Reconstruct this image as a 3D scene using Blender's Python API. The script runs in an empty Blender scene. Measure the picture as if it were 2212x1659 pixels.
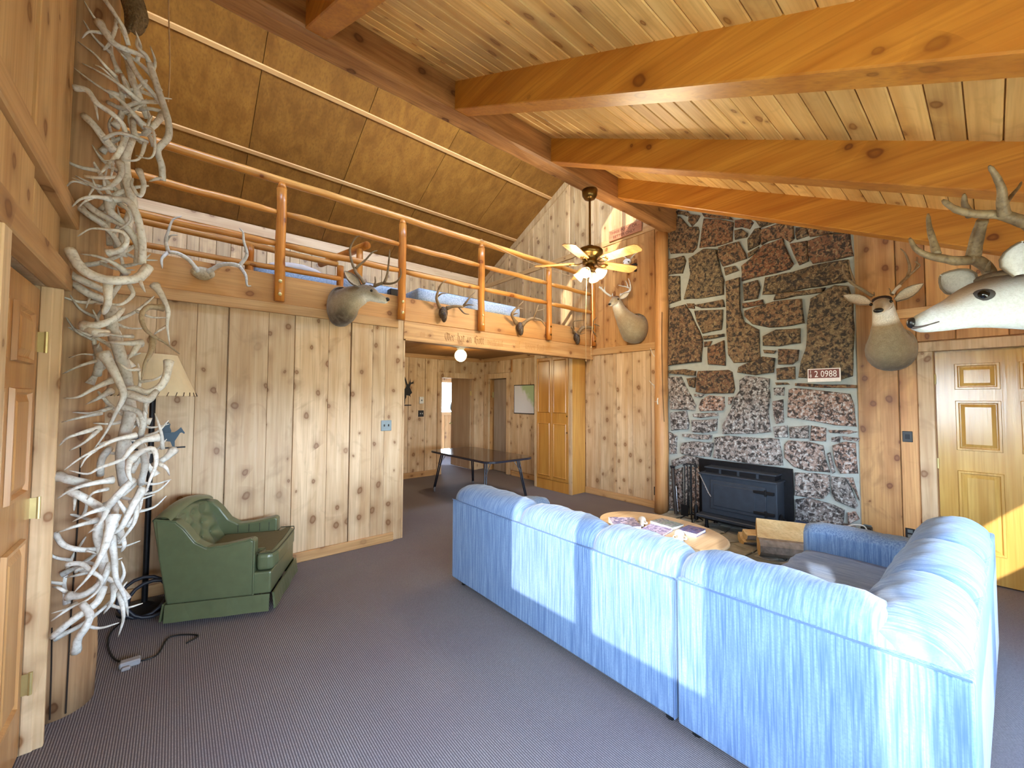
import bpy, bmesh, math, random
from mathutils import Vector, Matrix
random.seed(7)
C = bpy.context.scene.collection
SC = bpy.context.scene
PI = math.pi

# ------------------------------------------------------------------ camera
cd = bpy.data.cameras.new('camera'); cam = bpy.data.objects.new('camera', cd); C.objects.link(cam)
cd.sensor_fit = 'HORIZONTAL'; cd.sensor_width = 36.0; cd.lens = 36.0 * 870.09 / 2212.0
cd.clip_start = 0.03; cd.clip_end = 400
_y, _p, _r = math.radians(39.949), math.radians(2.1267), math.radians(0.239)
fw = Vector((math.sin(_y)*math.cos(_p), math.cos(_y)*math.cos(_p), math.sin(_p)))
rt = Vector((math.cos(_y), -math.sin(_y), 0)); up = rt.cross(fw)
r2 = rt*math.cos(_r) + up*math.sin(_r); u2 = up*math.cos(_r) - rt*math.sin(_r)
m = Matrix((r2, u2, -fw)).transposed().to_4x4(); m.translation = Vector((0, 0, 1.55))
cam.matrix_world = m
SC.camera = cam

# ------------------------------------------------------------------ light
w = bpy.data.worlds.new('sky'); SC.world = w; w.use_nodes = True
nt = w.node_tree; nt.nodes.clear()
wo = nt.nodes.new('ShaderNodeOutputWorld'); wb = nt.nodes.new('ShaderNodeBackground')
wg = nt.nodes.new('ShaderNodeTexGradient'); wt = nt.nodes.new('ShaderNodeTexCoord'); ws = nt.nodes.new('ShaderNodeSeparateXYZ')
wr = nt.nodes.new('ShaderNodeValToRGB')
nt.links.new(wt.outputs['Generated'], ws.inputs[0]); nt.links.new(ws.outputs['Z'], wr.inputs[0])
wr.color_ramp.elements[0].position = 0.0; wr.color_ramp.elements[0].color = (0.70, 0.86, 1.0, 1)
wr.color_ramp.elements[1].position = 0.8; wr.color_ramp.elements[1].color = (0.46, 0.68, 1.0, 1)
nt.links.new(wr.outputs[0], wb.inputs[0]); wb.inputs[1].default_value = 32.0
nt.links.new(wb.outputs[0], wo.inputs[0])
SUN_DIR = Vector((1.0, 0.38, -0.39)).normalized()
sd = bpy.data.lights.new('sun', 'SUN'); sd.energy = 5.6; sd.angle = math.radians(0.6); sd.color = (1.0, 0.95, 0.86)
sun = bpy.data.objects.new('sun', sd); C.objects.link(sun)
sun.rotation_euler = SUN_DIR.to_track_quat('-Z', 'Y').to_euler()
SC.view_settings.view_transform = 'Standard'; SC.view_settings.look = 'None'
SC.view_settings.gamma = 1.0; SC.view_settings.use_curve_mapping = False
SC.view_settings.exposure = 0.7
SC.cycles.max_bounces = 10; SC.cycles.diffuse_bounces = 7; SC.cycles.use_denoising = True
SC.cycles.sample_clamp_indirect = 8.0; SC.cycles.caustics_reflective = False; SC.cycles.caustics_refractive = False
def portal(name, loc, size, rot):
    l = bpy.data.lights.new(name, 'AREA'); l.shape = 'RECTANGLE'; l.size, l.size_y = size
    l.cycles.is_portal = True
    o = bpy.data.objects.new(name, l); C.objects.link(o); o.location = loc; o.rotation_euler = rot
portal('portal_left', (-0.46, 0.35, 1.65), (2.3, 1.1), (0, -PI/2, 0))
portal('portal_front', (2.4, -0.86, 1.2), (5.4, 0.7), (PI/2, 0, 0))
portal('portal_clerestory', (2.45, 2.78, 5.35), (5.6, 1.1), (PI/2, 0, 0))
portal('portal_study', (5.8, 9.78, 1.6), (1.0, 1.0), (-PI/2, 0, 0))

# ------------------------------------------------------------------ helpers
def lin(v):
    v /= 255.0
    return v/12.92 if v <= 0.04045 else ((v+0.055)/1.055)**2.4
def rgb(r, g, b): return (lin(r), lin(g), lin(b), 1.0)
def V(*a): return Vector(a)

class MB:
    def __init__(s): s.v = []; s.f = []; s.c = []
    def add(s, vs, fs, col=None):
        n = len(s.v); s.v += [tuple(x) for x in vs]; s.f += [tuple(i+n for i in f) for f in fs]
        if col is not None: s.c += (list(col) if isinstance(col, list) else [col]*len(vs))
    def box(s, x0, x1, y0, y1, z0, z1):
        vs = [(x, y, z) for z in (z0, z1) for y in (y0, y1) for x in (x0, x1)]
        s.add(vs, [(0,2,3,1),(4,5,7,6),(0,1,5,4),(2,6,7,3),(0,4,6,2),(1,3,7,5)]); return s
    def obox(s, c, ax, ay, az):
        c, ax, ay, az = Vector(c), Vector(ax), Vector(ay), Vector(az)
        vs = [c + ax*i + ay*j + az*k for k in (-1,1) for j in (-1,1) for i in (-1,1)]
        s.add(vs, [(0,2,3,1),(4,5,7,6),(0,1,5,4),(2,6,7,3),(0,4,6,2),(1,3,7,5)]); return s
    def tube(s, pts, rads, n=8, cap=True, sq=None):
        pts = [Vector(p) for p in pts]; N = len(pts)
        if not hasattr(rads, '__len__'): rads = [rads]*N
        T = []
        for i in range(N):
            t = pts[min(i+1, N-1)] - pts[max(i-1, 0)]
            T.append(t.normalized() if t.length > 1e-9 else Vector((0,0,1)))
        a = Vector((0,0,1)) if abs(T[0].z) < 0.9 else Vector((1,0,0))
        nrm = (a - T[0]*a.dot(T[0])).normalized(); vs = []
        for i in range(N):
            nrm = (nrm - T[i]*nrm.dot(T[i])).normalized(); b = T[i].cross(nrm)
            for k in range(n):
                th = 2*PI*k/n
                vs.append(pts[i] + (nrm*math.cos(th)*(sq or 1) + b*math.sin(th))*rads[i])
        fs = [(i*n+k, i*n+(k+1)%n, (i+1)*n+(k+1)%n, (i+1)*n+k) for i in range(N-1) for k in range(n)]
        if cap: fs += [tuple(range(n-1,-1,-1)), tuple((N-1)*n+k for k in range(n))]
        s.add(vs, fs); return s
    def lathe(s, prof, o=(0,0,0), n=20, ax='z'):
        vs = []; o = Vector(o); N = len(prof)
        for r, h in prof:
            for k in range(n):
                th = 2*PI*k/n; a, b = r*math.cos(th), r*math.sin(th)
                p = {'z': (a,b,h), 'x': (h,a,b), '-x': (-h,-a,b), 'y': (b,h,a), '-y': (-b,-h,a)}[ax]
                vs.append(o + Vector(p))
        fs = [(i*n+k, i*n+(k+1)%n, (i+1)*n+(k+1)%n, (i+1)*n+k) for i in range(N-1) for k in range(n)]
        fs += [tuple(range(n-1,-1,-1)), tuple((N-1)*n+k for k in range(n))]
        s.add(vs, fs); return s
    def prism(s, poly, d):
        """poly: list of 3D points (planar), extruded by vector d"""
        P = [Vector(p) for p in poly]; d = Vector(d); n = len(P)
        nn = Vector((0,0,0))
        for i in range(n): nn += P[i].cross(P[(i+1)%n])
        if nn.dot(d) < 0: P.reverse()
        vs = P + [p + d for p in P]
        fs = [tuple(range(n-1,-1,-1)), tuple(range(n, 2*n))] + [(i, (i+1)%n, n+(i+1)%n, n+i) for i in range(n)]
        s.add(vs, fs); return s
    def ball(s, c, r, n=10, m=7):
        c = Vector(c); r = Vector(r) if hasattr(r, '__len__') else Vector((r,r,r)); vs = [c + Vector((0,0,-r.z))]
        for i in range(1, m):
            ph = -PI/2 + PI*i/m
            for k in range(n):
                th = 2*PI*k/n; vs.append(c + Vector((r.x*math.cos(ph)*math.cos(th), r.y*math.cos(ph)*math.sin(th), r.z*math.sin(ph))))
        vs.append(c + Vector((0,0,r.z))); L = len(vs)-1
        fs = [(0, 1+(k+1)%n, 1+k) for k in range(n)]
        for i in range(m-2):
            fs += [(1+i*n+k, 1+i*n+(k+1)%n, 1+(i+1)*n+(k+1)%n, 1+(i+1)*n+k) for k in range(n)]
        fs += [(L, 1+(m-2)*n+k, 1+(m-2)*n+(k+1)%n) for k in range(n)]
        s.add(vs, fs); return s
    def grid(s, fn, nu, nv, close_u=False):
        vs = [fn(i/(nu if close_u else nu-1), j/(nv-1)) for j in range(nv) for i in range(nu)]
        fs = []
        for j in range(nv-1):
            for i in range(nu if close_u else nu-1):
                i2 = (i+1) % nu
                fs.append((j*nu+i, j*nu+i2, (j+1)*nu+i2, (j+1)*nu+i))
        s.add(vs, fs); return s
    def build(s, name, mat, parent=None, smooth=False, bevel=0, seg=1, sub=0):
        me = bpy.data.meshes.new(name); me.from_pydata(s.v, [], s.f); me.update()
        if s.c and len(s.c) == len(s.v):
            a = me.color_attributes.new('fur', 'FLOAT_COLOR', 'POINT')
            for i, c in enumerate(s.c): a.data[i].color = (c[0], c[1], c[2], 1)
        o = bpy.data.objects.new(name, me); C.objects.link(o)
        if mat: me.materials.append(mat)
        if smooth:
            me.polygons.foreach_set('use_smooth', [True]*len(me.polygons))
        if bevel:
            b = o.modifiers.new('bevel', 'BEVEL'); b.width = bevel; b.segments = seg; b.limit_method = 'ANGLE'; b.angle_limit = 0.6
        if sub:
            b = o.modifiers.new('sub', 'SUBSURF'); b.levels = sub; b.render_levels = sub
        if parent is not None: adopt(o, parent)
        return o

def adopt(o, parent):
    o.parent = parent
    if parent.type == 'EMPTY': o.matrix_parent_inverse = Matrix.Translation(-parent.location)
    return o
def box(name, mat, b, parent=None, bevel=0, **k): return MB().box(*b).build(name, mat, parent, bevel=bevel, **k)
def tag(o, label, cat, group=None, kind=None):
    o['label'] = label; o['category'] = cat
    if group: o['group'] = group
    if kind: o['kind'] = kind
    return o
def thing(name, label, cat, loc=(0,0,0), group=None):
    o = bpy.data.objects.new(name, None); C.objects.link(o); o.location = loc; o.empty_display_size = 0.05
    return tag(o, label, cat, group)
def struct(o): o['kind'] = 'structure'; return o
def copy_tree(root, loc):
    """copy of a thing with copies of its parts and sub-parts, root Empty moved to loc"""
    r = root.copy(); C.objects.link(r); r.location = loc
    for ch in list(root.children):
        c = ch.copy(); C.objects.link(c); c.parent = r; c.matrix_parent_inverse = ch.matrix_parent_inverse.copy()
        for g in list(ch.children):
            d = g.copy(); C.objects.link(d); d.parent = c; d.matrix_parent_inverse = g.matrix_parent_inverse.copy()
    return r
def crom(pts, k=4):
    P = [Vector(p) for p in pts]
    if len(P) < 3 or k < 2: return P
    out = []
    for i in range(len(P)-1):
        p0 = P[i-1] if i else P[0]*2-P[1]; p1, p2 = P[i], P[i+1]; p3 = P[i+2] if i+2 < len(P) else P[-1]*2-P[-2]
        for j in range(k):
            t = j/k
            out.append(0.5*((2*p1)+(p2-p0)*t+(2*p0-5*p1+4*p2-p3)*t*t+(3*p1-p0-3*p2+p3)*t*t*t))
    out.append(P[-1]); return out

# ------------------------------------------------------------------ materials
def mat_new(name):
    m = bpy.data.materials.new(name); m.use_nodes = True; t = m.node_tree; t.nodes.clear()
    o = t.nodes.new('ShaderNodeOutputMaterial'); b = t.nodes.new('ShaderNodeBsdfPrincipled'); t.links.new(b.outputs[0], o.inputs[0])
    return m, t, b
def nd(t, kind, **k):
    n = t.nodes.new(kind)
    for a, v in k.items(): setattr(n, a, v)
    return n
def mixc(t, fac, a, b, mode='MIX'):
    n = t.nodes.new('ShaderNodeMix'); n.data_type = 'RGBA'; n.blend_type = mode
    for sock, val in ((n.inputs[0], fac), (n.inputs[6], a), (n.inputs[7], b)):
        if hasattr(val, 'links') or isinstance(val, bpy.types.NodeSocket): t.links.new(val, sock)
        else: sock.default_value = val
    return n.outputs[2]
def ramp(t, src, stops):
    n = t.nodes.new('ShaderNodeValToRGB'); e = n.color_ramp.elements
    e[0].position, e[1].position = stops[0][0], stops[-1][0]
    for p, c in stops[1:-1]: e.new(p)
    for i, (p, c) in enumerate(stops):
        e[i].position = p; e[i].color = c if hasattr(c, '__len__') else (c, c, c, 1)
    t.links.new(src, n.inputs[0]); return n.outputs[0]
def coords(t, scale=(1,1,1), rot=(0,0,0), rnd=True):
    tc = nd(t, 'ShaderNodeTexCoord'); mp = nd(t, 'ShaderNodeMapping'); src = tc.outputs['Object']
    if rnd:
        oi = nd(t, 'ShaderNodeObjectInfo'); mu = nd(t, 'ShaderNodeMath', operation='MULTIPLY'); mu.inputs[1].default_value = 37.0
        t.links.new(oi.outputs['Random'], mu.inputs[0])
        ad = nd(t, 'ShaderNodeVectorMath', operation='ADD'); t.links.new(src, ad.inputs[0]); t.links.new(mu.outputs[0], ad.inputs[1]); src = ad.outputs[0]
    t.links.new(src, mp.inputs[0]); mp.inputs['Rotation'].default_value = rot; mp.inputs['Scale'].default_value = scale
    return mp.outputs[0]
def noise(t, vec, scale, detail=3, rough=0.5, dist=0):
    n = nd(t, 'ShaderNodeTexNoise'); n.inputs['Scale'].default_value = scale; n.inputs['Detail'].default_value = detail
    n.inputs['Roughness'].default_value = rough; n.inputs['Distortion'].default_value = dist; t.links.new(vec, n.inputs['Vector']); return n.outputs[0]
def bump(t, b, h, strength=0.2, dist=0.01):
    n = nd(t, 'ShaderNodeBump'); n.inputs['Strength'].default_value = strength; n.inputs['Distance'].default_value = dist
    t.links.new(h, n.inputs['Height']); t.links.new(n.outputs[0], b.inputs['Normal'])
def wood(name, light, dark, axis='z', rot=(0,0,0), knots=1.0, rough=0.5, vary=0.25, knotc=None, coarse=1.0, kscale=4.0):
    m, t, b = mat_new(name); al = {'x': 0, 'y': 1, 'z': 2}[axis]
    def sc(ac, along): v = [ac]*3; v[al] = along; return tuple(v)
    v1 = coords(t, sc(9*coarse, 0.7*coarse), rot); v2 = coords(t, sc(70*coarse, 2.2*coarse), rot)
    n1 = noise(t, v1, 1.0, 3, 0.55, 0.6); n2 = noise(t, v2, 1.0, 2, 0.5)
    c = mixc(t, ramp(t, n1, [(0.32, 0.0), (0.72, 1.0)]), light, dark)
    lo = tuple(x*0.78 for x in dark[:3]) + (1,)
    c = mixc(t, ramp(t, n2, [(0.45, 0.0), (0.75, 0.55)]), c, lo)
    if knots:
        tc2 = nd(t, 'ShaderNodeTexCoord'); mp2 = nd(t, 'ShaderNodeMapping'); mp2.inputs['Rotation'].default_value = rot; t.links.new(tc2.outputs['Object'], mp2.inputs[0])
        sx = nd(t, 'ShaderNodeSeparateXYZ'); t.links.new(mp2.outputs[0], sx.inputs[0]); oth = [i for i in range(3) if i != al]
        su = nd(t, 'ShaderNodeMath', operation='ADD'); t.links.new(sx.outputs[oth[0]], su.inputs[0]); t.links.new(sx.outputs[oth[1]], su.inputs[1])
        oi2 = nd(t, 'ShaderNodeObjectInfo'); mm_ = nd(t, 'ShaderNodeMath', operation='MULTIPLY_ADD'); mm_.inputs[1].default_value = 91.0
        t.links.new(oi2.outputs['Random'], mm_.inputs[0]); t.links.new(sx.outputs[al], mm_.inputs[2])
        cb = nd(t, 'ShaderNodeCombineXYZ'); t.links.new(su.outputs[0], cb.inputs[0]); t.links.new(mm_.outputs[0], cb.inputs[1])
        dn = noise(t, cb.outputs[0], 7.0, 2); dv = nd(t, 'ShaderNodeVectorMath', operation='MULTIPLY_ADD'); dv.inputs[1].default_value = (0.05, 0.05, 0)
        t.links.new(n2 if False else dn, dv.inputs[0]); t.links.new(cb.outputs[0], dv.inputs[2])
        ms = nd(t, 'ShaderNodeVectorMath', operation='MULTIPLY'); ms.inputs[1].default_value = (kscale*1.25, kscale*0.95, 1); t.links.new(dv.outputs[0], ms.inputs[0])
        vo = nd(t, 'ShaderNodeTexVoronoi', feature='F1', voronoi_dimensions='2D'); vo.inputs['Scale'].default_value = 1.0; t.links.new(ms.outputs[0], vo.inputs['Vector'])
        sp = nd(t, 'ShaderNodeSeparateColor'); t.links.new(vo.outputs['Color'], sp.inputs[0])
        gate = ramp(t, sp.outputs[0], [(0.78-0.38*knots, 0.0), (0.84-0.38*knots, 1.0)])
        szn = nd(t, 'ShaderNodeMath', operation='MULTIPLY_ADD'); szn.inputs[1].default_value = 1.6; szn.inputs[2].default_value = 0.55; t.links.new(sp.outputs[1], szn.inputs[0])
        dd_ = nd(t, 'ShaderNodeMath', operation='DIVIDE'); t.links.new(vo.outputs['Distance'], dd_.inputs[0]); t.links.new(szn.outputs[0], dd_.inputs[1])
        kd = ramp(t, dd_.outputs[0], [(0.02, 0.75), (0.055, 1.0), (0.075, 0.45), (0.12, 0.22), (0.26, 0.0)])
        mu = nd(t, 'ShaderNodeMath', operation='MULTIPLY'); t.links.new(gate, mu.inputs[0]); t.links.new(kd, mu.inputs[1])
        kc = knotc or (dark[0]*0.42, dark[1]*0.30, dark[2]*0.20, 1)
        c = mixc(t, mu.outputs[0], c, kc)
        fl_ = noise(t, ms.outputs[0], 0.8, 3, 0.6, 1.2)
        c = mixc(t, ramp(t, fl_, [(0.56, 0.0), (0.72, 0.42*min(1, knots))]), c, tuple(x*0.62 for x in dark[:3]) + (1,))
    if vary:
        oi = nd(t, 'ShaderNodeObjectInfo'); hs = nd(t, 'ShaderNodeHueSaturation')
        mr = nd(t, 'ShaderNodeMapRange'); mr.inputs['To Min'].default_value = 1-vary; mr.inputs['To Max'].default_value = 1+vary*0.6
        t.links.new(oi.outputs['Random'], mr.inputs[0]); t.links.new(mr.outputs[0], hs.inputs['Value']); t.links.new(c, hs.inputs['Color']); c = hs.outputs[0]
    t.links.new(c, b.inputs['Base Color']); b.inputs['Roughness'].default_value = rough
    bump(t, b, n2, 0.15, 0.004)
    return m
def plain(name, col, rough=0.6, metal=0.0, var=0.12, scale=25, bmp=0.0):
    m, t, b = mat_new(name); v = coords(t, (1,1,1)); n = noise(t, v, scale, 3)
    d = tuple(x*(1-var*2) for x in col[:3]) + (1,); l = tuple(min(1, x*(1+var)) for x in col[:3]) + (1,)
    t.links.new(mixc(t, n, d, l), b.inputs['Base Color']); b.inputs['Roughness'].default_value = rough; b.inputs['Metallic'].default_value = metal
    if bmp: bump(t, b, n, bmp, 0.01)
    return m
def glow(name, col, strength):
    m, t, b = mat_new(name); b.inputs['Base Color'].default_value = col
    b.inputs['Emission Color'].default_value = col; b.inputs['Emission Strength'].default_value = strength; return m

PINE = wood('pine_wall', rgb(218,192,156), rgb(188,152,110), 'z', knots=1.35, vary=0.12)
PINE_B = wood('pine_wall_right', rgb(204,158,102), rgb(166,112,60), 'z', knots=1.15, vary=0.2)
PINE_H = wood('pine_trim', rgb(206,164,112), rgb(176,128,78), 'x', knots=0.5, vary=0.12)
PINE_HY = wood('pine_trim_y', rgb(206,166,116), rgb(172,128,80), 'y', knots=0.5, vary=0.15)
GABLE = wood('pine_gable', rgb(206,172,128), rgb(164,126,84), 'z', knots=1.0, vary=0.22)
PINE_L = wood('pine_wall_left', rgb(212,176,124), rgb(182,138,88), 'z', knots=0.45, vary=0.1)
PLANK = wood('ceiling_plank', rgb(232,194,128), rgb(204,154,86), 'x', knots=0.9, vary=0.2, rough=0.42)
SL = math.atan(0.508)
RAFT = wood('rafter_wood', rgb(196,134,52), rgb(160,94,26), 'y', rot=(-SL,0,0), knots=0.12, vary=0.06, rough=0.42)
PLY = wood('ceiling_plywood', rgb(148,100,40), rgb(118,74,24), 'y', rot=(SL,0,0), knots=0, vary=0.1, coarse=0.8)
BEAM = wood('ridge_beam_wood', rgb(190,138,86), rgb(128,80,44), 'x', knots=0.35, vary=0, coarse=1.2)
LOGX = wood('peeled_log_x', rgb(224,164,86), rgb(186,118,48), 'x', knots=0.7, vary=0.1, rough=0.38)
LOGZ = wood('peeled_log_z', rgb(216,144,62), rgb(170,96,32), 'z', knots=0.5, vary=0.1, rough=0.35)
POSTW = wood('old_log_post', rgb(192,156,116), rgb(142,104,70), 'z', knots=0.5, vary=0.08, rough=0.6)
POSTR = wood('peeled_post_right', rgb(208,160,106), rgb(168,116,66), 'z', knots=0.4, vary=0, rough=0.5)
DOORW = wood('varnished_door', rgb(206,170,96), rgb(176,132,62), 'z', knots=0, vary=0.05, rough=0.22)
DOORL = wood('door_left_wood', rgb(202,156,100), rgb(176,124,72), 'z', knots=0, vary=0.05, rough=0.35)
CABW = wood('cabinet_birch', rgb(200,146,70), rgb(170,112,44), 'z', knots=0, vary=0.08, rough=0.3)
OAK = wood('oak_table', rgb(212,188,152), rgb(186,156,118), 'x', rot=(0,0,0.4), knots=0, vary=0.05, rough=0.3)
DOORG = wood('grey_birch_door', rgb(196,170,136), rgb(170,140,106), 'z', knots=0, vary=0.1, rough=0.4)
WHITEP = plain('white_plastic', rgb(226,226,220), 0.4)
BLACKP = plain('black_plastic', rgb(22,22,24), 0.45)
BLACKM = plain('black_iron', rgb(30,30,34), 0.45, 0.6, 0.25, 30)
BRASS = plain('antique_brass', rgb(120,92,48), 0.3, 0.9, 0.2)
BRASSH = plain('hinge_brass', rgb(206,188,130), 0.35, 0.7, 0.1)
CHROME = plain('chrome', rgb(190,190,195), 0.25, 0.9, 0.05)
GREYM = plain('grey_steel_plate', rgb(120,128,130), 0.4, 0.6, 0.1)

def carpet_mat():
    m, t, b = mat_new('ribbed_carpet'); tc = nd(t, 'ShaderNodeTexCoord')
    wv = nd(t, 'ShaderNodeTexWave', wave_type='BANDS', bands_direction='X'); wv.inputs['Scale'].default_value = 31.0; wv.inputs['Distortion'].default_value = 0.6
    wv.inputs['Detail Scale'].default_value = 40.0; wv.inputs['Detail'].default_value = 1.0
    t.links.new(tc.outputs['Object'], wv.inputs['Vector'])
    mp = nd(t, 'ShaderNodeMapping'); mp.inputs['Scale'].default_value = (160, 110, 1); t.links.new(tc.outputs['Object'], mp.inputs[0])
    n1 = noise(t, mp.outputs[0], 1.0, 2); n2 = noise(t, tc.outputs['Object'], 1.3, 3)
    c = mixc(t, wv.outputs[1], rgb(60,55,60), rgb(156,150,150))
    c = mixc(t, ramp(t, n1, [(0.35, 0.0), (0.7, 0.5)]), c, rgb(82,76,82))
    c = mixc(t, ramp(t, n2, [(0.35, 0.0), (0.75, 0.35)]), c, rgb(92,76,90))
    t.links.new(c, b.inputs['Base Color']); b.inputs['Roughness'].default_value = 0.95
    bump(t, b, wv.outputs[1], 0.35, 0.004); return m
CARPET = carpet_mat()
def fabric(name, c1, c2, scale, rough=0.9):
    m, t, b = mat_new(name); v = coords(t, scale); v2 = coords(t, (150,150,150))
    n = noise(t, v, 1.0, 2, 0.6); n2 = noise(t, v2, 1.0, 1)
    c = mixc(t, ramp(t, n, [(0.34, 0.0), (0.66, 1.0)]), c1, c2)
    c = mixc(t, ramp(t, n2, [(0.4, 0.0), (0.8, 0.4)]), c, c1)
    t.links.new(c, b.inputs['Base Color']); b.inputs['Roughness'].default_value = rough; b.inputs['Sheen Weight'].default_value = 0.15
    bump(t, b, n, 0.25, 0.004); return m
SOFA = fabric('blue_sofa_stripe', rgb(78,106,146), rgb(122,148,180), (110,110,4))
SOFAS = fabric('blue_sofa_seat', rgb(98,126,172), rgb(138,162,200), (110,5,110))
SOFAP = fabric('blue_sofa_pillow', rgb(84,110,150), rgb(124,148,180), (9,110,9))
SOFAPX = fabric('blue_sofa_pillow_x', rgb(84,110,150), rgb(124,148,180), (110,9,9))
VINYL = plain('green_vinyl', rgb(92,100,72), 0.30, 0, 0.1, 18, 0.05)
VINYLD = plain('green_velvet_seat', rgb(92,84,54), 0.8, 0, 0.12, 40, 0.1)
MATT = fabric('blue_mattress', rgb(136,156,184), rgb(186,200,220), (60,60,60))
SHEET = plain('white_sheet', rgb(232,230,236), 0.8, 0, 0.05, 8)
PARCH = plain('parchment_shade', rgb(222,204,166), 0.7, 0, 0.08, 12)
def bone_mat(name, c1, c2, c3):
    m, t, b = mat_new(name); v = coords(t, (1,1,1)); n = noise(t, v, 16, 4, 0.6); n2 = noise(t, v, 70, 3, 0.6)
    c = mixc(t, ramp(t, n, [(0.35, 0.0), (0.68, 1.0)]), c1, c2)
    c = mixc(t, ramp(t, n2, [(0.5, 0.0), (0.78, 0.7)]), c, c3)
    oi = nd(t, 'ShaderNodeObjectInfo'); mr = nd(t, 'ShaderNodeMapRange'); mr.inputs['To Min'].default_value = 0.78; mr.inputs['To Max'].default_value = 1.12
    t.links.new(oi.outputs['Random'], mr.inputs[0]); hs = nd(t, 'ShaderNodeHueSaturation'); t.links.new(mr.outputs[0], hs.inputs['Value']); t.links.new(c, hs.inputs['Color'])
    t.links.new(hs.outputs[0], b.inputs['Base Color']); b.inputs['Roughness'].default_value = 0.6; bump(t, b, n2, 0.3, 0.004); return m
BONE = bone_mat('weathered_antler', rgb(226,226,222), rgb(192,188,180), rgb(134,124,108))
BONEB = bone_mat('brown_antler', rgb(184,168,140), rgb(146,126,98), rgb(100,78,54))
BONEM = bone_mat('mounted_antler', rgb(150,128,98), rgb(122,98,68), rgb(92,72,48))
SKULL = bone_mat('skull_bone', rgb(214,202,176), rgb(180,160,124), rgb(110,92,66))
SKULLW = bone_mat('white_skull', rgb(238,236,230), rgb(216,212,204), rgb(186,180,170))
HIDE = bone_mat('dark_skull_plate', rgb(72,54,38), rgb(44,32,24), rgb(150,132,104))

# ================================================================== STRUCTURE
XB, YA, XC = 5.31, 4.275, -0.43
def roof_p(y): return 4.10 + 0.51*(y-2.70)        # underside of the planked roof
def roof_w(y): return roof_p(y)+0.22              # last bay against the right wall
def roof_l(y): return 4.25 + 0.49*(7.33-y)        # underside of the loft roof
def holed(mb, axis, a0, a1, u0, u1, z0, z1, holes):
    us = sorted({u0, u1, *[h[0] for h in holes], *[h[1] for h in holes]}); zs = sorted({z0, z1, *[h[2] for h in holes], *[h[3] for h in holes]})
    for i in range(len(us)-1):
        run = None
        for k in range(len(zs)-1):
            cu, cz = (us[i]+us[i+1])/2, (zs[k]+zs[k+1])/2
            solid = u0 <= cu <= u1 and z0 <= cz <= z1 and not any(h[0] < cu < h[1] and h[2] < cz < h[3] for h in holes)
            if solid and run is None: run = zs[k]
            if run is not None and (not solid or k == len(zs)-2):
                zt = zs[k+1] if solid else zs[k]
                if axis == 'x': mb.box(a0, a1, us[i], us[i+1], run, zt)
                else: mb.box(us[i], us[i+1], a0, a1, run, zt)
                run = None
    return mb
def yz(mb, x0, x1, poly): return mb.prism([(x0, a, b) for a, b in poly], (x1-x0, 0, 0))

ground = struct(box('ground', plain('dry_meadow', rgb(190,176,140), 0.95, 0, 0.15, 2), (-60, 60, -60, 60, -0.95, -0.9)))
floor = struct(box('floor', CARPET, (-0.74, 6.7, -0.86, 9.9, -0.06, 0.0)))

# ---- left wall (door wall), windows are behind the photographer
mb = MB(); holed(mb, 'x', -0.62, -0.46, -0.86, 2.8, 0, 2.20, [(1.87, 2.74, 0, 2.05), (-0.09, 0.61, 1.135, 2.0), (0.665, 1.31, 1.135, 2.0), (-0.79, -0.6, 1.135, 2.0)])
yz(mb, -0.62, -0.46, [(-0.86, 2.2), (2.8, 2.2), (2.8, 4.3), (-0.86, 2.42)])
yz(mb, -0.74, -0.60, [(2.8, 0), (7.45, 0), (7.45, 4.3), (2.8, 6.55)])
wl = struct(mb.build('wall_left', PINE))
for y0, y1, x1 in ((1.45, 1.835, -0.425), (1.84, 2.245, -0.43), (2.255, 2.845, -0.42)):
    yz(MB(), -0.46, x1, [(y0, 2.478), (y1, 2.478), (y1, roof_p(min(y1, 2.7))), (y0, roof_p(y0))]).build('board', PINE_L, wl, bevel=0.004)
for y0, y1, x1 in ((1.45, 2.185, -0.405), (2.19, 2.30, -0.435), (2.302, 2.74, -0.425)):
    MB().box(-0.46, x1, y0, y1, 2.15, 2.378).build('board', PINE_L, wl, bevel=0.004)
MB().box(-0.46, -0.385, 1.3, 2.905, 2.378, 2.478).build('timber', PINE_HY, wl, bevel=0.006)
MB().box(-0.46, -0.385, 1.4, 2.80, 2.05, 2.152).build('timber', PINE_HY, wl, bevel=0.006)
for nm, y0, y1 in (('window_1', -0.09, 0.61), ('window_1', 0.665, 1.31), ('window_1', -0.79, -0.6)):
    f = MB()
    for b in ((-0.6, -0.5, y0, y0+0.015, 1.135, 2.0), (-0.6, -0.5, y1-0.015, y1, 1.135, 2.0), (-0.6, -0.5, y0, y1, 1.135, 1.15), (-0.6, -0.5, y0, y1, 1.985, 2.0)): f.box(*b)
    struct(f.build(nm, PINE_HY))
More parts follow.
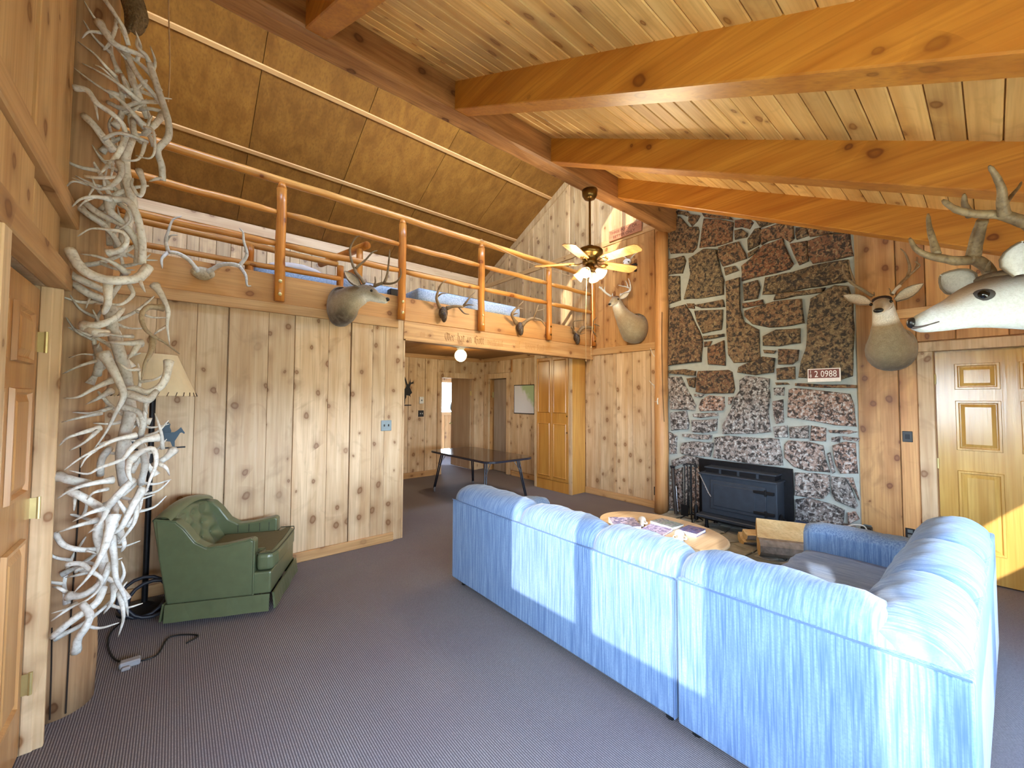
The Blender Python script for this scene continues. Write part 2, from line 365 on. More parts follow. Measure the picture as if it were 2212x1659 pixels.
# left door with frame
d1 = struct(MB().box(-0.53, -0.475, 1.88, 2.735, 0.01, 2.03).build('door_1', DOORL))
mb = MB().box(-0.475, -0.405, 2.742, 2.768, 0, 2.05); mb.box(-0.475, -0.435, 2.735, 2.745, 0, 2.05); mb.box(-0.46, -0.385, 1.80, 1.875, 0, 2.05)
struct(mb.build('trim_1', PINE, bevel=0.004))
MB().box(-0.60, -0.531, 1.86, 2.745, 0, 2.06).build('light_blocker', DOORL, d1)  # unseen slab added behind the leaf to block sky leaking round it
def six_panel(door, x, nx, y0, y1, z0, z1, mat, rail=0.1):
    """raised mouldings and panels of a six panel door lying in a plane x = const, nx = side the room is on"""
    w = (y1-y0); st = 0.115; mid = 0.1; pw = (w-2*st-mid)/2
    for c in range(2):
        a = y0+st+c*(pw+mid); b = a+pw
        for p, q in ((0.12, 0.47), (0.56, 0.78), (0.83, 0.945)):
            s, e = z0+(z1-z0)*p, z0+(z1-z0)*q
            def ring(i, o_): return [(x+nx*o_, a+i, s+i), (x+nx*o_, b-i, s+i), (x+nx*o_, b-i, e-i), (x+nx*o_, a+i, e-i)]
            pr = [(0, 0.001), (0.004, 0.016), (0.018, 0.016), (0.026, 0.002), (0.030, 0.002), (0.056, 0.014)]
            vs = []; fs = []
            for i, o_ in pr: vs += ring(i, o_)
            for k in range(len(pr)-1):
                for j in range(4):
                    f = (k*4+j, k*4+(j+1)%4, (k+1)*4+(j+1)%4, (k+1)*4+j); fs.append(f if nx < 0 else f[::-1])
            L = (len(pr)-1)*4; f = (L, L+1, L+2, L+3); fs.append(f if nx < 0 else f[::-1])
            q_ = MB(); q_.add(vs, fs); q_.build('door_panel', mat, door)
six_panel(d1, -0.475, 1, 1.88, 2.735, 0.01, 2.03, DOORL)
for z in (1.795, 1.06, 0.30):
    q = MB().box(-0.535, -0.452, 2.730, 2.7335, z-0.045, z+0.045).build('hinge', BRASSH, d1)
    MB().tube([(-0.449, 2.732, z-0.048), (-0.449, 2.732, z+0.048)], 0.007, 8).build('hinge_pin', BRASSH, d1)

# ---- front wall behind the photographer: a row of windows
mb = MB(); wins = [(-0.35, 0.9, 0.90, 1.51), (1.0, 2.25, 0.90, 1.51), (2.62, 3.75, 0.90, 1.51)]
holed(mb, 'y', -0.92, -0.80, -0.62, 5.45, 0, 2.33, wins)
wf = struct(mb.build('wall_front', PINE))
for x0, x1, z0, z1 in wins:
    f = MB()
    for b in ((x0, x0+0.02, -0.9, -0.82, z0, z1), (x1-0.02, x1, -0.9, -0.82, z0, z1), (x0, x1, -0.9, -0.82, z0, z0+0.02), (x0, x1, -0.9, -0.82, z1-0.02, z1)): f.box(*b)
    struct(f.build('window_2', PINE_H))

# ---- right wall: backing, then boards
mb = MB(); holed(mb, 'x', 5.335, 5.47, -0.86, 2.8, 0, 2.2, [(-0.525, 0.335, 0, 2.0)])
yz(mb, 5.335, 5.47, [(-0.86, 2.2), (2.8, 2.2), (2.8, 4.45), (-0.86, 2.62)])
holed(mb, 'x', 5.335, 5.47, 2.8, 7.45, 0, 2.2, [(6.5, 7.12, 0, 1.985)])
yz(mb, 5.335, 5.47, [(2.8, 2.2), (7.45, 2.2), (7.45, 4.3), (2.8, 6.55)])
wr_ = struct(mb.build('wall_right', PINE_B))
def bboard(y0, y1, z0, z1, proud=0.0, mat=PINE_B, roof=None):
    a, b = y0+0.0015, y1-0.0015
    poly = [(a, z0), (b, z0), (b, roof(b)-0.002 if roof else z1), (a, roof(a)-0.002 if roof else z1)]
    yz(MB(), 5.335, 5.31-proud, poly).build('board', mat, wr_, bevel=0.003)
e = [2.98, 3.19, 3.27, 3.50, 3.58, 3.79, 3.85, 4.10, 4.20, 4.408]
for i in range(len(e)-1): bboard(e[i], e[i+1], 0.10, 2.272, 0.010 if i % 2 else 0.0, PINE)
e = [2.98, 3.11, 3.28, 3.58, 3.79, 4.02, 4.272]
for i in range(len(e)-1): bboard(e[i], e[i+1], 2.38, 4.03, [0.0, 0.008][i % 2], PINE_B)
e = [4.275, 4.47, 4.66, 4.76, 4.95, 5.10, 5.30, 5.42, 5.63, 5.80, 6.0, 6.12, 6.33, 6.52, 6.66, 6.86, 7.02, 7.2, 7.33]
for i in range(len(e)-1): bboard(e[i], e[i+1], 2.70, 4.03, 0.009 if i % 3 == 1 else 0.0, GABLE)
e = [2.92, 3.12, 3.30, 3.46, 3.70, 3.86, 4.106, 4.22, 4.388, 4.647, 4.755, 4.855, 5.154, 5.26, 5.398, 5.695, 5.83, 6.05, 6.2, 6.42, 6.6, 6.8, 7.0, 7.2, 7.33]
for i in range(len(e)-1): bboard(e[i], e[i+1], 4.12, 0, 0.009 if i % 3 == 1 else 0.0, GABLE, roof_l)
e = [5.215, 5.45, 5.64]
for i in range(4): bboard(5.20+i*0.28, 5.20+i*0.28+0.28, 0.10, 2.42, 0.006*(i % 2), PINE)
for y0, y1 in ((6.32, 6.405), (7.22, 7.33)): bboard(y0, y1, 0.1, 2.1, 0, PINE)
for i in range(6): bboard(6.405+i*0.154, 6.405+(i+1)*0.154, 2.10, 2.42, 0.006*(i % 2), PINE)
# right of the fireplace
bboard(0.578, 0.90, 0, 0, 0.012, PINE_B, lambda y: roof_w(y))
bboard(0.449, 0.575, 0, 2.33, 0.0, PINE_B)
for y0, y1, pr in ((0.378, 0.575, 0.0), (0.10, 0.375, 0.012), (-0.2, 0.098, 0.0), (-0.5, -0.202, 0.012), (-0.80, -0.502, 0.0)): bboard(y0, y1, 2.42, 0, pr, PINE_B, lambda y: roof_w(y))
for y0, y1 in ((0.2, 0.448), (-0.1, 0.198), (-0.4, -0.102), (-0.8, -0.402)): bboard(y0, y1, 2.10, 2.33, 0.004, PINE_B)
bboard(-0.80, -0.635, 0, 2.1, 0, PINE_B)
def trim(n, b, mat, bevel=0.004): return struct(MB().box(*b).build('trim_%d' % n, mat, bevel=bevel))
trim(2, (5.285, 5.335, 2.96, 4.27, 2.272, 2.38), PINE_HY)
trim(3, (5.292, 5.335, 3.0, 7.33, 4.03, 4.12), PINE_HY)
trim(4, (5.285, 5.335, -0.80, 0.575, 2.33, 2.42), PINE_HY)
yz(mb := MB(), 5.285, 5.335, [(4.2, roof_l(4.2)-0.13), (7.33, roof_l(7.33)-0.13), (7.33, roof_l(7.33)), (4.2, roof_l(4.2))]); struct(mb.build('trim_5', GABLE))
struct(MB().box(5.285, 5.31, 2.98, 4.405, 0, 0.10).build('baseboard_right', PINE_HY, bevel=0.004))
struct(MB().box(5.285, 5.31, 5.3, 6.32, 0, 0.09).build('baseboard_right', PINE_HY, bevel=0.004))
# right door (golden six panel) with casing
d2 = struct(MB().box(5.32, 5.36, -0.52, 0.332, 0.01, 1.985).build('door_2', DOORW))
MB().box(5.361, 5.46, -0.535, 0.345, 0, 2.01).build('light_blocker', DOORW, d2)  # added backing slab, keeps sky light out of the door gaps
six_panel(d2, 5.32, -1, -0.52, 0.332, 0.01, 1.985, DOORW)
for z in (1.745, 0.985, 0.25): MB().tube([(5.312, 0.336, z-0.045), (5.312, 0.336, z+0.045)], 0.008, 8).build('hinge', BRASSH, d2)
mb = MB().box(5.285, 5.335, 0.342, 0.448, 0, 2.0); mb.box(5.285, 5.335, -0.63, -0.525, 0, 2.0); mb.box(5.275, 5.335, -0.64, 0.455, 2.0, 2.088)
struct(mb.build('trim_6', PINE, bevel=0.004))

# ---- back wall (wide knotty boards), baseboard and trim
wb_ = struct(MB().box(-0.62, 1.985, 4.30, 4.42, 0, 2.60).build('wall_back', PINE))
e = [-0.44, -0.127, 0.13, 0.345, 0.649, 0.865, 1.176, 1.393, 1.62, 1.76, 1.968]
pr = [0, 0, 0, .012, .012, 0.0, 0.0, .012, .012, .012]
for i in range(len(e)-1):
    g = 0.006 if i in (3, 5, 7) else 0.0008
    MB().box(e[i]+g, e[i+1]-0.0008, 4.275-pr[i], 4.30, 0.0, 2.43).build('board', PINE, wb_, bevel=0.003)
struct(MB().box(-0.44, 1.872, 4.238, 4.2625, 0, 0.092).build('baseboard_back', PINE_H, bevel=0.004))
trim(7, (-0.44, 1.895, 4.24, 4.2625, 2.337, 2.43), PINE_H)
trim(8, (1.968, 1.99, 4.262, 4.42, 0, 2.21), PINE)
# loft edge: plywood fascia, carved header, floor
trim(9, (-0.44, 5.31, 4.262, 4.30, 2.432, 2.70), wood('fascia_board', rgb(206,156,98), rgb(184,130,74), 'x', knots=0.25, vary=0))
header = trim(10, (1.968, 5.31, 4.255, 4.34, 2.222, 2.428), PINE_H)
trim(11, (1.985, 5.31, 4.240, 4.36, 2.205, 2.224), PINE_H, 0.002)
loft = struct(MB().box(-0.6, 5.335, 4.30, 7.40, 2.60, 2.69).build('floor_loft', PLY))
hc = struct(MB().box(1.9, 5.335, 4.34, 7.355, 2.52, 2.60).build('ceiling_hall', PLY))
xs = [1.99, 3.1, 4.2, 5.31]
for i in range(3):
    for y0, y1 in ((4.345, 5.9), (5.91, 7.33)): MB().box(xs[i]+0.004, xs[i+1]-0.004, y0, y1, 2.44, 2.455).build('panel', PLY, hc)
MB().box(1.99, 5.31, 4.345, 7.33, 2.455, 2.52).build('ceiling_backing', PLY, hc)

# ---- far wall of the hall and of the loft
mb = MB(); holed(mb, 'y', 7.355, 7.46, -0.6, 5.47, 0, 2.6, [(4.235, 5.04, 0, 1.985)])
wh = struct(mb.build('wall_hall', PINE))
e = [1.99, 2.22, 2.43, 2.66, 2.88, 3.09, 3.29, 3.50, 3.67, 3.86, 3.90, 4.135]
for i in range(len(e)-1): MB().box(e[i]+0.002, e[i+1]-0.002, 7.33-0.008*(i % 2), 7.355, 0.11, 2.36).build('board', PINE, wh, bevel=0.003)
e = [4.135, 4.30, 4.52, 4.72, 4.93, 5.12, 5.31]
for i in range(len(e)-1): MB().box(e[i]+0.002, e[i+1]-0.002, 7.33-0.008*(i % 2), 7.355, 2.09, 2.36).build('board', PINE, wh, bevel=0.003)
MB().box(5.15, 5.31, 7.33, 7.355, 0, 2.09).build('board', PINE, wh, bevel=0.003)
trim(12, (1.99, 5.30, 7.315, 7.335, 2.36, 2.44), PINE_H)
trim(13, (5.29, 5.335, 5.22, 7.31, 2.36, 2.44), PINE_HY)
struct(MB().box(1.99, 4.135, 7.31, 7.34, 0, 0.11).build('baseboard_hall', PINE_H))
mb = MB().box(4.135, 4.236, 7.305, 7.36, 0, 1.985); mb.box(5.045, 5.15, 7.305, 7.36, 0, 1.985); mb.box(4.125, 5.16, 7.30, 7.36, 1.985, 2.095)
struct(mb.build('trim_14', PINE, bevel=0.004))
struct(MB().box(1.88, 1.985, 4.42, 7.40, 0, 2.6).build('wall_hall_left', PINE))
wk = struct(MB().box(-0.6, 5.335, 7.355, 7.46, 2.6, 4.30).build('wall_loft', GABLE))
x = -0.46; i = 0
while x < 5.30:
    wd = random.uniform(0.13, 0.26); x2 = min(x+wd, 5.30)
    MB().box(x+0.002, x2-0.002, 7.33-(0.009 if i % 2 else 0), 7.355, 2.69, 4.10-(0.05 if i % 2 else 0)).build('board', GABLE, wk, bevel=0.003); x = x2; i += 1
trim(15, (-0.46, 5.30, 7.305, 7.355, 4.08, 4.235), wood('pale_trim', rgb(214,180,142), rgb(190,150,112), 'x', knots=0.3, vary=0))
# doors of the hall
d3 = struct(MB().box(5.005, 5.04, 7.42, 8.20, 0.012, 2.035).build('door_3', DOORG))
MB().tube([(5.0, 8.13, 0.98), (4.955, 8.13, 0.98)], 0.012, 8).ball((4.945, 8.13, 0.98), 0.026).build('door_knob', BRASSH, d3, smooth=True)
MB().box(5.001, 5.046, 7.405, 7.42, 1.62, 1.72).build('hinge', BRASSH, d3)
d4 = struct(MB().box(5.375, 5.41, 6.515, 7.03, 0.012, 1.97).build('door_4', wood('grey_door', rgb(168,150,132), rgb(140,122,104), 'z', knots=0, vary=0)))
MB().box(5.335, 5.42, 7.03, 7.045, 1.58, 1.70).build('hinge', BRASSH, d4)
mb = MB().box(5.285, 5.335, 6.405, 6.5, 0, 1.985); mb.box(5.285, 5.335, 7.12, 7.215, 0, 1.985); mb.box(5.28, 5.335, 6.395, 7.225, 1.985, 2.095)
struct(mb.build('trim_16', PINE, bevel=0.004))
struct(MB().box(5.47, 6.2, 6.4, 6.44, 0, 2.2).box(5.47, 6.2, 7.25, 7.3, 0, 2.2).box(6.16, 6.2, 6.4, 7.3, 0, 2.2).box(5.47, 6.2, 6.4, 7.3, 2.2, 2.24).build('wall_closet', PINE))
# study beyond the hall door
mb = MB(); holed(mb, 'y', 9.78, 9.88, 3.2, 6.7, 0, 2.6, [(5.15, 6.15, 1.18, 2.0)])
mb.box(3.1, 3.2, 7.46, 9.88, 0, 2.6); mb.box(6.6, 6.7, 7.46, 9.88, 0, 2.6); mb.box(3.1, 6.7, 7.4, 9.9, 2.45, 2.6)
ws_ = struct(mb.build('wall_study', PINE_B))
for i in range(10): MB().box(4.9+i*0.17, 5.065+i*0.17, 9.755-0.008*(i % 2), 9.78, 0.0, 1.10).build('board', PINE_B, ws_)
glass, gt, gb = mat_new('window_glass')
_tr = nd(gt, 'ShaderNodeBsdfTransparent'); _gl = nd(gt, 'ShaderNodeBsdfGlossy'); _gl.inputs['Roughness'].default_value = 0.02; _mx = nd(gt, 'ShaderNodeMixShader'); _mx.inputs[0].default_value = 0.06
gt.links.new(_tr.outputs[0], _mx.inputs[1]); gt.links.new(_gl.outputs[0], _mx.inputs[2]); gt.links.new(_mx.outputs[0], [n for n in gt.nodes if n.type == 'OUTPUT_MATERIAL'][0].inputs[0])
mb = MB().box(5.10, 5.15, 9.74, 9.86, 1.10, 2.05); mb.box(6.15, 6.20, 9.74, 9.86, 1.10, 2.05); mb.box(5.1, 6.2, 9.70, 9.86, 1.10, 1.18); mb.box(5.1, 6.2, 9.74, 9.86, 2.0, 2.05)
w3 = struct(mb.build('window_3', PINE_H))
MB().box(5.15, 6.15, 9.818, 9.822, 1.18, 2.0).build('pane', glass, w3)

# ---- planked ceiling of the front half: tongue and groove planks along the ridge
ca, sa = 1/math.hypot(1, 0.51), 0.51/math.hypot(1, 0.51)
yz(mb := MB(), -0.62, 3.95, [(-1.2, roof_p(-1.2)+0.03), (2.84, roof_p(2.84)+0.03), (2.84, roof_p(2.84)+0.16), (-1.2, roof_p(-1.2)+0.16)])
yz(mb, 3.95, 5.47, [(-1.2, roof_w(-1.2)+0.03), (2.84, roof_w(2.84)+0.03), (2.84, roof_w(2.84)+0.16), (-1.2, roof_w(-1.2)+0.16)])
cp = struct(mb.build('ceiling', PLANK))
pw = 0.1155; n = 34
for i in range(n):
    s0, s1 = -i*pw, -(i+1)*pw+0.0055
    a = (2.72+s0*ca, 4.11+s0*sa); b = (2.72+s1*ca, 4.11+s1*sa); nx_, nz_ = -sa*0.034, ca*0.034
    if b[0] < -0.92: break
    for x0, x1, dz in ((-0.46, 3.95, 0.0), (3.95, 5.335, 0.22)):
        yz(MB(), x0, x1, [(a[0], a[1]+dz), (b[0], b[1]+dz), (b[0]+nx_, b[1]+nz_+dz), (a[0]+nx_, a[1]+nz_+dz)]).build('plank', PLANK, cp, bevel=0.005)
# ---- loft ceiling: plywood panels with battens
yz(mb := MB(), -0.62, 5.47, [(2.7, roof_l(2.7)+0.02), (7.5, roof_l(7.5)+0.02), (7.5, roof_l(7.5)+0.15), (2.7, roof_l(2.7)+0.15)])
cl = struct(mb.build('ceiling_loft', PLY))
xs = [-0.46, 0.66, 1.86, 3.065, 4.27, 5.335]; ys = [2.85, 4.2, 5.2, 6.2, 7.33]
for i in range(5):
    for j in range(4):
        y0, y1 = ys[j]+0.003, ys[j+1]-0.003
        yz(MB(), xs[i]+0.004, xs[i+1]-0.004, [(y0, roof_l(y0)), (y1, roof_l(y1)), (y1, roof_l(y1)+0.02), (y0, roof_l(y0)+0.02)]).build('panel', PLY, cl)
BATT = wood('ceiling_batten', rgb(204,158,104), rgb(178,128,78), 'x', knots=0, vary=0.05)
for y in (4.2, 5.2, 6.2):
    yz(MB(), -0.46, 5.285, [(y-0.022, roof_l(y-0.022)), (y+0.022, roof_l(y+0.022)), (y+0.022, roof_l(y+0.022)-0.016), (y-0.022, roof_l(y-0.022)-0.016)]).build('batten', BATT, cl)
# clerestory above the ridge beam
mb = MB(); holed(mb, 'y', 2.80, 2.88, -0.62, 5.47, 4.20, 6.55, [(-0.35, 0.5, 4.84, 5.65), (2.0, 4.3, 4.84, 5.65)])
struct(mb.build('wall_clerestory', PINE))
struct(MB().box(3.2, 3.24, 2.81, 2.87, 4.84, 5.65).box(-0.35, 0.5, 2.81, 2.87, 4.84, 4.86).box(2.0, 4.3, 2.81, 2.87, 4.84, 4.86).build('window_4', PINE))

# ================================================================== BEAMS AND POSTS
mb = MB(); N = 40
def beam_pt(u, v):
    x = -0.46 + 5.72*v; k = int(u*24+0.5) % 24
    prof = [(2.722,3.872+.02),(2.735,3.868)]  # replaced below
    return (x, 0, 0)
prof = [(2.724, 3.905), (2.73, 3.878), (2.76, 3.869), (2.82, 3.867), (2.875, 3.868), (2.897, 3.88), (2.903, 3.93), (2.905, 4.20), (2.724, 4.20)]
rr = random.Random(3); vs = []; fs = []
for j in range(N+1):
    x = -0.46 + 5.70*j/N
    for k, (y, z) in enumerate(prof):
        jit = 0.004 if k < 7 else 0
        vs.append((x, y+rr.uniform(-jit, jit), z+rr.uniform(-jit, jit)))
L = len(prof)
for j in range(N):
    for k in range(L): fs.append((j*L+k, j*L+(k+1) % L, (j+1)*L+(k+1) % L, (j+1)*L+k))
fs += [tuple(range(L-1, -1, -1)), tuple(N*L+k for k in range(L))]
mb.add(vs, fs)
tag(mb.build('ridge_beam', BEAM), 'long rough hewn ridge beam with dark bark stains spanning the whole room', 'beam')
rl = ['planked ceiling rafter at the top edge, only its short lower end in view', 'big planked ceiling rafter crossing the picture at the top right', 'middle planked ceiling rafter, second above the stone chimney', 'planked ceiling rafter with dark knots lying just above the stone chimney']
for i, x in enumerate((0.57, 1.67, 2.77, 3.87)):
    y0, y1 = -0.9, 2.735; zt = (lambda y: roof_p(y)+0.012) if i < 3 else (lambda y: roof_p(y)+0.20); zb = lambda y: 3.868+0.508*(y-2.70)
    q = MB(); yz(q, x, x+0.135, [(y0, zb(y0)), (y1, zb(y1)), (y1, zt(y1)), (y0, zt(y0))])
    tag(q.build('rafter', RAFT, bevel=0.006), rl[i], 'beam')
def log(mb, p0, p1, r, n=14, seg=10, wob=0.004, taper=1.0, seed=1):
    rr = random.Random(seed); p0, p1 = Vector(p0), Vector(p1)
    pts = [p0.lerp(p1, i/seg)+Vector((rr.uniform(-wob, wob), rr.uniform(-wob, wob), rr.uniform(-wob, wob))) for i in range(seg+1)]
    rs = [r*(1+(taper-1)*i/seg)*(1+rr.uniform(-0.03, 0.03)) for i in range(seg+1)]
    return mb.tube(pts, rs, n)
q = log(MB(), (-0.425, 3.06, 0.0), (-0.415, 3.02, 3.95), 0.145, 20, 16, 0.004, 0.97, 5)
p1 = tag(q.build('log_post', POSTW, smooth=True), 'thick cracked log post carrying the heap of antlers at left', 'post')
ck = MB().tube(crom([(-0.362, 2.922, 0.02), (-0.358, 2.918, 0.5), (-0.350, 2.919, 0.9), (-0.352, 2.922, 1.3)], 3), 0.0035, 5)
ck.tube(crom([(-0.412, 2.913, 0.02), (-0.414, 2.912, 0.25), (-0.418, 2.911, 0.45)], 3), 0.003, 5)
ck.build('crack', plain('crack_dark', rgb(40,26,16), 0.9), p1)
q = log(MB(), (5.165, 2.965, 0.0), (5.185, 2.93, 3.90), 0.092, 18, 16, 0.005, 0.95, 9)
p2 = tag(q.build('log_post', POSTR, smooth=True), 'slim pale log post beside the left edge of the stone chimney', 'post')

ck = MB().tube(crom([(5.098, 2.888, 2.75), (5.092, 2.893, 2.3), (5.090, 2.888, 1.9), (5.094, 2.882, 1.5), (5.100, 2.872, 1.25)], 4), 0.0035, 5)
ck.build('crack', plain('crack_brown', rgb(52,32,18), 0.9), p2)

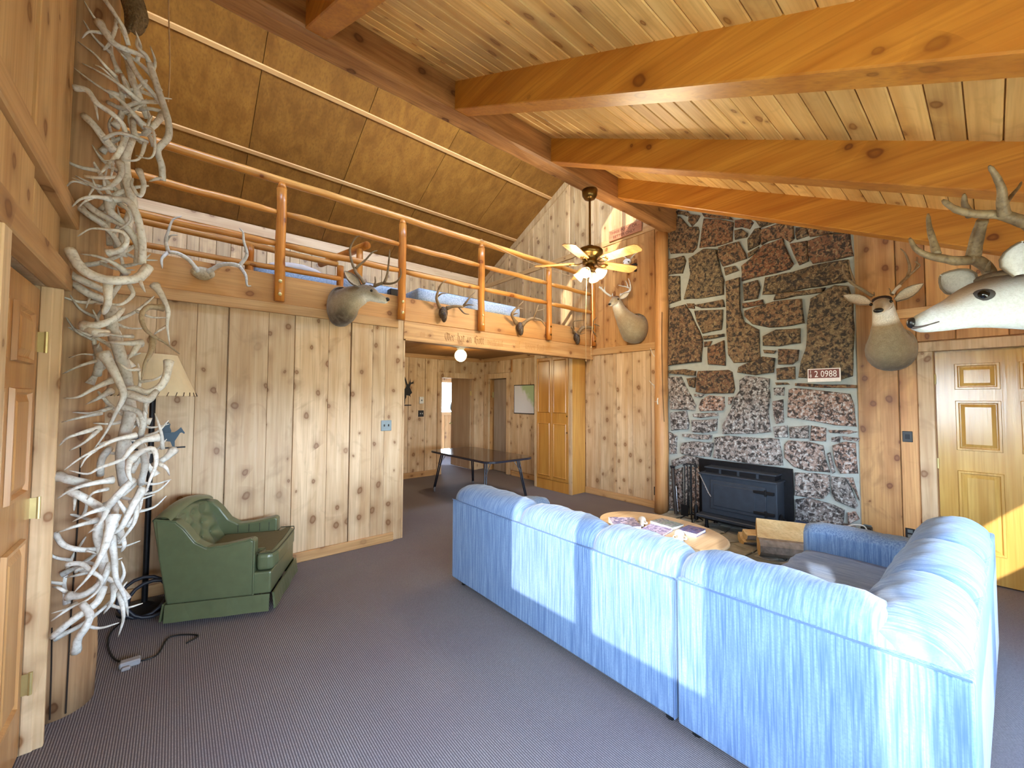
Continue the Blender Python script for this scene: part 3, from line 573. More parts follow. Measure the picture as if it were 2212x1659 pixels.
STONES = [[[2.876,4.225],[2.57,4.077],[2.534,4.018],[2.589,4.019],[2.663,4.073],[2.877,4.149]],[[2.877,4.12],[2.683,4.052],[2.554,3.861],[2.437,3.823],[2.421,3.763],[2.459,3.551],[2.513,3.504],[2.824,3.572],[2.862,3.705]],[[2.552,4.034],[2.409,3.965],[2.445,3.906],[2.518,3.858],[2.571,3.949]],[[2.366,3.915],[2.189,3.845],[1.999,3.737],[2.018,3.508],[2.227,3.502],[2.423,3.541],[2.394,3.746]],[[2.391,3.995],[2.029,3.815],[1.999,3.762],[2.189,3.853],[2.357,3.929]],[[1.983,3.757],[1.804,3.704],[1.775,3.662],[1.82,3.595],[1.908,3.649],[1.985,3.665]],[[1.993,3.634],[1.909,3.624],[1.843,3.553],[1.851,3.507],[1.987,3.516]],[[1.844,3.472],[1.762,3.576],[1.705,3.574],[1.686,3.472],[1.723,3.371],[1.839,3.34]],[[1.706,3.542],[1.54,3.559],[1.378,3.505],[1.369,3.343],[1.414,3.311],[1.464,3.387],[1.625,3.39],[1.695,3.363]],[[1.76,3.681],[1.54,3.582],[1.705,3.574]],[[1.354,3.459],[1.25,3.425],[1.239,3.333],[1.35,3.322],[1.362,3.386]],[[1.323,3.464],[1.121,3.361],[0.901,3.262],[1.009,3.289],[1.228,3.314],[1.244,3.393]],[[1.414,3.296],[1.253,3.278],[1.245,3.054],[1.331,3.032],[1.378,3.165]],[[1.248,3.276],[1.088,3.3],[0.89,3.251],[0.869,3.011],[1.015,3.008],[1.21,3.016],[1.255,3.131]],[[2.178,3.471],[1.941,3.477],[1.869,3.316],[1.855,3.247],[2.133,3.219],[2.188,3.37]],[[1.847,3.31],[1.723,3.355],[1.738,3.296],[1.84,3.251]],[[1.681,3.359],[1.477,3.384],[1.465,3.311],[1.38,3.06],[1.419,3.009],[1.687,2.996],[1.911,2.983],[1.916,3.164],[1.826,3.223]],[[2.884,3.503],[2.633,3.491],[2.606,3.411],[2.654,3.258],[2.866,3.29]],[[2.559,3.435],[2.363,3.506],[2.203,3.452],[2.158,3.174],[2.12,3.046],[2.13,2.862],[2.371,2.866],[2.64,2.899],[2.544,3.214]],[[2.117,3.198],[1.992,3.192],[1.947,3.123],[2.103,3.101]],[[2.866,3.271],[2.692,3.231],[2.687,2.898],[2.851,2.873],[2.879,3.01]],[[2.088,3.022],[1.933,3.037],[1.939,2.644],[1.897,2.491],[1.739,2.373],[1.731,2.042],[1.788,1.999],[2.025,1.998],[2.086,2.102],[2.096,2.52]],[[1.904,2.948],[1.744,2.961],[1.717,2.876],[1.747,2.739],[1.893,2.742]],[[1.673,2.977],[1.395,2.973],[1.198,2.998],[0.907,2.979],[0.88,2.766],[0.944,2.753],[1.25,2.762],[1.502,2.754],[1.704,2.778]],[[1.916,2.714],[1.691,2.721],[1.685,2.664],[1.909,2.655]],[[1.554,2.756],[1.099,2.737],[1.123,2.692],[1.374,2.698],[1.582,2.692]],[[1.895,2.621],[1.583,2.677],[1.313,2.657],[1.294,2.389],[1.508,2.374],[1.642,2.384],[1.81,2.446],[1.896,2.556]],[[1.1,2.702],[1.02,2.742],[0.912,2.705],[0.879,2.547],[0.882,2.14],[0.9,1.789],[1.008,1.752],[1.21,1.773],[1.366,1.793],[1.338,1.968],[1.287,2.11],[1.27,2.356],[1.229,2.641]],[[2.513,2.795],[2.139,2.805],[2.117,2.708],[2.408,2.741]],[[2.603,2.838],[2.504,2.82],[2.496,2.747],[2.586,2.771]],[[2.842,2.815],[2.622,2.832],[2.55,2.711],[2.481,2.54],[2.396,2.336],[2.417,2.041],[2.595,2.036],[2.88,2.017],[2.855,2.537]],[[2.496,2.72],[2.141,2.678],[2.161,2.428],[2.395,2.406],[2.463,2.573]],[[2.387,2.37],[2.13,2.373],[2.13,2.34],[2.379,2.326]],[[2.379,2.299],[2.278,2.297],[2.312,2.241],[2.38,2.23]],[[2.329,2.225],[2.131,2.29],[2.12,1.971],[2.332,2.001]],[[1.699,2.29],[1.562,2.35],[1.332,2.335],[1.335,2.173],[1.539,2.157],[1.701,2.18]],[[1.701,2.133],[1.566,2.113],[1.593,2.077],[1.688,2.093]],[[1.546,2.127],[1.348,2.101],[1.363,1.984],[1.414,1.943],[1.549,1.952]],[[1.965,1.946],[1.703,2.055],[1.581,2.03],[1.597,1.863],[1.791,1.841],[1.981,1.881]],[[1.569,1.907],[1.389,1.92],[1.391,1.779],[1.565,1.778]],[[2.881,1.954],[2.633,1.959],[2.489,1.925],[2.498,1.863],[2.689,1.889],[2.881,1.916]],[[2.472,1.862],[2.453,1.923],[2.089,1.921],[2.043,1.894],[2.015,1.68],[2.031,1.631],[2.388,1.625],[2.492,1.652]],[[2.872,1.86],[2.69,1.862],[2.617,1.707],[2.494,1.477],[2.513,1.407],[2.847,1.417]],[[2.616,1.832],[2.49,1.845],[2.509,1.705],[2.581,1.724]],[[2.46,1.452],[2.424,1.548],[2.321,1.608],[2.141,1.59],[2.135,1.466],[2.16,1.416],[2.443,1.4]],[[2.519,1.626],[2.388,1.617],[2.423,1.582],[2.511,1.591]],[[2.848,1.371],[2.621,1.404],[2.587,1.246],[2.606,1.156],[2.831,1.125]],[[2.54,1.362],[2.224,1.389],[2.209,1.347],[2.427,1.314],[2.532,1.327]],[[2.55,1.283],[2.226,1.313],[2.236,1.162],[2.395,1.118],[2.543,1.125]],[[1.953,1.792],[1.878,1.838],[1.638,1.797],[1.635,1.582],[1.658,1.428],[1.636,1.184],[1.831,1.148],[2.164,1.125],[2.162,1.233],[2.065,1.418],[2.017,1.582],[1.955,1.663]],[[2.094,1.582],[2.032,1.59],[2.064,1.5],[2.095,1.491]],[[1.585,1.749],[1.468,1.746],[1.443,1.723],[1.573,1.719]],[[1.6,1.689],[1.495,1.694],[1.503,1.597],[1.595,1.605]],[[1.616,1.536],[1.51,1.559],[1.508,1.297],[1.58,1.279],[1.605,1.384]],[[1.457,1.671],[1.406,1.685],[1.155,1.652],[0.925,1.615],[0.896,1.501],[0.88,1.287],[1.05,1.292],[1.219,1.325],[1.475,1.358],[1.466,1.522]],[[1.392,1.736],[1.153,1.716],[0.871,1.702],[0.871,1.673],[1.154,1.68],[1.393,1.707]],[[1.614,1.247],[1.477,1.269],[1.473,1.136],[1.596,1.127]],[[1.458,1.255],[1.279,1.28],[1.282,1.136],[1.454,1.13]],[[1.255,1.281],[1.128,1.26],[1.131,1.12],[1.264,1.116]],[[1.106,1.24],[0.943,1.25],[0.87,1.235],[0.944,1.21],[1.096,1.213]],[[1.085,1.165],[1.008,1.185],[1.021,1.115],[1.086,1.124]],[[0.998,1.185],[0.862,1.175],[0.867,1.142],[0.988,1.145]],[[2.861,1.104],[2.755,1.057],[2.768,0.821],[2.854,0.803]],[[2.68,1.089],[2.294,1.108],[2.312,1.047],[2.465,1.035],[2.671,1.054]],[[2.71,0.899],[2.681,0.973],[2.554,1.002],[2.279,1.008],[2.323,0.826],[2.556,0.818],[2.692,0.829]],[[2.262,1.076],[2.101,1.113],[1.846,1.108],[1.557,1.114],[1.534,0.967],[1.523,0.819],[1.808,0.798],[2.105,0.81],[2.282,0.822],[2.263,0.959]],[[1.506,1.059],[1.467,1.107],[1.282,1.107],[1.155,1.076],[1.135,0.925],[1.104,0.804],[1.288,0.792],[1.422,0.818],[1.509,0.91]],[[1.076,1.083],[0.977,1.133],[0.893,1.126],[0.887,0.954],[0.879,0.823],[1.016,0.803],[1.058,0.906]],[[1.122,0.995],[1.1,1.012],[1.06,0.81],[1.082,0.793]],[[1.41,0.761],[1.23,0.779],[1.104,0.776],[1.108,0.597],[1.166,0.517],[1.415,0.513]],[[1.094,0.764],[0.985,0.767],[0.934,0.668],[0.886,0.505],[0.907,0.474],[1.065,0.523],[1.097,0.599]],[[0.974,0.769],[0.922,0.777],[0.875,0.56],[0.914,0.658]],[[1.416,0.469],[1.294,0.507],[1.088,0.477],[0.992,0.443],[1.005,0.299],[1.24,0.264],[1.42,0.237]],[[0.971,0.421],[0.908,0.448],[0.879,0.375],[0.963,0.303]],[[2.836,0.723],[2.628,0.818],[2.408,0.8],[2.404,0.723],[2.703,0.685],[2.837,0.623]],[[2.857,0.593],[2.802,0.61],[2.801,0.439],[2.868,0.428]],[[2.789,0.602],[2.685,0.652],[2.688,0.085],[2.777,0.048]],[[2.558,0.669],[2.409,0.688],[2.442,0.154],[2.575,0.057]],[[2.658,0.656],[2.579,0.675],[2.601,0.121],[2.664,0.09]],[[2.869,0.391],[2.811,0.401],[2.805,0.078],[2.872,0.046]],[[1.39,0.03],[1.05,0.03],[1.04,0.2],[1.38,0.22]],[[1.0,0.03],[0.89,0.03],[0.89,0.2],[1.0,0.19]],[[1.39,0.25],[0.9,0.23],[0.91,0.3],[1.39,0.34]]]
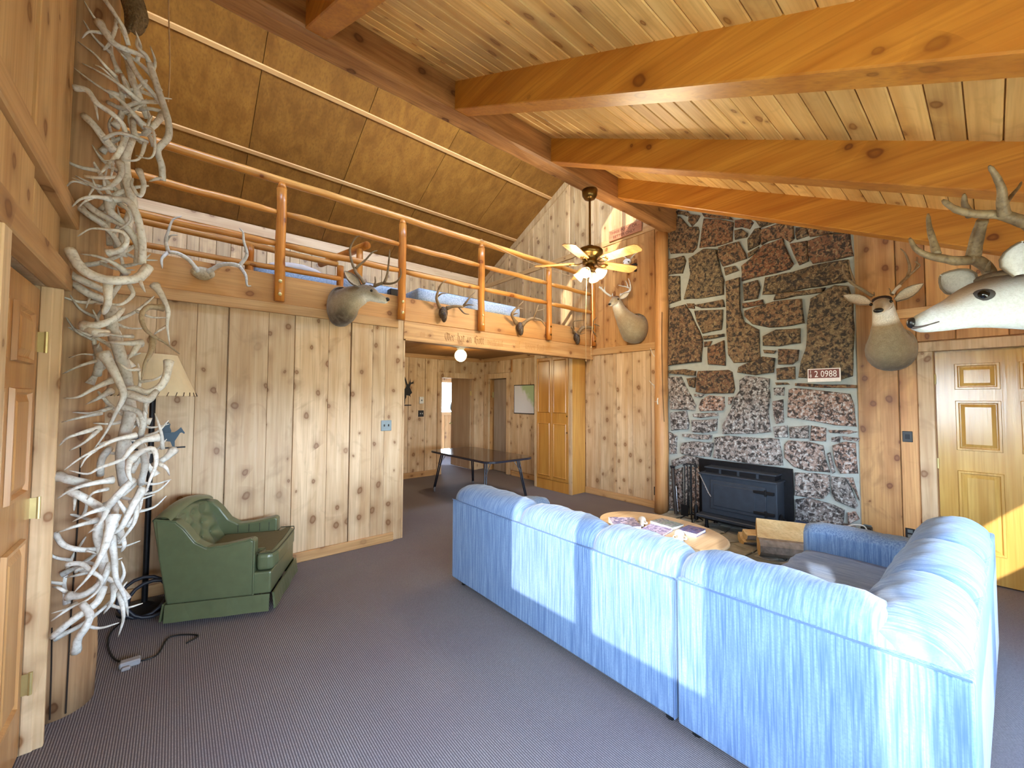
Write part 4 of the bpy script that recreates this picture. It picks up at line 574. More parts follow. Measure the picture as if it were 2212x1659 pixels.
HEAP = [["grey antler hanging highest, its beam running out of the top edge of the picture",[[[-0.341,2.877,3.606,0.0104],[-0.314,2.845,3.553,0.0098],[-0.286,2.832,3.507,0.0092],[-0.254,2.845,3.462,0.0088],[-0.234,2.877,3.404,0.0084]],[[-0.281,2.877,3.527,0.0094],[-0.288,2.831,3.398,0.0076],[-0.305,2.825,3.326,0.0059],[-0.325,2.857,3.312,0.0043]]]],["antler with burr up left and a hooked tine near the top of the heap",[[[-0.337,2.809,3.413,0.0156],[-0.302,2.777,3.343,0.014],[-0.272,2.764,3.308,0.0125],[-0.222,2.777,3.313,0.0111],[-0.156,2.809,3.339,0.0098]],[[-0.327,2.809,3.367,0.0078],[-0.363,2.754,3.311,0.0046],[-0.39,2.789,3.287,0.0025]],[[-0.268,2.809,3.444,0.0062],[-0.245,2.754,3.369,0.0043],[-0.232,2.789,3.336,0.0025]]]],["long outermost antler arching down the upper right side with a broad shovel end",[[[-0.078,2.775,2.69,0.0131],[-0.083,2.755,2.759,0.0132],[-0.1,2.74,2.828,0.0133],[-0.062,2.731,2.906,0.0137],[-0.062,2.731,2.982,0.014],[-0.085,2.74,3.076,0.0141],[-0.12,2.755,3.194,0.0142],[-0.147,2.775,3.292,0.0143]],[[-0.082,2.775,2.701,0.0103],[-0.101,2.72,2.667,0.0067],[-0.129,2.755,2.66,0.0033]],[[-0.147,2.775,3.292,0.0117],[-0.16,2.729,3.295,0.0089],[-0.19,2.723,3.315,0.0062],[-0.196,2.755,3.383,0.0038]]]],["pale straight antler slanting down inside the long outermost one",[[[-0.241,2.809,3.319,0.0139],[-0.208,2.777,3.235,0.0128],[-0.17,2.764,3.172,0.0119],[-0.128,2.777,3.136,0.0111],[-0.087,2.809,3.098,0.0103]],[[-0.229,2.809,3.277,0.007],[-0.247,2.754,3.263,0.0043],[-0.274,2.789,3.308,0.0025]]]],["thin grey blade tine pointing up left, topmost of three beside the post",[[[-0.278,2.877,3.211,0.0096],[-0.309,2.838,3.219,0.0067],[-0.355,2.838,3.266,0.004],[-0.415,2.877,3.316,0.0025]]]],["thin grey blade tine pointing up left, middle of three beside the post",[[[-0.184,2.843,3.104,0.0113],[-0.236,2.811,3.126,0.0085],[-0.281,2.798,3.143,0.0061],[-0.338,2.811,3.168,0.0037],[-0.393,2.843,3.196,0.0025]],[[-0.274,2.843,3.167,0.0051],[-0.314,2.788,3.175,0.0032],[-0.351,2.823,3.2,0.0025]]]],["longest thin grey tine pointing up left, lowest of three beside the post",[[[-0.154,2.809,2.961,0.0134],[-0.201,2.777,2.996,0.0101],[-0.253,2.764,3.037,0.007],[-0.343,2.777,3.082,0.0041],[-0.414,2.809,3.139,0.0025]]]],["antler with a cracked burr at the left and a short forked spike below it",[[[-0.398,2.741,3.007,0.0115],[-0.354,2.715,3.0,0.011],[-0.32,2.698,2.946,0.0106],[-0.266,2.698,2.918,0.0103],[-0.231,2.715,2.892,0.0099],[-0.22,2.741,2.847,0.0095]],[[-0.333,2.741,2.972,0.0065],[-0.317,2.686,2.895,0.004],[-0.316,2.721,2.876,0.0025]]]],["rough grey stub of antler leaning right under the cracked burr",[[[-0.38,2.843,2.937,0.014],[-0.34,2.804,2.887,0.0151],[-0.306,2.804,2.839,0.0164],[-0.272,2.843,2.804,0.0181]]]],["smooth pale antler curving down left into a two point end",[[[-0.226,2.775,2.866,0.0121],[-0.23,2.736,2.797,0.0115],[-0.253,2.736,2.725,0.011],[-0.282,2.775,2.684,0.0106]],[[-0.277,2.775,2.702,0.0082],[-0.292,2.72,2.64,0.0052],[-0.311,2.755,2.622,0.0025]],[[-0.267,2.775,2.714,0.0069],[-0.26,2.72,2.66,0.0046],[-0.27,2.755,2.617,0.0025]]]],["slim hook shaped tine lying across the heap below the cracked burr",[[[-0.299,2.741,2.8,0.0067],[-0.253,2.702,2.831,0.0071],[-0.204,2.702,2.843,0.0077],[-0.14,2.741,2.855,0.0085]]]],["small C shaped tine near the shovel ended antler",[[[-0.152,2.707,2.908,0.0071],[-0.121,2.681,2.896,0.0063],[-0.11,2.664,2.836,0.0056],[-0.111,2.664,2.771,0.0048],[-0.131,2.681,2.745,0.004],[-0.179,2.707,2.752,0.0032]]]],["thin tine reaching left across the post above the U shaped antler",[[[-0.149,2.741,2.854,0.0085],[-0.157,2.709,2.774,0.0067],[-0.177,2.696,2.724,0.0049],[-0.239,2.709,2.706,0.0032],[-0.306,2.741,2.691,0.0025]]]],["U shaped antler with points to the left beside the end of the upper timber",[[[-0.236,2.707,2.695,0.0137],[-0.227,2.681,2.632,0.0113],[-0.25,2.664,2.563,0.0088],[-0.294,2.664,2.525,0.0063],[-0.337,2.681,2.543,0.004],[-0.39,2.707,2.562,0.0025]],[[-0.34,2.707,2.549,0.0065],[-0.377,2.652,2.528,0.004],[-0.405,2.687,2.505,0.0025]],[[-0.319,2.707,2.545,0.0054],[-0.324,2.652,2.488,0.0034],[-0.335,2.687,2.476,0.0025]]]],["straight tine behind the U shaped antler",[[[-0.357,2.775,2.611,0.0079],[-0.302,2.73,2.604,0.007],[-0.237,2.775,2.653,0.0064]]]],["white tine curling left just under the end of the upper timber",[[[-0.265,2.707,2.505,0.0111],[-0.313,2.668,2.484,0.0076],[-0.355,2.668,2.458,0.0044],[-0.387,2.707,2.426,0.0025]],[[-0.318,2.707,2.495,0.006],[-0.34,2.652,2.446,0.0036],[-0.361,2.687,2.427,0.0025]]]],["thick grey upright antler on the right edge level with the loft rail",[[[-0.274,2.741,2.51,0.0137],[-0.212,2.715,2.519,0.0142],[-0.179,2.698,2.484,0.0146],[-0.157,2.698,2.412,0.0151],[-0.143,2.715,2.318,0.0156],[-0.144,2.741,2.222,0.0161]]]],["warty rough beam leaning right above the lintel, lower of two",[[[-0.38,2.843,2.478,0.0142],[-0.348,2.811,2.442,0.0135],[-0.298,2.798,2.405,0.013],[-0.259,2.811,2.365,0.0125],[-0.232,2.843,2.31,0.012]]]],["warty rough beam leaning right above the lintel, upper of two",[[[-0.353,2.775,2.481,0.0134],[-0.299,2.749,2.434,0.0136],[-0.232,2.732,2.406,0.014],[-0.192,2.732,2.374,0.0143],[-0.16,2.749,2.308,0.0146],[-0.162,2.775,2.227,0.0148]]]],["big white hooked tine sweeping left above the door lintel",[[[-0.263,2.707,2.242,0.0137],[-0.219,2.684,2.26,0.0118],[-0.196,2.668,2.306,0.0098],[-0.214,2.662,2.342,0.0076],[-0.268,2.668,2.342,0.0055],[-0.321,2.684,2.335,0.0034],[-0.364,2.707,2.295,0.0025]]]],["palmed antler piece curled in the middle of the heap by the loft rail",[[[-0.269,2.741,2.518,0.0187],[-0.261,2.702,2.445,0.0155],[-0.23,2.702,2.416,0.0126],[-0.21,2.741,2.403,0.0097]],[[-0.233,2.741,2.503,0.0108],[-0.198,2.695,2.465,0.0081],[-0.192,2.689,2.407,0.0053],[-0.251,2.721,2.347,0.0025]]]],["short curl of antler at the right rim below the shovel ended one",[[[-0.174,2.843,2.739,0.0122],[-0.152,2.811,2.658,0.0105],[-0.164,2.798,2.587,0.0087],[-0.196,2.811,2.635,0.007],[-0.196,2.843,2.689,0.0054]]]],["slim tine crossing behind the pale straight antler",[[[-0.302,2.877,3.062,0.0096],[-0.247,2.838,3.037,0.0092],[-0.19,2.838,3.094,0.009],[-0.122,2.877,3.153,0.009]],[[-0.191,2.877,3.078,0.0081],[-0.14,2.822,3.075,0.0084],[-0.088,2.857,3.103,0.0091]]]],["short upright spike inside the curve of the long outermost antler",[[[-0.087,2.843,3.082,0.0139],[-0.118,2.798,2.984,0.0125],[-0.161,2.843,2.937,0.0115]],[[-0.155,2.843,2.94,0.0088],[-0.142,2.788,2.968,0.0052],[-0.13,2.823,3.044,0.0025]]]],["stubby upright piece with a knob in the upper middle of the heap",[[[-0.203,2.809,2.98,0.0111],[-0.19,2.764,2.884,0.012],[-0.167,2.809,2.88,0.0133]]]],["dark antler beam deep in the upper part of the heap",[[[-0.237,2.911,3.348,0.0145],[-0.213,2.872,3.217,0.0147],[-0.18,2.872,3.131,0.0152],[-0.149,2.911,3.065,0.016]],[[-0.246,2.911,3.224,0.0132],[-0.222,2.856,3.135,0.0115],[-0.257,2.891,3.24,0.0098]]]],["dark antler beam deep in the heap at loft rail height",[[[-0.213,2.911,2.933,0.019],[-0.231,2.885,2.794,0.0187],[-0.215,2.868,2.66,0.0188],[-0.194,2.868,2.55,0.0191],[-0.22,2.885,2.415,0.019],[-0.23,2.911,2.288,0.0192]]]],["big antler with a round burr at the upper left corner of the door lintel",[[[-0.387,2.707,2.228,0.0192],[-0.361,2.684,2.17,0.019],[-0.323,2.668,2.124,0.019],[-0.26,2.662,2.102,0.0193],[-0.197,2.668,2.114,0.0196],[-0.149,2.684,2.14,0.0199],[-0.117,2.707,2.207,0.0201]],[[-0.259,2.707,2.108,0.0181],[-0.253,2.661,2.043,0.0153],[-0.251,2.655,1.991,0.0129],[-0.268,2.687,1.942,0.0105]],[[-0.15,2.707,2.145,0.0099],[-0.135,2.652,2.093,0.0062],[-0.124,2.687,2.071,0.0026]]]],["white pointed tine above the big round burr antler",[[[-0.2,2.775,2.171,0.0145],[-0.243,2.736,2.203,0.01],[-0.302,2.736,2.224,0.0058],[-0.361,2.775,2.232,0.0025]]]],["grey beam sloping right below the round burr",[[[-0.406,2.809,2.14,0.0151],[-0.343,2.764,2.1,0.0144],[-0.278,2.809,2.077,0.0142]]]],["mossy rough beam with a hanging splinter left of the heap",[[[-0.394,2.843,2.103,0.0148],[-0.335,2.798,2.053,0.0162],[-0.28,2.843,2.036,0.0183]],[[-0.332,2.843,2.051,0.0064],[-0.33,2.788,2.01,0.0037],[-0.342,2.823,1.98,0.0025]]]],["straight white spike pointing left under the round burr antler",[[[-0.304,2.741,1.996,0.0025],[-0.251,2.709,1.997,0.0042],[-0.207,2.696,2.001,0.0061],[-0.17,2.709,2.056,0.008],[-0.185,2.741,2.107,0.0098]]]],["antler sweeping left into a ragged cup shaped burr above the upper hinge",[[[-0.334,2.741,1.883,0.0201],[-0.289,2.702,1.889,0.0161],[-0.237,2.702,1.922,0.0124],[-0.201,2.741,1.991,0.0085]],[[-0.323,2.741,1.876,0.0184],[-0.286,2.686,1.851,0.0168],[-0.253,2.721,1.859,0.0157]]]],["slender forked antler standing clear at the right above the lampshade",[[[-0.092,2.741,2.124,0.0158],[-0.063,2.709,2.07,0.0124],[-0.037,2.696,1.992,0.009],[-0.038,2.709,1.921,0.0056],[-0.026,2.741,1.825,0.0025]],[[-0.043,2.741,1.918,0.007],[-0.072,2.686,1.882,0.0048],[-0.088,2.721,1.869,0.0027]]]],["brown furrowed antler forking over the lampshade",[[[-0.055,2.673,2.001,0.0136],[-0.109,2.65,1.993,0.0115],[-0.133,2.634,1.945,0.0097],[-0.119,2.628,1.885,0.0081],[-0.088,2.634,1.851,0.0066],[-0.041,2.65,1.822,0.0051],[0.015,2.673,1.773,0.0035]],[[-0.089,2.673,1.853,0.0147],[-0.092,2.627,1.78,0.0105],[-0.114,2.621,1.71,0.0065],[-0.125,2.653,1.635,0.0026]]]],["white tine curling left at upper hinge height",[[[-0.164,2.707,1.85,0.0085],[-0.211,2.668,1.842,0.0061],[-0.269,2.668,1.849,0.0039],[-0.311,2.707,1.83,0.0025]]]],["thick white forked piece in the centre at lampshade top height",[[[-0.132,2.707,1.819,0.0146],[-0.204,2.662,1.808,0.0082],[-0.264,2.707,1.815,0.0025]],[[-0.144,2.707,1.814,0.0159],[-0.159,2.652,1.762,0.0093],[-0.179,2.687,1.735,0.0032]]]],["smooth white antler bending around the lampshade",[[[-0.027,2.707,1.737,0.0161],[-0.032,2.681,1.671,0.0154],[-0.053,2.664,1.607,0.0148],[-0.104,2.664,1.575,0.014],[-0.15,2.681,1.594,0.0134],[-0.195,2.707,1.582,0.0128]],[[-0.059,2.707,1.604,0.0117],[-0.085,2.652,1.544,0.0073],[-0.103,2.687,1.513,0.0033]]]],["very large white antler in the middle with a long blade to the lower left",[[[-0.261,2.673,1.756,0.0202],[-0.226,2.65,1.683,0.0172],[-0.196,2.634,1.61,0.0142],[-0.184,2.628,1.552,0.0111],[-0.208,2.634,1.478,0.0078],[-0.238,2.65,1.391,0.0046],[-0.279,2.673,1.309,0.0025]],[[-0.19,2.673,1.574,0.019],[-0.135,2.627,1.552,0.0164],[-0.095,2.621,1.537,0.0139],[-0.069,2.653,1.583,0.0114]],[[-0.103,2.673,1.537,0.0099],[-0.106,2.618,1.507,0.0061],[-0.098,2.653,1.468,0.0026]]]],["straight thin tine pointing left across the post at lampshade height",[[[-0.298,2.809,1.728,0.0083],[-0.351,2.764,1.694,0.0047],[-0.406,2.809,1.659,0.0025]]]],["hair thin dark tine above the straight one at lampshade height",[[[-0.31,2.843,1.759,0.0045],[-0.347,2.798,1.756,0.0028],[-0.393,2.843,1.739,0.0025]]]],["long smooth blue white tine pointing left below the lampshade",[[[-0.232,2.741,1.635,0.0128],[-0.29,2.702,1.591,0.0086],[-0.339,2.702,1.551,0.0049],[-0.391,2.741,1.545,0.0025]]]],["short pointed tine under the long blue white one",[[[-0.239,2.775,1.582,0.0129],[-0.281,2.73,1.542,0.0071],[-0.322,2.775,1.516,0.0025]]]],["pale thin tine pointing left at horse cutout height",[[[-0.268,2.775,1.474,0.0095],[-0.34,2.73,1.453,0.0052],[-0.397,2.775,1.434,0.0025]]]],["grey cut tine with a dark ring pointing lower left",[[[-0.271,2.775,1.404,0.0114],[-0.328,2.736,1.383,0.0077],[-0.372,2.736,1.362,0.0045],[-0.402,2.775,1.325,0.0025]]]],["slim scratched tine pointing lower left beside the cut one",[[[-0.275,2.741,1.391,0.0093],[-0.312,2.696,1.342,0.0052],[-0.364,2.741,1.304,0.0025]]]],["small white hooked spike at the centre beside the lampshade",[[[-0.137,2.707,1.689,0.0086],[-0.174,2.662,1.685,0.0051],[-0.221,2.707,1.726,0.0025]]]],["curved white antler dropping toward the horse cutout",[[[-0.198,2.741,1.504,0.013],[-0.137,2.702,1.481,0.0125],[-0.116,2.702,1.432,0.0119],[-0.124,2.741,1.353,0.0114]],[[-0.106,2.741,1.536,0.0122],[-0.11,2.686,1.475,0.0079],[-0.104,2.721,1.404,0.004]]]],["long tine running left from beside the horse cutout to two splayed points",[[[-0.139,2.707,1.364,0.0118],[-0.208,2.675,1.35,0.0088],[-0.268,2.662,1.312,0.0062],[-0.327,2.675,1.267,0.0037],[-0.373,2.707,1.22,0.0025]],[[-0.272,2.707,1.305,0.0061],[-0.3,2.652,1.274,0.0037],[-0.32,2.687,1.229,0.0025]]]],["big white antler with its burr under the horse cutout and a long left point",[[[-0.055,2.673,1.352,0.0162],[-0.119,2.65,1.339,0.0133],[-0.155,2.634,1.299,0.0109],[-0.18,2.628,1.259,0.0086],[-0.252,2.634,1.228,0.0063],[-0.293,2.65,1.202,0.0043],[-0.354,2.673,1.221,0.0025]],[[-0.156,2.673,1.251,0.0147],[-0.157,2.618,1.199,0.0093],[-0.141,2.653,1.137,0.0044]]]],["white three pointed antler below the horse cutout",[[[-0.151,2.673,1.251,0.0147],[-0.117,2.647,1.287,0.0125],[-0.072,2.63,1.3,0.0103],[-0.059,2.63,1.232,0.008],[-0.08,2.647,1.149,0.0056],[-0.093,2.673,1.086,0.0033]],[[-0.06,2.673,1.227,0.012],[-0.023,2.618,1.207,0.0073],[-0.008,2.653,1.161,0.0027]]]],["short white stub sticking out right below the horse cutout",[[[0.004,2.741,1.277,0.0163],[-0.025,2.696,1.244,0.013],[-0.073,2.741,1.21,0.0102]]]],["thick blue grey beam cut square at the door casing",[[[-0.404,2.775,1.187,0.018],[-0.351,2.73,1.168,0.0176],[-0.3,2.775,1.138,0.0178]]]],["long white tine rising right from the door casing below the square cut beam",[[[-0.215,2.707,1.157,0.0137],[-0.284,2.668,1.153,0.0093],[-0.342,2.668,1.135,0.0053],[-0.391,2.707,1.094,0.0025]]]],["small wavy tine in front at the middle of the lower heap",[[[-0.227,2.673,1.121,0.0085],[-0.268,2.628,1.118,0.0053],[-0.294,2.673,1.083,0.0025]]]],["thin upright curved tine beside the lamp pole",[[[-0.039,2.741,1.288,0.009],[-0.047,2.696,1.379,0.0058],[-0.074,2.741,1.469,0.0027]]]],["dark antler mass deep in the heap behind the largest antler",[[[-0.266,2.877,2.013,0.0233],[-0.249,2.845,1.898,0.0229],[-0.222,2.832,1.788,0.0227],[-0.197,2.845,1.687,0.0227],[-0.184,2.877,1.584,0.0227]],[[-0.304,2.877,1.801,0.0163],[-0.286,2.822,1.736,0.0161],[-0.298,2.857,1.66,0.0162]]]],["dark antler beams deep in the heap at horse cutout height",[[[-0.184,2.877,1.584,0.0241],[-0.173,2.845,1.472,0.0239],[-0.187,2.832,1.362,0.0235],[-0.195,2.845,1.235,0.0234],[-0.182,2.877,1.102,0.0237]],[[-0.245,2.877,1.291,0.0146],[-0.266,2.822,1.244,0.0134],[-0.272,2.857,1.163,0.0129]],[[-0.129,2.877,1.306,0.0161],[-0.106,2.822,1.213,0.0149],[-0.122,2.857,1.097,0.0138]]]],["ribbed beam with a short drop spike at lower hinge height",[[[-0.367,2.775,1.118,0.0157],[-0.313,2.73,1.085,0.0158],[-0.265,2.775,1.025,0.0165]],[[-0.345,2.775,1.083,0.0079],[-0.338,2.72,1.06,0.0047],[-0.343,2.755,1.021,0.0025]]]],["white antler with two long points to the left at lower hinge height",[[[-0.142,2.673,1.153,0.0141],[-0.169,2.634,1.122,0.0144],[-0.202,2.634,1.075,0.0147],[-0.23,2.673,1.032,0.0154]],[[-0.227,2.673,1.036,0.0134],[-0.277,2.618,1.031,0.0072],[-0.333,2.653,0.995,0.0025]],[[-0.224,2.673,1.031,0.0121],[-0.243,2.618,0.98,0.0066],[-0.284,2.653,0.932,0.0025]]]],["long thin white tine pointing left under the two point antler",[[[-0.263,2.741,0.969,0.0121],[-0.333,2.696,0.962,0.0065],[-0.392,2.741,0.936,0.0025]]]],["crooked slim antler bending left then up behind the door casing",[[[-0.407,2.809,0.919,0.0109],[-0.372,2.77,0.867,0.0105],[-0.316,2.77,0.833,0.0103],[-0.263,2.809,0.814,0.0103]],[[-0.321,2.809,0.826,0.0073],[-0.286,2.754,0.823,0.0046],[-0.266,2.789,0.796,0.0025]]]],["largest sword shaped antler of the lower heap pointing down left",[[[-0.206,2.673,0.996,0.0223],[-0.215,2.641,0.914,0.0168],[-0.234,2.628,0.836,0.0116],[-0.271,2.641,0.749,0.0066],[-0.323,2.673,0.672,0.0025]]]],["twisting white antler on the right side of the lower heap",[[[-0.105,2.707,1.101,0.016],[-0.136,2.675,1.036,0.0142],[-0.155,2.662,0.985,0.0128],[-0.178,2.675,0.93,0.0115],[-0.212,2.707,0.904,0.0102]],[[-0.154,2.707,0.975,0.0106],[-0.186,2.652,1.057,0.0061],[-0.188,2.687,1.059,0.0025]]]],["white antler arm looping out right toward the lamp pole",[[[-0.143,2.741,1.041,0.0144],[-0.127,2.709,1.003,0.0114],[-0.134,2.696,0.941,0.0085],[-0.167,2.709,0.878,0.0056],[-0.192,2.741,0.837,0.0028]]]],["short pale spike inside the loop on the right",[[[-0.19,2.775,0.899,0.0127],[-0.167,2.73,0.839,0.0087],[-0.18,2.775,0.79,0.0049]]]],["long forked antler hanging down to the cord on the carpet",[[[-0.217,2.741,0.88,0.0158],[-0.2,2.709,0.796,0.0127],[-0.189,2.696,0.692,0.0098],[-0.159,2.709,0.597,0.007],[-0.144,2.741,0.482,0.0041]],[[-0.179,2.741,0.608,0.0116],[-0.157,2.686,0.508,0.0067],[-0.176,2.721,0.402,0.0025]]]],["antler hanging down beside the long forked one",[[[-0.198,2.775,0.643,0.0138],[-0.201,2.73,0.578,0.0084],[-0.234,2.775,0.508,0.0034]]]],["hook shaped antler whose tip reaches far left near the foot of the post",[[[-0.353,2.707,0.795,0.0106],[-0.305,2.687,0.792,0.0095],[-0.269,2.672,0.753,0.0083],[-0.236,2.663,0.715,0.007],[-0.238,2.663,0.676,0.0056],[-0.276,2.672,0.63,0.0042],[-0.337,2.687,0.605,0.0028],[-0.392,2.707,0.591,0.0025]]]],["thin pale tine pointing left over the crack in the post",[[[-0.289,2.809,0.712,0.0087],[-0.329,2.764,0.72,0.005],[-0.368,2.809,0.707,0.0025]],[[-0.301,2.809,0.734,0.0087],[-0.323,2.754,0.749,0.0074],[-0.332,2.789,0.728,0.0065]]]],["antler with an open burr resting near the foot of the post",[[[-0.348,2.741,0.641,0.0145],[-0.303,2.709,0.641,0.0138],[-0.261,2.696,0.665,0.0133],[-0.232,2.709,0.699,0.0128],[-0.213,2.741,0.757,0.0123]]]],["slim tine behind the casing near the foot of the post",[[[-0.342,2.809,0.61,0.0097],[-0.376,2.764,0.673,0.006],[-0.408,2.809,0.677,0.0025]]]],["rough antler whose dark burr touches the door casing near the bottom",[[[-0.385,2.707,0.488,0.0132],[-0.348,2.675,0.531,0.0133],[-0.306,2.662,0.567,0.0136],[-0.248,2.675,0.606,0.0141],[-0.231,2.707,0.66,0.0145]]]],["lowest antler standing on its burr against the post",[[[-0.308,2.673,0.409,0.014],[-0.299,2.641,0.477,0.0138],[-0.274,2.628,0.526,0.0138],[-0.266,2.641,0.571,0.0139],[-0.295,2.673,0.615,0.0138]]]],["white pointed sliver above the dark burr near the bottom",[[[-0.322,2.741,0.6,0.0095],[-0.358,2.696,0.586,0.0053],[-0.397,2.741,0.545,0.0025]]]],["grey antler beam deep in the lower heap",[[[-0.248,2.843,1.004,0.0178],[-0.268,2.811,0.898,0.0172],[-0.252,2.798,0.807,0.0172],[-0.242,2.811,0.701,0.0172],[-0.26,2.843,0.595,0.0172]],[[-0.205,2.843,1.023,0.0145],[-0.211,2.788,0.95,0.0134],[-0.192,2.823,0.845,0.0129]]]]]
MOUNTS = {"m1":[[[0.121,4.2,2.594,0.0155],[0.062,4.15,2.662,0.0145],[-0.01,4.113,2.691,0.0134],[-0.066,4.1,2.684,0.0126]],[[-0.068,4.2,2.712,0.0129],[-0.085,4.162,2.782,0.0106],[-0.071,4.129,2.856,0.0084],[-0.047,4.108,2.946,0.0063],[0.005,4.1,2.989,0.0043]],[[-0.083,4.2,2.794,0.0086],[-0.055,4.129,2.825,0.0055],[-0.014,4.1,2.832,0.0026]],[[-0.068,4.2,2.712,0.0129],[-0.104,4.129,2.629,0.0088],[-0.099,4.1,2.548,0.005]],[[0.187,4.2,2.603,0.0158],[0.259,4.15,2.662,0.0153],[0.334,4.113,2.682,0.0148],[0.395,4.1,2.676,0.0144]],[[0.404,4.2,2.703,0.0138],[0.453,4.162,2.798,0.0114],[0.424,4.129,2.904,0.0087],[0.415,4.108,2.972,0.0063],[0.387,4.1,3.0,0.0038]],[[0.404,4.2,2.703,0.0138],[0.447,4.15,2.617,0.0105],[0.456,4.113,2.522,0.0072],[0.484,4.1,2.519,0.0039]],[[0.442,4.2,2.84,0.0069],[0.455,4.1,2.788,0.0039]]],"m2":[[[2.391,4.2,2.634,0.0176],[2.308,4.129,2.712,0.0143],[2.315,4.1,2.811,0.0114]],[[2.372,4.2,2.841,0.0117],[2.373,4.129,2.901,0.0079],[2.422,4.1,2.949,0.0043]],[[2.356,4.2,2.756,0.0102],[2.374,4.129,2.782,0.0069],[2.424,4.1,2.785,0.0036]],[[2.486,4.2,2.64,0.0179],[2.547,4.129,2.66,0.0156],[2.653,4.1,2.666,0.0135]],[[2.718,4.2,2.694,0.0139],[2.744,4.129,2.768,0.0092],[2.836,4.1,2.885,0.0046]],[[2.736,4.2,2.709,0.0108],[2.754,4.129,2.71,0.0073],[2.815,4.1,2.708,0.0038]],[[2.663,4.2,2.674,0.0122],[2.691,4.129,2.597,0.008],[2.749,4.1,2.585,0.0038]]],"m3":[[[3.591,4.2,2.595,0.0207],[3.452,4.129,2.678,0.0176],[3.493,4.1,2.765,0.0151]],[[3.579,4.2,2.794,0.0137],[3.586,4.129,2.835,0.0089],[3.628,4.1,2.885,0.0043]],[[3.567,4.2,2.779,0.0103],[3.575,4.129,2.789,0.0068],[3.633,4.1,2.785,0.0034]],[[3.522,4.2,2.699,0.0103],[3.519,4.129,2.708,0.0068],[3.543,4.1,2.703,0.0034]],[[3.695,4.2,2.582,0.0227],[3.737,4.129,2.647,0.02],[3.817,4.1,2.685,0.0174]],[[3.91,4.2,2.713,0.0179],[3.897,4.129,2.794,0.0115],[3.913,4.1,2.884,0.0053]],[[3.964,4.2,2.815,0.0126],[3.991,4.129,2.822,0.0085],[4.038,4.1,2.849,0.0045]],[[3.91,4.2,2.709,0.0161],[3.991,4.129,2.68,0.0107],[4.068,4.1,2.586,0.0054]]],"m4":[[[4.779,4.2,2.584,0.0146],[4.677,4.129,2.622,0.0129],[4.616,4.1,2.64,0.0114]],[[4.78,4.2,2.643,0.0107],[4.716,4.15,2.747,0.0083],[4.762,4.113,2.767,0.0061],[4.91,4.1,2.796,0.0039]],[[4.714,4.2,2.673,0.0107],[4.745,4.15,2.603,0.0084],[4.805,4.113,2.561,0.0061],[4.947,4.1,2.599,0.0039]],[[4.891,4.2,2.606,0.0247],[4.924,4.15,2.678,0.0229],[5.033,4.113,2.696,0.0214],[5.127,4.1,2.69,0.0199]],[[5.187,4.2,2.71,0.0132],[5.179,4.129,2.639,0.0085],[5.23,4.1,2.564,0.004]],[[5.252,4.2,2.791,0.0112],[5.26,4.129,2.766,0.0071],[5.321,4.1,2.738,0.003]],[[5.244,4.2,2.727,0.0112],[5.19,4.15,2.776,0.0087],[5.168,4.113,2.829,0.0063],[5.227,4.1,2.876,0.004]]]}
SKULLPOS = [[0.152,4.25,2.589],[2.449,4.24,2.581],[3.672,4.24,2.549],[4.865,4.24,2.532]]
HOOKS = [[[[5.2,3.025,2.125,0.008],[5.17,3.047,2.158,0.0064],[5.148,3.07,2.208,0.0048],[5.14,3.094,2.282,0.0032]],[[5.2,3.056,2.152,0.0072],[5.158,3.033,2.213,0.0048],[5.14,3.018,2.276,0.0025]]],[[[5.2,3.059,1.708,0.012],[5.17,3.052,1.741,0.0091],[5.148,3.083,1.778,0.0062],[5.14,3.119,1.82,0.0032]],[[5.2,3.065,1.742,0.0088],[5.158,3.028,1.793,0.0056],[5.14,3.009,1.853,0.0025]]],[[[5.09,2.953,1.571,0.0078],[5.069,2.952,1.531,0.0078],[5.06,2.941,1.483,0.0078]],[[5.09,2.964,1.523,0.0039],[5.069,2.972,1.52,0.0027],[5.06,2.984,1.523,0.0025]]]]
EURO = [[[5.26,3.56,3.706,0.0118],[5.225,3.574,3.735,0.0077],[5.21,3.653,3.759,0.0036]],[[5.26,3.479,3.689,0.0116],[5.225,3.402,3.716,0.0075],[5.21,3.289,3.748,0.0035]]]
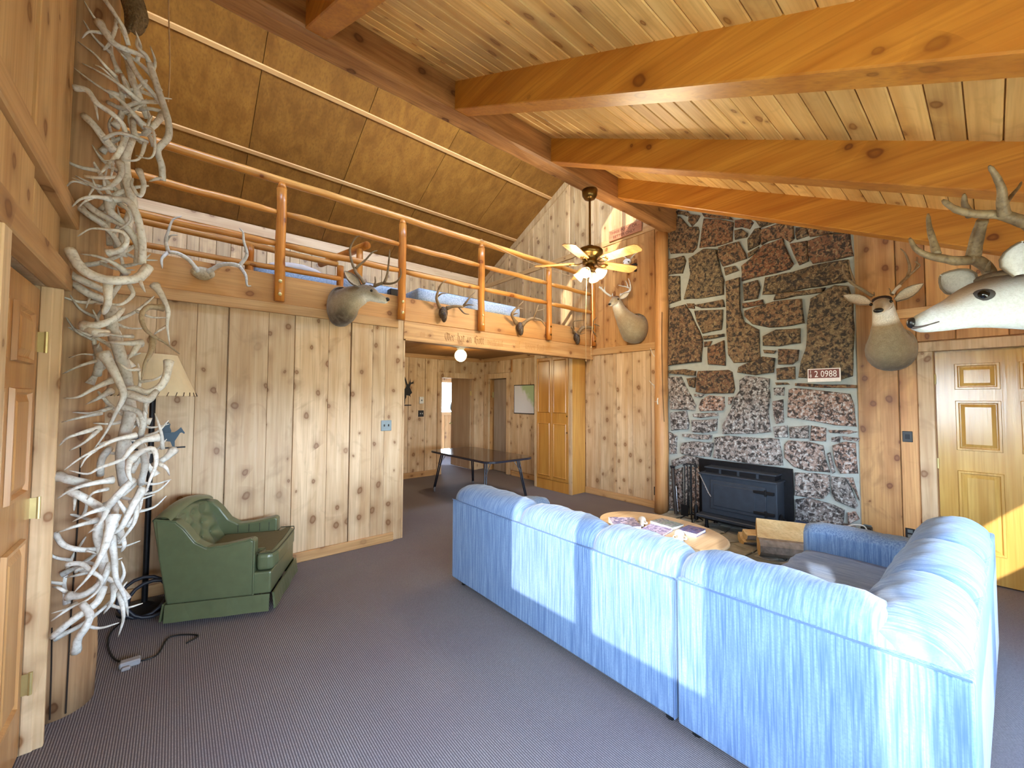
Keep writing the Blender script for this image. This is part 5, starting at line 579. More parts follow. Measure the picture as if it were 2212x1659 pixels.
D = {"a1":[[[1.403,3.946,2.678,0.0151],[1.378,3.965,2.726,0.0145],[1.34,3.994,2.781,0.0139],[1.327,4.003,2.823,0.0133]],[[1.327,4.003,2.823,0.0121],[1.302,4.012,2.887,0.0105],[1.282,4.016,2.999,0.0089],[1.296,3.994,3.069,0.0073],[1.322,3.961,3.124,0.0058],[1.35,3.929,3.137,0.0042]],[[1.334,3.997,2.829,0.0115],[1.368,3.976,2.868,0.0097],[1.415,3.943,2.922,0.0079],[1.463,3.91,2.992,0.0061],[1.505,3.884,3.016,0.0043]],[[1.463,3.832,2.641,0.0137],[1.468,3.782,2.643,0.0127],[1.504,3.706,2.654,0.0117]],[[1.508,3.702,2.657,0.0117],[1.529,3.69,2.735,0.0092],[1.541,3.681,2.884,0.0067],[1.546,3.681,2.978,0.0041]],[[1.504,3.706,2.648,0.0111],[1.541,3.65,2.639,0.0093],[1.581,3.589,2.654,0.0075],[1.6,3.545,2.703,0.0058],[1.588,3.525,2.772,0.004]],[[1.461,3.834,2.647,0.0101],[1.466,3.821,2.681,0.0072],[1.459,3.818,2.733,0.0042]]],"a2":[[[4.913,0.692,2.512,0.0123],[4.851,0.741,2.562,0.0115],[4.786,0.793,2.613,0.0108],[4.738,0.831,2.663,0.0101]],[[4.738,0.831,2.663,0.0094],[4.69,0.855,2.731,0.0072],[4.671,0.855,2.778,0.005],[4.676,0.837,2.811,0.0029]],[[4.785,0.793,2.634,0.0087],[4.785,0.811,2.711,0.0068],[4.788,0.826,2.789,0.0049],[4.802,0.833,2.868,0.0029]],[[4.925,0.681,2.516,0.005],[4.906,0.677,2.534,0.0036],[4.882,0.677,2.542,0.0021]],[[5.051,0.575,2.527,0.013],[5.083,0.546,2.585,0.0127],[5.125,0.507,2.65,0.0125],[5.162,0.474,2.698,0.0123]],[[5.157,0.479,2.694,0.0115],[5.182,0.464,2.768,0.0096],[5.173,0.476,2.865,0.0076],[5.16,0.494,2.925,0.0056],[5.141,0.518,2.964,0.0036]],[[5.162,0.474,2.698,0.0108],[5.177,0.444,2.733,0.0092],[5.192,0.414,2.765,0.0075],[5.187,0.4,2.79,0.0059],[5.136,0.425,2.817,0.0043]],[[5.208,0.433,2.752,0.0072],[5.279,0.422,2.838,0.0051],[5.33,0.427,2.932,0.0029]],[[5.039,0.585,2.535,0.005],[5.019,0.581,2.559,0.0036],[4.988,0.587,2.58,0.0021]]],"a2w":[[[5.043,0.569,2.532,0.0137],[5.066,0.547,2.575,0.0137],[5.093,0.523,2.608,0.0137]]],"a3":[[[4.975,3.638,3.093,0.0138],[4.92,3.681,3.139,0.0132],[4.877,3.716,3.189,0.0126],[4.833,3.75,3.235,0.012]],[[4.877,3.716,3.185,0.0101],[4.853,3.715,3.208,0.0069],[4.844,3.702,3.236,0.0037]],[[4.909,3.69,3.152,0.0101],[4.898,3.698,3.194,0.0069],[4.9,3.694,3.24,0.0037]],[[4.989,3.626,3.098,0.0064],[4.991,3.623,3.121,0.0051],[4.992,3.621,3.139,0.0037]],[[5.077,3.552,3.103,0.0156],[5.132,3.504,3.14,0.0147],[5.181,3.462,3.168,0.0138],[5.194,3.449,3.209,0.0129]],[[5.194,3.449,3.2,0.012],[5.194,3.447,3.246,0.0092],[5.184,3.453,3.31,0.0064],[5.165,3.466,3.365,0.0037]],[[5.19,3.452,3.214,0.0101],[5.126,3.478,3.231,0.0079],[5.067,3.502,3.236,0.0058],[5.004,3.528,3.245,0.0036]],[[5.165,3.472,3.232,0.0083],[5.14,3.471,3.283,0.0055],[5.11,3.475,3.32,0.0027]],[[5.087,3.544,3.103,0.0074],[5.079,3.549,3.13,0.0055],[5.086,3.542,3.144,0.0037]]],"a4":[[[1.623,-0.004,1.879,0.0116],[1.618,0.003,1.901,0.0117],[1.603,0.019,1.919,0.0117],[1.594,0.03,1.922,0.0118]],[[1.608,0.019,1.923,0.0123],[1.584,0.05,1.921,0.0107],[1.563,0.077,1.93,0.0091],[1.545,0.102,1.94,0.0074],[1.53,0.124,1.961,0.0057],[1.528,0.135,1.994,0.004]],[[1.556,0.087,1.942,0.009],[1.559,0.092,1.974,0.0071],[1.558,0.099,2.019,0.0053],[1.564,0.101,2.06,0.0034]],[[1.601,0.024,1.929,0.0132],[1.586,0.018,1.962,0.0121],[1.572,0.011,1.991,0.011],[1.557,0.005,2.008,0.0099]],[[1.548,0.025,2.024,0.0086],[1.514,0.033,2.042,0.006],[1.489,0.033,2.063,0.0036]],[[1.6,0.001,1.887,0.0052],[1.572,-0.002,1.895,0.0034],[1.543,-0.004,1.897,0.0017]],[[1.499,-0.062,1.96,0.0116],[1.49,-0.039,1.978,0.0105],[1.484,-0.02,1.991,0.0094],[1.465,0.011,1.997,0.0083],[1.449,0.039,2.01,0.0071],[1.449,0.053,2.025,0.0059],[1.449,0.068,2.048,0.0047]],[[1.473,-0.028,1.985,0.0104],[1.452,-0.025,2.009,0.0087],[1.436,-0.025,2.032,0.007],[1.41,-0.018,2.055,0.0054],[1.382,-0.008,2.075,0.0037]],[[1.474,-0.03,2.009,0.0044],[1.507,-0.041,2.037,0.0036],[1.54,-0.052,2.062,0.0028],[1.566,-0.058,2.083,0.0019]],[[1.499,-0.062,1.96,0.0116],[1.531,-0.078,1.935,0.0113],[1.551,-0.084,1.898,0.0109],[1.538,-0.064,1.867,0.0105]]]}

# ================================================================== FIREPLACE
def stone_mat(name, cols, lich, dark=0.5):
    m, t, b = mat_new(name); v = coords(t, (1,1,1))
    oi = nd(t, 'ShaderNodeObjectInfo'); base = ramp(t, oi.outputs['Random'], [(i/(len(cols)-1), c) for i, c in enumerate(cols)])
    n1 = noise(t, v, 7, 4, 0.6); n2 = noise(t, v, 38, 4, 0.65, 0.3); n3 = noise(t, v, 24, 5, 0.7, 0.5)
    c = mixc(t, ramp(t, n1, [(0.40, 0.0), (0.75, 0.45)]), base, rgb(108,72,50))
    c = mixc(t, ramp(t, n2, [(0.50, 0.0), (0.60, 0.75)]), c, lich)
    c = mixc(t, ramp(t, n3, [(0.47, 0.0), (0.57, 0.95)]), c, rgb(34,30,30))
    t.links.new(c, b.inputs['Base Color']); b.inputs['Roughness'].default_value = 0.85; bump(t, b, n2, 0.5, 0.012); return m
STONE = stone_mat('field_stone', [rgb(96,78,58), rgb(120,96,72), rgb(82,68,50), rgb(126,84,58), rgb(104,90,68), rgb(118,72,48), rgb(92,82,66)], rgb(142,124,92))
STONEP = stone_mat('pale_field_stone', [rgb(128,124,122), rgb(150,138,132), rgb(112,112,114), rgb(158,126,110), rgb(138,136,134)], rgb(192,194,194))
MORTAR = plain('grey_mortar', rgb(164,168,162), 0.9, 0, 0.1, 20, 0.3)
q = MB(); yz(q, 5.30, 5.24, [(0.875, 0.0), (2.89, 0.0), (2.89, roof_w(2.70)-0.03), (2.70, roof_w(2.70)-0.03), (0.875, roof_w(0.875)-0.03)])
fp = tag(q.build('stone_fireplace', MORTAR), 'tall chimney wall of lichened field stones in pale grey mortar', 'fireplace')
rr = random.Random(11)
def stone_piece(poly, x, d, mat, parent, name='stone', horiz=False):
    """poly = outline (y, z); stone rises from plane x toward the room by d, with chipped edges and an uneven face"""
    P = [Vector((a, b)) for a, b in poly]; Q = []
    for i in range(len(P)):
        a, b = P[i], P[(i+1) % len(P)]; Q.append(a)
        k = max(1, min(3, int((b-a).length/0.09)))
        for j in range(1, k):
            t = j/k; Q.append(a.lerp(b, t)+Vector((rr.uniform(-.006, .006), rr.uniform(-.006, .006))))
    cen = sum(Q, Vector((0, 0)))/len(Q); n = len(Q); tx = rr.uniform(-.05, .05); tz = rr.uniform(-.05, .05)
    size = max((p-cen).length for p in Q); d = min(d, 0.012+size*0.2)
    def lift(p, o): 
        o += (p.x-cen.x)*tx + (p.y-cen.y)*tz
        return (p.x, p.y, x+o) if horiz else (x-o, p.x, p.y)
    vs = [lift(p, -0.01) for p in Q]
    sh = min(0.012, size*0.16); ins = [p+(cen-p).normalized()*sh for p in Q]; ins2 = [p+(cen-p)*0.42 for p in Q]
    vs += [lift(cen+(p-cen)*0.99, d*0.7) for p in Q] + [lift(p, d) for p in ins] + [lift(p, d+rr.uniform(-.008, .012)*min(1, size*6)) for p in ins2] + [lift(cen, d+rr.uniform(-.002, .020))]
    area = sum(Q[i].x*Q[(i+1) % n].y-Q[(i+1) % n].x*Q[i].y for i in range(n)); fs = []
    for r in range(3):
        for i in range(n): fs.append((r*n+i, r*n+(i+1) % n, (r+1)*n+(i+1) % n, (r+1)*n+i))
    for i in range(n): fs.append((3*n+i, 3*n+(i+1) % n, 4*n))
    flip = (area > 0) != horiz
    if flip: fs = [f[::-1] for f in fs]
    q = MB(); q.add(vs, fs); return q.build(name, mat, parent)
for poly in STONES:
    cz = sum(p[1] for p in poly)/len(poly)
    stone_piece(poly, 5.24, 0.042 if cz < 3.6 else 0.03, STONEP if cz < 1.7 else STONE, fp)
# hearth of flat stones
HS = plain('hearth_joint', rgb(120,124,122), 0.9, 0, 0.15, 15)
hp = [(4.70, 2.86), (4.78, 2.66), (4.36, 2.30), (4.18, 1.95), (4.16, 1.60), (4.36, 1.30), (4.40, 0.92), (5.28, 0.90), (5.28, 2.86)]
hearth = tag(MB().prism([(x, y, 0.0) for x, y in hp], (0, 0, 0.028)).build('stone_hearth', HS), 'low irregular hearth of grey flagstones in front of the black stove', 'hearth')
FLAG = plain('flagstone', rgb(150,150,142), 0.75, 0, 0.28, 9, 0.6)
import itertools
def inside(p, poly):
    c = False; n = len(poly)
    for i in range(n):
        (x1, y1), (x2, y2) = poly[i], poly[(i+1) % n]
        if (y1 > p[1]) != (y2 > p[1]) and p[0] < (x2-x1)*(p[1]-y1)/(y2-y1)+x1: c = not c
    return c
gx, gy = 6, 9; G = {}
for i in range(gx+1):
    for j in range(gy+1):
        G[i, j] = (4.10+i*0.196+rr.uniform(-.05, .05)*(0 < i < gx), 0.90+j*0.218+rr.uniform(-.06, .06)*(0 < j < gy))
for i in range(gx):
    for j in range(gy):
        pl = [G[i, j], G[i+1, j], G[i+1, j+1], G[i, j+1]]; cx = sum(p[0] for p in pl)/4; cy = sum(p[1] for p in pl)/4
        pl = [(cx+(a-cx)*0.93, cy+(b-cy)*0.93) for a, b in pl]
        if all(inside(p, hp) for p in pl): stone_piece(pl, 0.028, 0.016, FLAG, hearth, 'flagstone', True)
        elif inside((cx, cy), hp):
            pl2 = [(cx+(a-cx)*0.62+0.03, cy+(b-cy)*0.7) for a, b in pl]
            stone_piece(pl2, 0.028, 0.014, FLAG, hearth, 'flagstone', True)

# ---- stove insert
IRON = plain('stove_iron', rgb(52,60,72), 0.5, 0.3, 0.2, 14)
st = thing('stove_insert', 'black cast iron stove insert set in the stone chimney above the hearth', 'stove', (5.0, 1.9, 0.05))
MB().box(5.165, 5.20, 1.42, 2.44, 0.055, 0.80).build('surround', BLACKM, st, bevel=0.004)
MB().box(4.93, 5.165, 1.50, 2.30, 0.20, 0.655).build('firebox', IRON, st, bevel=0.008)
q = MB(); yz(q, 4.89, 5.165, [(1.485, 0.655), (2.315, 0.655), (2.315, 0.675), (1.485, 0.675)]); q.build('top_plate', IRON, st, bevel=0.003)
q = MB().box(4.985, 5.165, 1.53, 2.27, 0.675, 0.725); q.build('vent_grille', BLACKM, st)
MB().box(4.975, 5.17, 1.515, 2.285, 0.725, 0.74).build('grille_cover', IRON, st, bevel=0.003)
q = MB()
for y in (1.7, 1.9, 2.1): q.box(4.975, 4.99, y-0.012, y+0.012, 0.675, 0.725)
q.build('grille_divider', IRON, st)
d = MB().box(4.912, 4.935, 1.60, 2.19, 0.265, 0.60).build('stove_door', IRON, st, bevel=0.006)
MB().box(4.90, 4.915, 1.70, 2.15, 0.305, 0.56).build('door_plate', IRON, d, bevel=0.006)
for z in (0.32, 0.545):
    MB().box(4.895, 4.93, 1.52, 1.72, z-0.016, z+0.016).tube([(4.905, 1.60, z-0.035), (4.905, 1.60, z+0.035)], 0.013, 8).build('door_hinge', BLACKM, d, bevel=0.004)
MB().box(4.80, 5.0, 1.49, 2.31, 0.165, 0.20).build('ash_lip', IRON, st, bevel=0.006)
MB().box(4.98, 5.16, 1.52, 2.28, 0.10, 0.165).build('base_frame', BLACKM, st)
for y in (1.58, 2.22):
    for x in (4.88, 5.12): MB().lathe([(0.03, 0.042), (0.022, 0.06), (0.018, 0.168)], (x, y, 0), 8).build('leg', BLACKM, st)
MB().lathe([(0.05, -0.03), (0.055, 0.0), (0.04, 0.012), (0.012, 0.014), (0.012, 0.04)], (5.02, 1.487, 0.27), 14, '-y').build('draft_knob', BLACKM, st)
# ---- fire tools and leaning things
ft = thing('fire_tool_stand', 'black wrought fire tool stand with hanging tools left of the stove', 'fire tools', (5.0, 2.46, 0.04))
q = MB().tube([(5.0, 2.46, 0.05), (5.0, 2.46, 0.74)], 0.011, 8)
q.build('pole', BLACKM, ft)
q = MB()
for a in range(4):
    th = a*PI/2+0.5; q.tube(crom([(5.0, 2.46, 0.12), (5.0+0.06*math.cos(th), 2.46+0.06*math.sin(th), 0.10), (5.0+0.13*math.cos(th), 2.46+0.13*math.sin(th), 0.055)]), 0.008, 6)
q.build('base', BLACKM, ft)
MB().tube(crom([(4.98, 2.54, 0.715), (4.97, 2.50, 0.745), (5.0, 2.46, 0.735), (4.97, 2.42, 0.745), (4.98, 2.38, 0.715)]), 0.007, 6).build('tool_hanger', BLACKM, ft)
for y, nm in ((2.53, 'shovel'), (2.39, 'brush'), (2.49, 'tongs')):
    q = MB().tube(crom([(4.972, y, 0.74), (4.962, y+0.012, 0.715), (4.972, y, 0.69), (4.974, y, 0.22)]), 0.007, 6)
    if nm == 'shovel': q.box(4.955, 4.967, y-0.045, y+0.045, 0.09, 0.23)
    elif nm == 'brush': q.lathe([(0.012, 0.26), (0.022, 0.24), (0.03, 0.09), (0.026, 0.08)], (4.972, y, 0), 8)
    else: q.tube([(4.974, y, 0.4), (4.972, y+0.02, 0.12)], 0.006, 5).tube([(4.974, y, 0.4), (4.972, y-0.02, 0.12)], 0.006, 5)
    q.build(nm, BLACKM, ft)
pk = thing('fire_poker', 'silver grey poker leaning from the tool stand against the stove door', 'poker', (4.9, 2.3, 0.3))
MB().tube([(4.93, 2.37, 0.755), (4.90, 2.20, 0.44), (4.895, 2.17, 0.405)], [0.009, 0.008, 0.006], 8).build('rod', CHROME, pk)
MB().tube([(4.932, 2.378, 0.77), (4.93, 2.37, 0.755), (4.925, 2.345, 0.71)], [0.012, 0.013, 0.010], 8).build('grip', BLACKM, pk)
ax_ = thing('wooden_handle', 'dark long wooden handle standing at the foot of the pale log post', 'handle', (5.05, 2.7, 0.04))
MB().tube([(5.13, 2.775, 0.64), (5.09, 2.74, 0.40), (5.06, 2.69, 0.06)], [0.020, 0.024, 0.028], 10).build('handle', plain('dark_handle', rgb(46,38,34), 0.5), ax_)
MB().lathe([(0.020, 0.0), (0.032, 0.035), (0.030, 0.045)], (5.134, 2.779, 0.62), 10).build('flared_end', BLACKM, ax_)
MB().tube([(5.075, 2.70, 0.42), (5.055, 2.665, 0.10)], 0.006, 6).build('steel_rod', CHROME, ax_)

# ---- firewood
BARK = plain('bark', rgb(150,140,130), 0.9, 0, 0.35, 22, 0.8)
SPLIT = wood('split_pine', rgb(232,204,150), rgb(206,168,112), 'y', knots=0.2, vary=0.12, rough=0.8, coarse=1.5)
ENDW = plain('cut_end', rgb(196,164,110), 0.85, 0, 0.2, 30, 0.4)
def split_log(label, c, ang, L, r, roll, a0, a1):
    """quarter or half round stick of firewood: bark arc, split faces, cut ends"""
    root = thing('firewood_log', label, 'firewood', (c[0], c[1], c[2]-r*0.5), 'split logs on the hearth')
    d = Vector((math.cos(ang), math.sin(ang), 0)); s = Vector((-math.sin(ang), math.cos(ang), 0)); u = Vector((0,0,1)); c = Vector(c)
    def P(t, th, rad): return c + d*t + (s*math.cos(th+roll)+u*math.sin(th+roll))*rad
    n = 9; q = MB(); vs = []; J = 5
    for j in range(J):
        for k in range(n): vs.append(P(-L/2+L*j/(J-1), a0+(a1-a0)*k/(n-1), r*(1+rr.uniform(-.05, .05))))
    q.add(vs, [(j*n+k, j*n+k+1, (j+1)*n+k+1, (j+1)*n+k) for j in range(J-1) for k in range(n-1)])
    q.build('bark', BARK, root)
    f = MB(); A = [P(-L/2+L*j/4, a0, r) for j in range(5)]; B = [P(-L/2+L*j/4, a1, r) for j in range(5)]
    O = [c + d*(-L/2+L*j/4)+(s*rr.uniform(-.1, .1)+u*rr.uniform(-.1, .1))*r for j in range(5)]
    f.add(A+O, [(j, j+1, 5+j+1, 5+j) for j in range(4)]); f.add(O+B, [(j, j+1, 5+j+1, 5+j) for j in range(4)])
    f.build('split_face', SPLIT, root)
    for t, jj in ((-L/2, 0), (L/2, 4)):
        e_ = MB(); ring = [P(t, a0+(a1-a0)*k/(n-1), r) for k in range(n)]
        e_.add([O[jj]]+ring, [(0, k+1, k+2) for k in range(n-1)])
        e_.build('cut_end', ENDW, root)
split_log('broad split log with its pale flat face up, on top of the firewood', (4.62, 1.37, 0.23), -1.15, 0.42, 0.13, 0.0, math.radians(236), math.radians(424))
split_log('round barked log lying lowest at the front of the firewood', (4.50, 1.33, 0.125), -1.05, 0.40, 0.085, 0.4, 0, PI*1.98)
split_log('thin split stick jutting out left under the broad log', (4.72, 1.62, 0.105), -0.75, 0.34, 0.07, 0.0, math.radians(200), math.radians(400))
split_log('narrow pale stick wedged between broad log and thin stick', (4.70, 1.56, 0.165), -0.80, 0.36, 0.06, 0.0, math.radians(180), math.radians(390))
split_log('flat split slab behind the broad log beside the stove', (4.74, 1.40, 0.155), -1.2, 0.40, 0.10, 0.2, PI*0.05, PI*0.95)
bx = thing('tool_case', 'black box with a blue lid on the hearth behind the firewood', 'box', (4.9, 1.2, 0.045))
MB().box(4.84, 5.06, 1.06, 1.36, 0.048, 0.25).build('body', BLACKP, bx, bevel=0.01)
MB().box(4.83, 5.07, 1.05, 1.37, 0.25, 0.285).build('lid', plain('blue_lid', rgb(44,66,110), 0.5), bx, bevel=0.008)
MB().tube(crom([(4.92, 1.10, 0.285), (4.92, 1.10, 0.33), (4.92, 1.19, 0.33), (4.92, 1.19, 0.285)]), 0.008, 6).build('handle', BLACKP, bx)
ad = thing('cord_adapter', 'small black adapter block with a white cord on the wall beside the chimney', 'adapter', (5.25, 0.83, 0.0))
MB().box(5.20, 5.285, 0.79, 0.87, 0.22, 0.31).build('block', BLACKP, ad, bevel=0.006)
MB().box(5.285, 5.31, 0.80, 0.86, 0.20, 0.32).build('wall_plate', GREYM, ad)
MB().tube(crom([(5.20, 0.82, 0.29), (5.14, 0.84, 0.34), (5.12, 0.92, 0.33), (5.10, 1.02, 0.26)]), 0.006, 6).build('cord', WHITEP, ad)

# ---- licence plate on the chimney
def text(s, size, mat, parent, name, origin, ux, uy, ext=0.0015, align='LEFT', sx=1.0):
    cu = bpy.data.curves.new(name, 'FONT'); cu.body = s; cu.size = size; cu.extrude = ext; cu.align_x = align; cu.resolution_u = 3
    tmp = bpy.data.objects.new(name, cu); C.objects.link(tmp)
    me = bpy.data.meshes.new_from_object(tmp.evaluated_get(bpy.context.evaluated_depsgraph_get()))
    bpy.data.objects.remove(tmp); bpy.data.curves.remove(cu); me.name = name; me.materials.clear(); me.materials.append(mat)
    o = bpy.data.objects.new(name, me); C.objects.link(o); o['kind'] = 'stuff'
    ux, uy = Vector(ux).normalized(), Vector(uy).normalized(); n = ux.cross(uy)
    M = Matrix((ux*sx, uy, n)).transposed().to_4x4(); M.translation = Vector(origin)
    me.transform(M)
    if parent is not None: adopt(o, parent)
    return o
pl = thing('number_plate', 'old maroon and white metal number plate on the chimney stones', 'plate', (5.18, 1.13, 1.81))
MB().box(5.172, 5.177, 0.985, 1.265, 1.742, 1.882).build('plate', plain('plate_white', rgb(226,218,212), 0.5, 0.1, 0.1), pl, bevel=0.004)
q = MB().box(5.170, 5.173, 0.997, 1.255, 1.782, 1.872); q.build('field', plain('plate_maroon', rgb(112,58,48), 0.5, 0.1, 0.2), pl)
PW = plain('plate_digit', rgb(238,234,228), 0.5)
text('2 0988', 0.095, PW, pl, 'number', (5.1695, 1.205, 1.793), (0,-1,0), (0,0,1), sx=0.72)
text('1', 0.05, PW, pl, 'number', (5.1695, 1.245, 1.832), (0,-1,0), (0,0,1), sx=0.7)
text('8', 0.05, PW, pl, 'number', (5.1695, 1.245, 1.790), (0,-1,0), (0,0,1), sx=0.7)

# ================================================================== LOFT RAILING, BEDS
rail = thing('log_railing', 'peeled log railing along the edge of the loft', 'railing', (2.4, 4.22, 2.43))
zs_top = 3.575
for i, x in enumerate((0.715, 1.912, 3.0, 4.235, 5.262)):
    q = log(MB(), (x, 4.205, 2.425 if i else 2.44), (x+0.004, 4.215, 3.50), 0.044, 12, 8, 0.003, 0.97, 20+i)
    q.tube([(x+0.004, 4.215, 3.50), (x+0.004, 4.215, 3.555)], [0.043, 0.026], 12)
    p = q.build('post', LOGZ, rail, smooth=True)
    for z in (2.50, 2.62): MB().lathe([(0.017, -0.006), (0.015, 0.006), (0.006, 0.01)], (x, 4.164, z), 10, '-y').build('bolt', BRASSH if i < 3 else BRASS, p)
log(MB(), (-0.46, 4.235, zs_top+0.015), (5.30, 4.235, zs_top+0.005), 0.036, 12, 26, 0.004, 1.0, 31).build('top_rail', LOGX, rail, smooth=True)
xs = [-0.46, 0.68, 0.75, 1.87, 1.955, 2.96, 3.04, 4.195, 4.275, 5.25]
for j, (z, r) in enumerate(((3.272, 0.031), (2.975, 0.032))):
    for k in range(5):
        a, b = xs[2*k], xs[2*k+1]
        pts = [(a+(b-a)*t/8, 4.215+0.004*math.sin(t*2.1+k), z+0.003*math.sin(t*1.3+k+j)) for t in range(9)]
        rs = [r*(0.72 if t in (0, 8) else 1.0) for t in range(9)]
        MB().tube(pts, rs, 10).build('middle_rail' if j == 0 else 'lower_rail', LOGX, rail, smooth=True)
# log bed
bed = thing('log_bed', 'peeled log bed frame standing behind the loft railing', 'bed', (0.9, 4.8, 2.69))
for x, y, z1 in ((0.515, 4.52, 3.01), (1.345, 4.52, 2.985), (1.56, 4.55, 3.23)):
    log(MB(), (x, y, 2.69), (x, y, z1), 0.036, 10, 4, 0.002, 1.0, int(x*50)).build('post', LOGZ, bed, smooth=True)
log(MB(), (-0.44, 4.50, 2.815), (1.345, 4.50, 2.838), 0.026, 10, 10, 0.003, 1.0, 41).build('side_rail', LOGX, bed, smooth=True)
log(MB(), (-0.44, 4.62, 3.055), (1.345, 4.62, 3.03), 0.030, 10, 10, 0.003, 1.0, 42).build('upper_rail', LOGX, bed, smooth=True)
log(MB(), (1.63, 4.50, 3.285), (1.42, 5.60, 3.30), 0.042, 12, 6, 0.002, 1.0, 43).build('head_rail', LOGZ, bed, smooth=True)
log(MB(), (1.58, 4.66, 3.02), (1.45, 5.4, 3.02), 0.036, 12, 6, 0.002, 1.0, 44).build('foot_rail', LOGZ, bed, smooth=True)
def mattress(nm, label, x0, x1, y0, y1, z0, z1, mat, tilt=0.0, piping=True):
    root = thing(nm, label, 'mattress', ((x0+x1)/2, (y0+y1)/2, z0))
    nx, ny = 14, 8
    def top(u, v):
        x = x0+(x1-x0)*u; y = y0+(y1-y0)*v; e = min(1, 6*min(u, 1-u)+.4)*min(1, 5*min(v, 1-v)+.5)
        return (x, y, z0+(z1-z0)*(0.86+0.14*e)+tilt*(x-x0))
    q = MB().grid(top, nx, ny)
    q.build('cover', mat, root, smooth=True)
    q = MB(); prof = [(0.0, z0), (-0.02, z0+0.02), (-0.025, (z0+z1)/2), (-0.02, z1-0.025), (0.0, z0+(z1-z0)*0.89)]
    def side(u, v):
        k = v*(len(prof)-1); i = min(int(k), len(prof)-2); t = k-i; o = prof[i][0]*(1-t)+prof[i+1][0]*t; z = prof[i][1]*(1-t)+prof[i+1][1]*t
        per = [(x0+o, y0+o), (x1-o, y0+o), (x1-o, y1-o), (x0+o, y1-o)]; s = u*4; a = int(s) % 4; f = s-int(s)
        p, r = per[a], per[(a+1) % 4]; X = p[0]+(r[0]-p[0])*f
        return (X, p[1]+(r[1]-p[1])*f, z+tilt*(X-x0)*(v))
    q.grid(side, 40, 9, True); q.build('side', mat, root, smooth=True)
    return root
m1 = mattress('mattress', 'pale blue mattress on the log bed with a white pillow on it', 0.61, 2.06, 4.70, 5.5, 2.74, 2.93, MATT)
m2 = mattress('mattress', 'pale blue mattress lying on the loft boards right of the railing middle', 2.24, 3.80, 4.42, 5.30, 2.70, 2.905, MATT)
MB().box(2.23, 3.81, 4.41, 5.31, 2.695, 2.76).build('base_layer', SHEET, m2, bevel=0.02, seg=2)
q = MB().ball((1.0, 5.0, 2.965), (0.30, 0.22, 0.075), 16, 9); tag(q.build('pillow', SHEET, smooth=True), 'white pillow lying at the left end of the bed mattress', 'pillow')
q = MB()
def cloth(u, v):
    return (1.40+0.55*u+0.03*math.sin(v*7), 4.95+0.35*v, 2.93+0.16*math.exp(-((u-0.3)**2+(v-0.5)**2)*9)+0.03*math.sin(u*11+v*5))
tag(q.grid(cloth, 12, 9).build('crumpled_sheet', SHEET, smooth=True), 'crumpled white sheet at the right end of the bed mattress behind the deer', 'sheet')
tag(MB().box(1.93, 2.06, 4.56, 4.66, 2.692, 2.86).build('black_bin', BLACKP, bevel=0.01), 'small black box at the right end of the bed mattress', 'box')

# ================================================================== DEER AND ANTLERS
def antler(q, strokes, k=4, n=7, burr=True, rs=1.0, seed=1):
    r_ = random.Random(seed)
    for si, st_ in enumerate(strokes):
        P = [Vector(p[:3]) for p in st_]; R = [p[3] for p in st_]
        pts = crom(P, k); N = len(pts); rad = []
        for i in range(N):
            t = i/(N-1)*(len(R)-1); a = min(int(t), len(R)-2); f = t-a
            rad.append(max(0.0022, (R[a]*(1-f)+R[a+1]*f)*rs*(1+r_.uniform(-.05, .05))))
        if burr and si == 0 and R[0] > 0.011 and R[0] >= R[-1]: rad[0] *= 1.32; rad[min(1, N-1)] *= 1.16
        if R[-1] < R[0]*0.6: rad[-1] *= 0.55
        q.tube(pts, rad, n)
    return q
FUR, ft_, fb_ = mat_new('fur'); _v = coords(ft_, (1,1,1)); _n = noise(ft_, _v, 130, 3, 0.7); _n2 = noise(ft_, _v, 22, 3)
_at = nd(ft_, 'ShaderNodeAttribute'); _at.attribute_name = 'fur'
_c = mixc(ft_, ramp(ft_, _n, [(0.3, 0.4), (0.65, 0.0)]), _at.outputs['Color'], rgb(60,48,36))
_c = mixc(ft_, ramp(ft_, _n2, [(0.45, 0.0), (0.8, 0.2)]), _c, rgb(210,196,170))
ft_.links.new(_c, fb_.inputs['Base Color']); fb_.inputs['Roughness'].default_value = 0.9; fb_.inputs['Sheen Weight'].default_value = 0.3; bump(ft_, fb_, _n, 0.6, 0.006)
FURW, fw_, fwb = mat_new('pale_fur'); _v = coords(fw_, (1,1,1)); _n = noise(fw_, _v, 110, 3, 0.7)
_at = nd(fw_, 'ShaderNodeAttribute'); _at.attribute_name = 'fur'
_c = mixc(fw_, ramp(fw_, _n, [(0.3, 0.25), (0.6, 0.0)]), _at.outputs['Color'], rgb(120,104,86)); fw_.links.new(_c, fwb.inputs['Base Color']); fwb.inputs['Roughness'].default_value = 0.9; bump(fw_, fwb, _n, 0.5, 0.005)
EYE = plain('glass_eye', rgb(14,10,8), 0.08, 0, 0.05); NOSE = plain('nose_leather', rgb(24,20,20), 0.35, 0, 0.1)
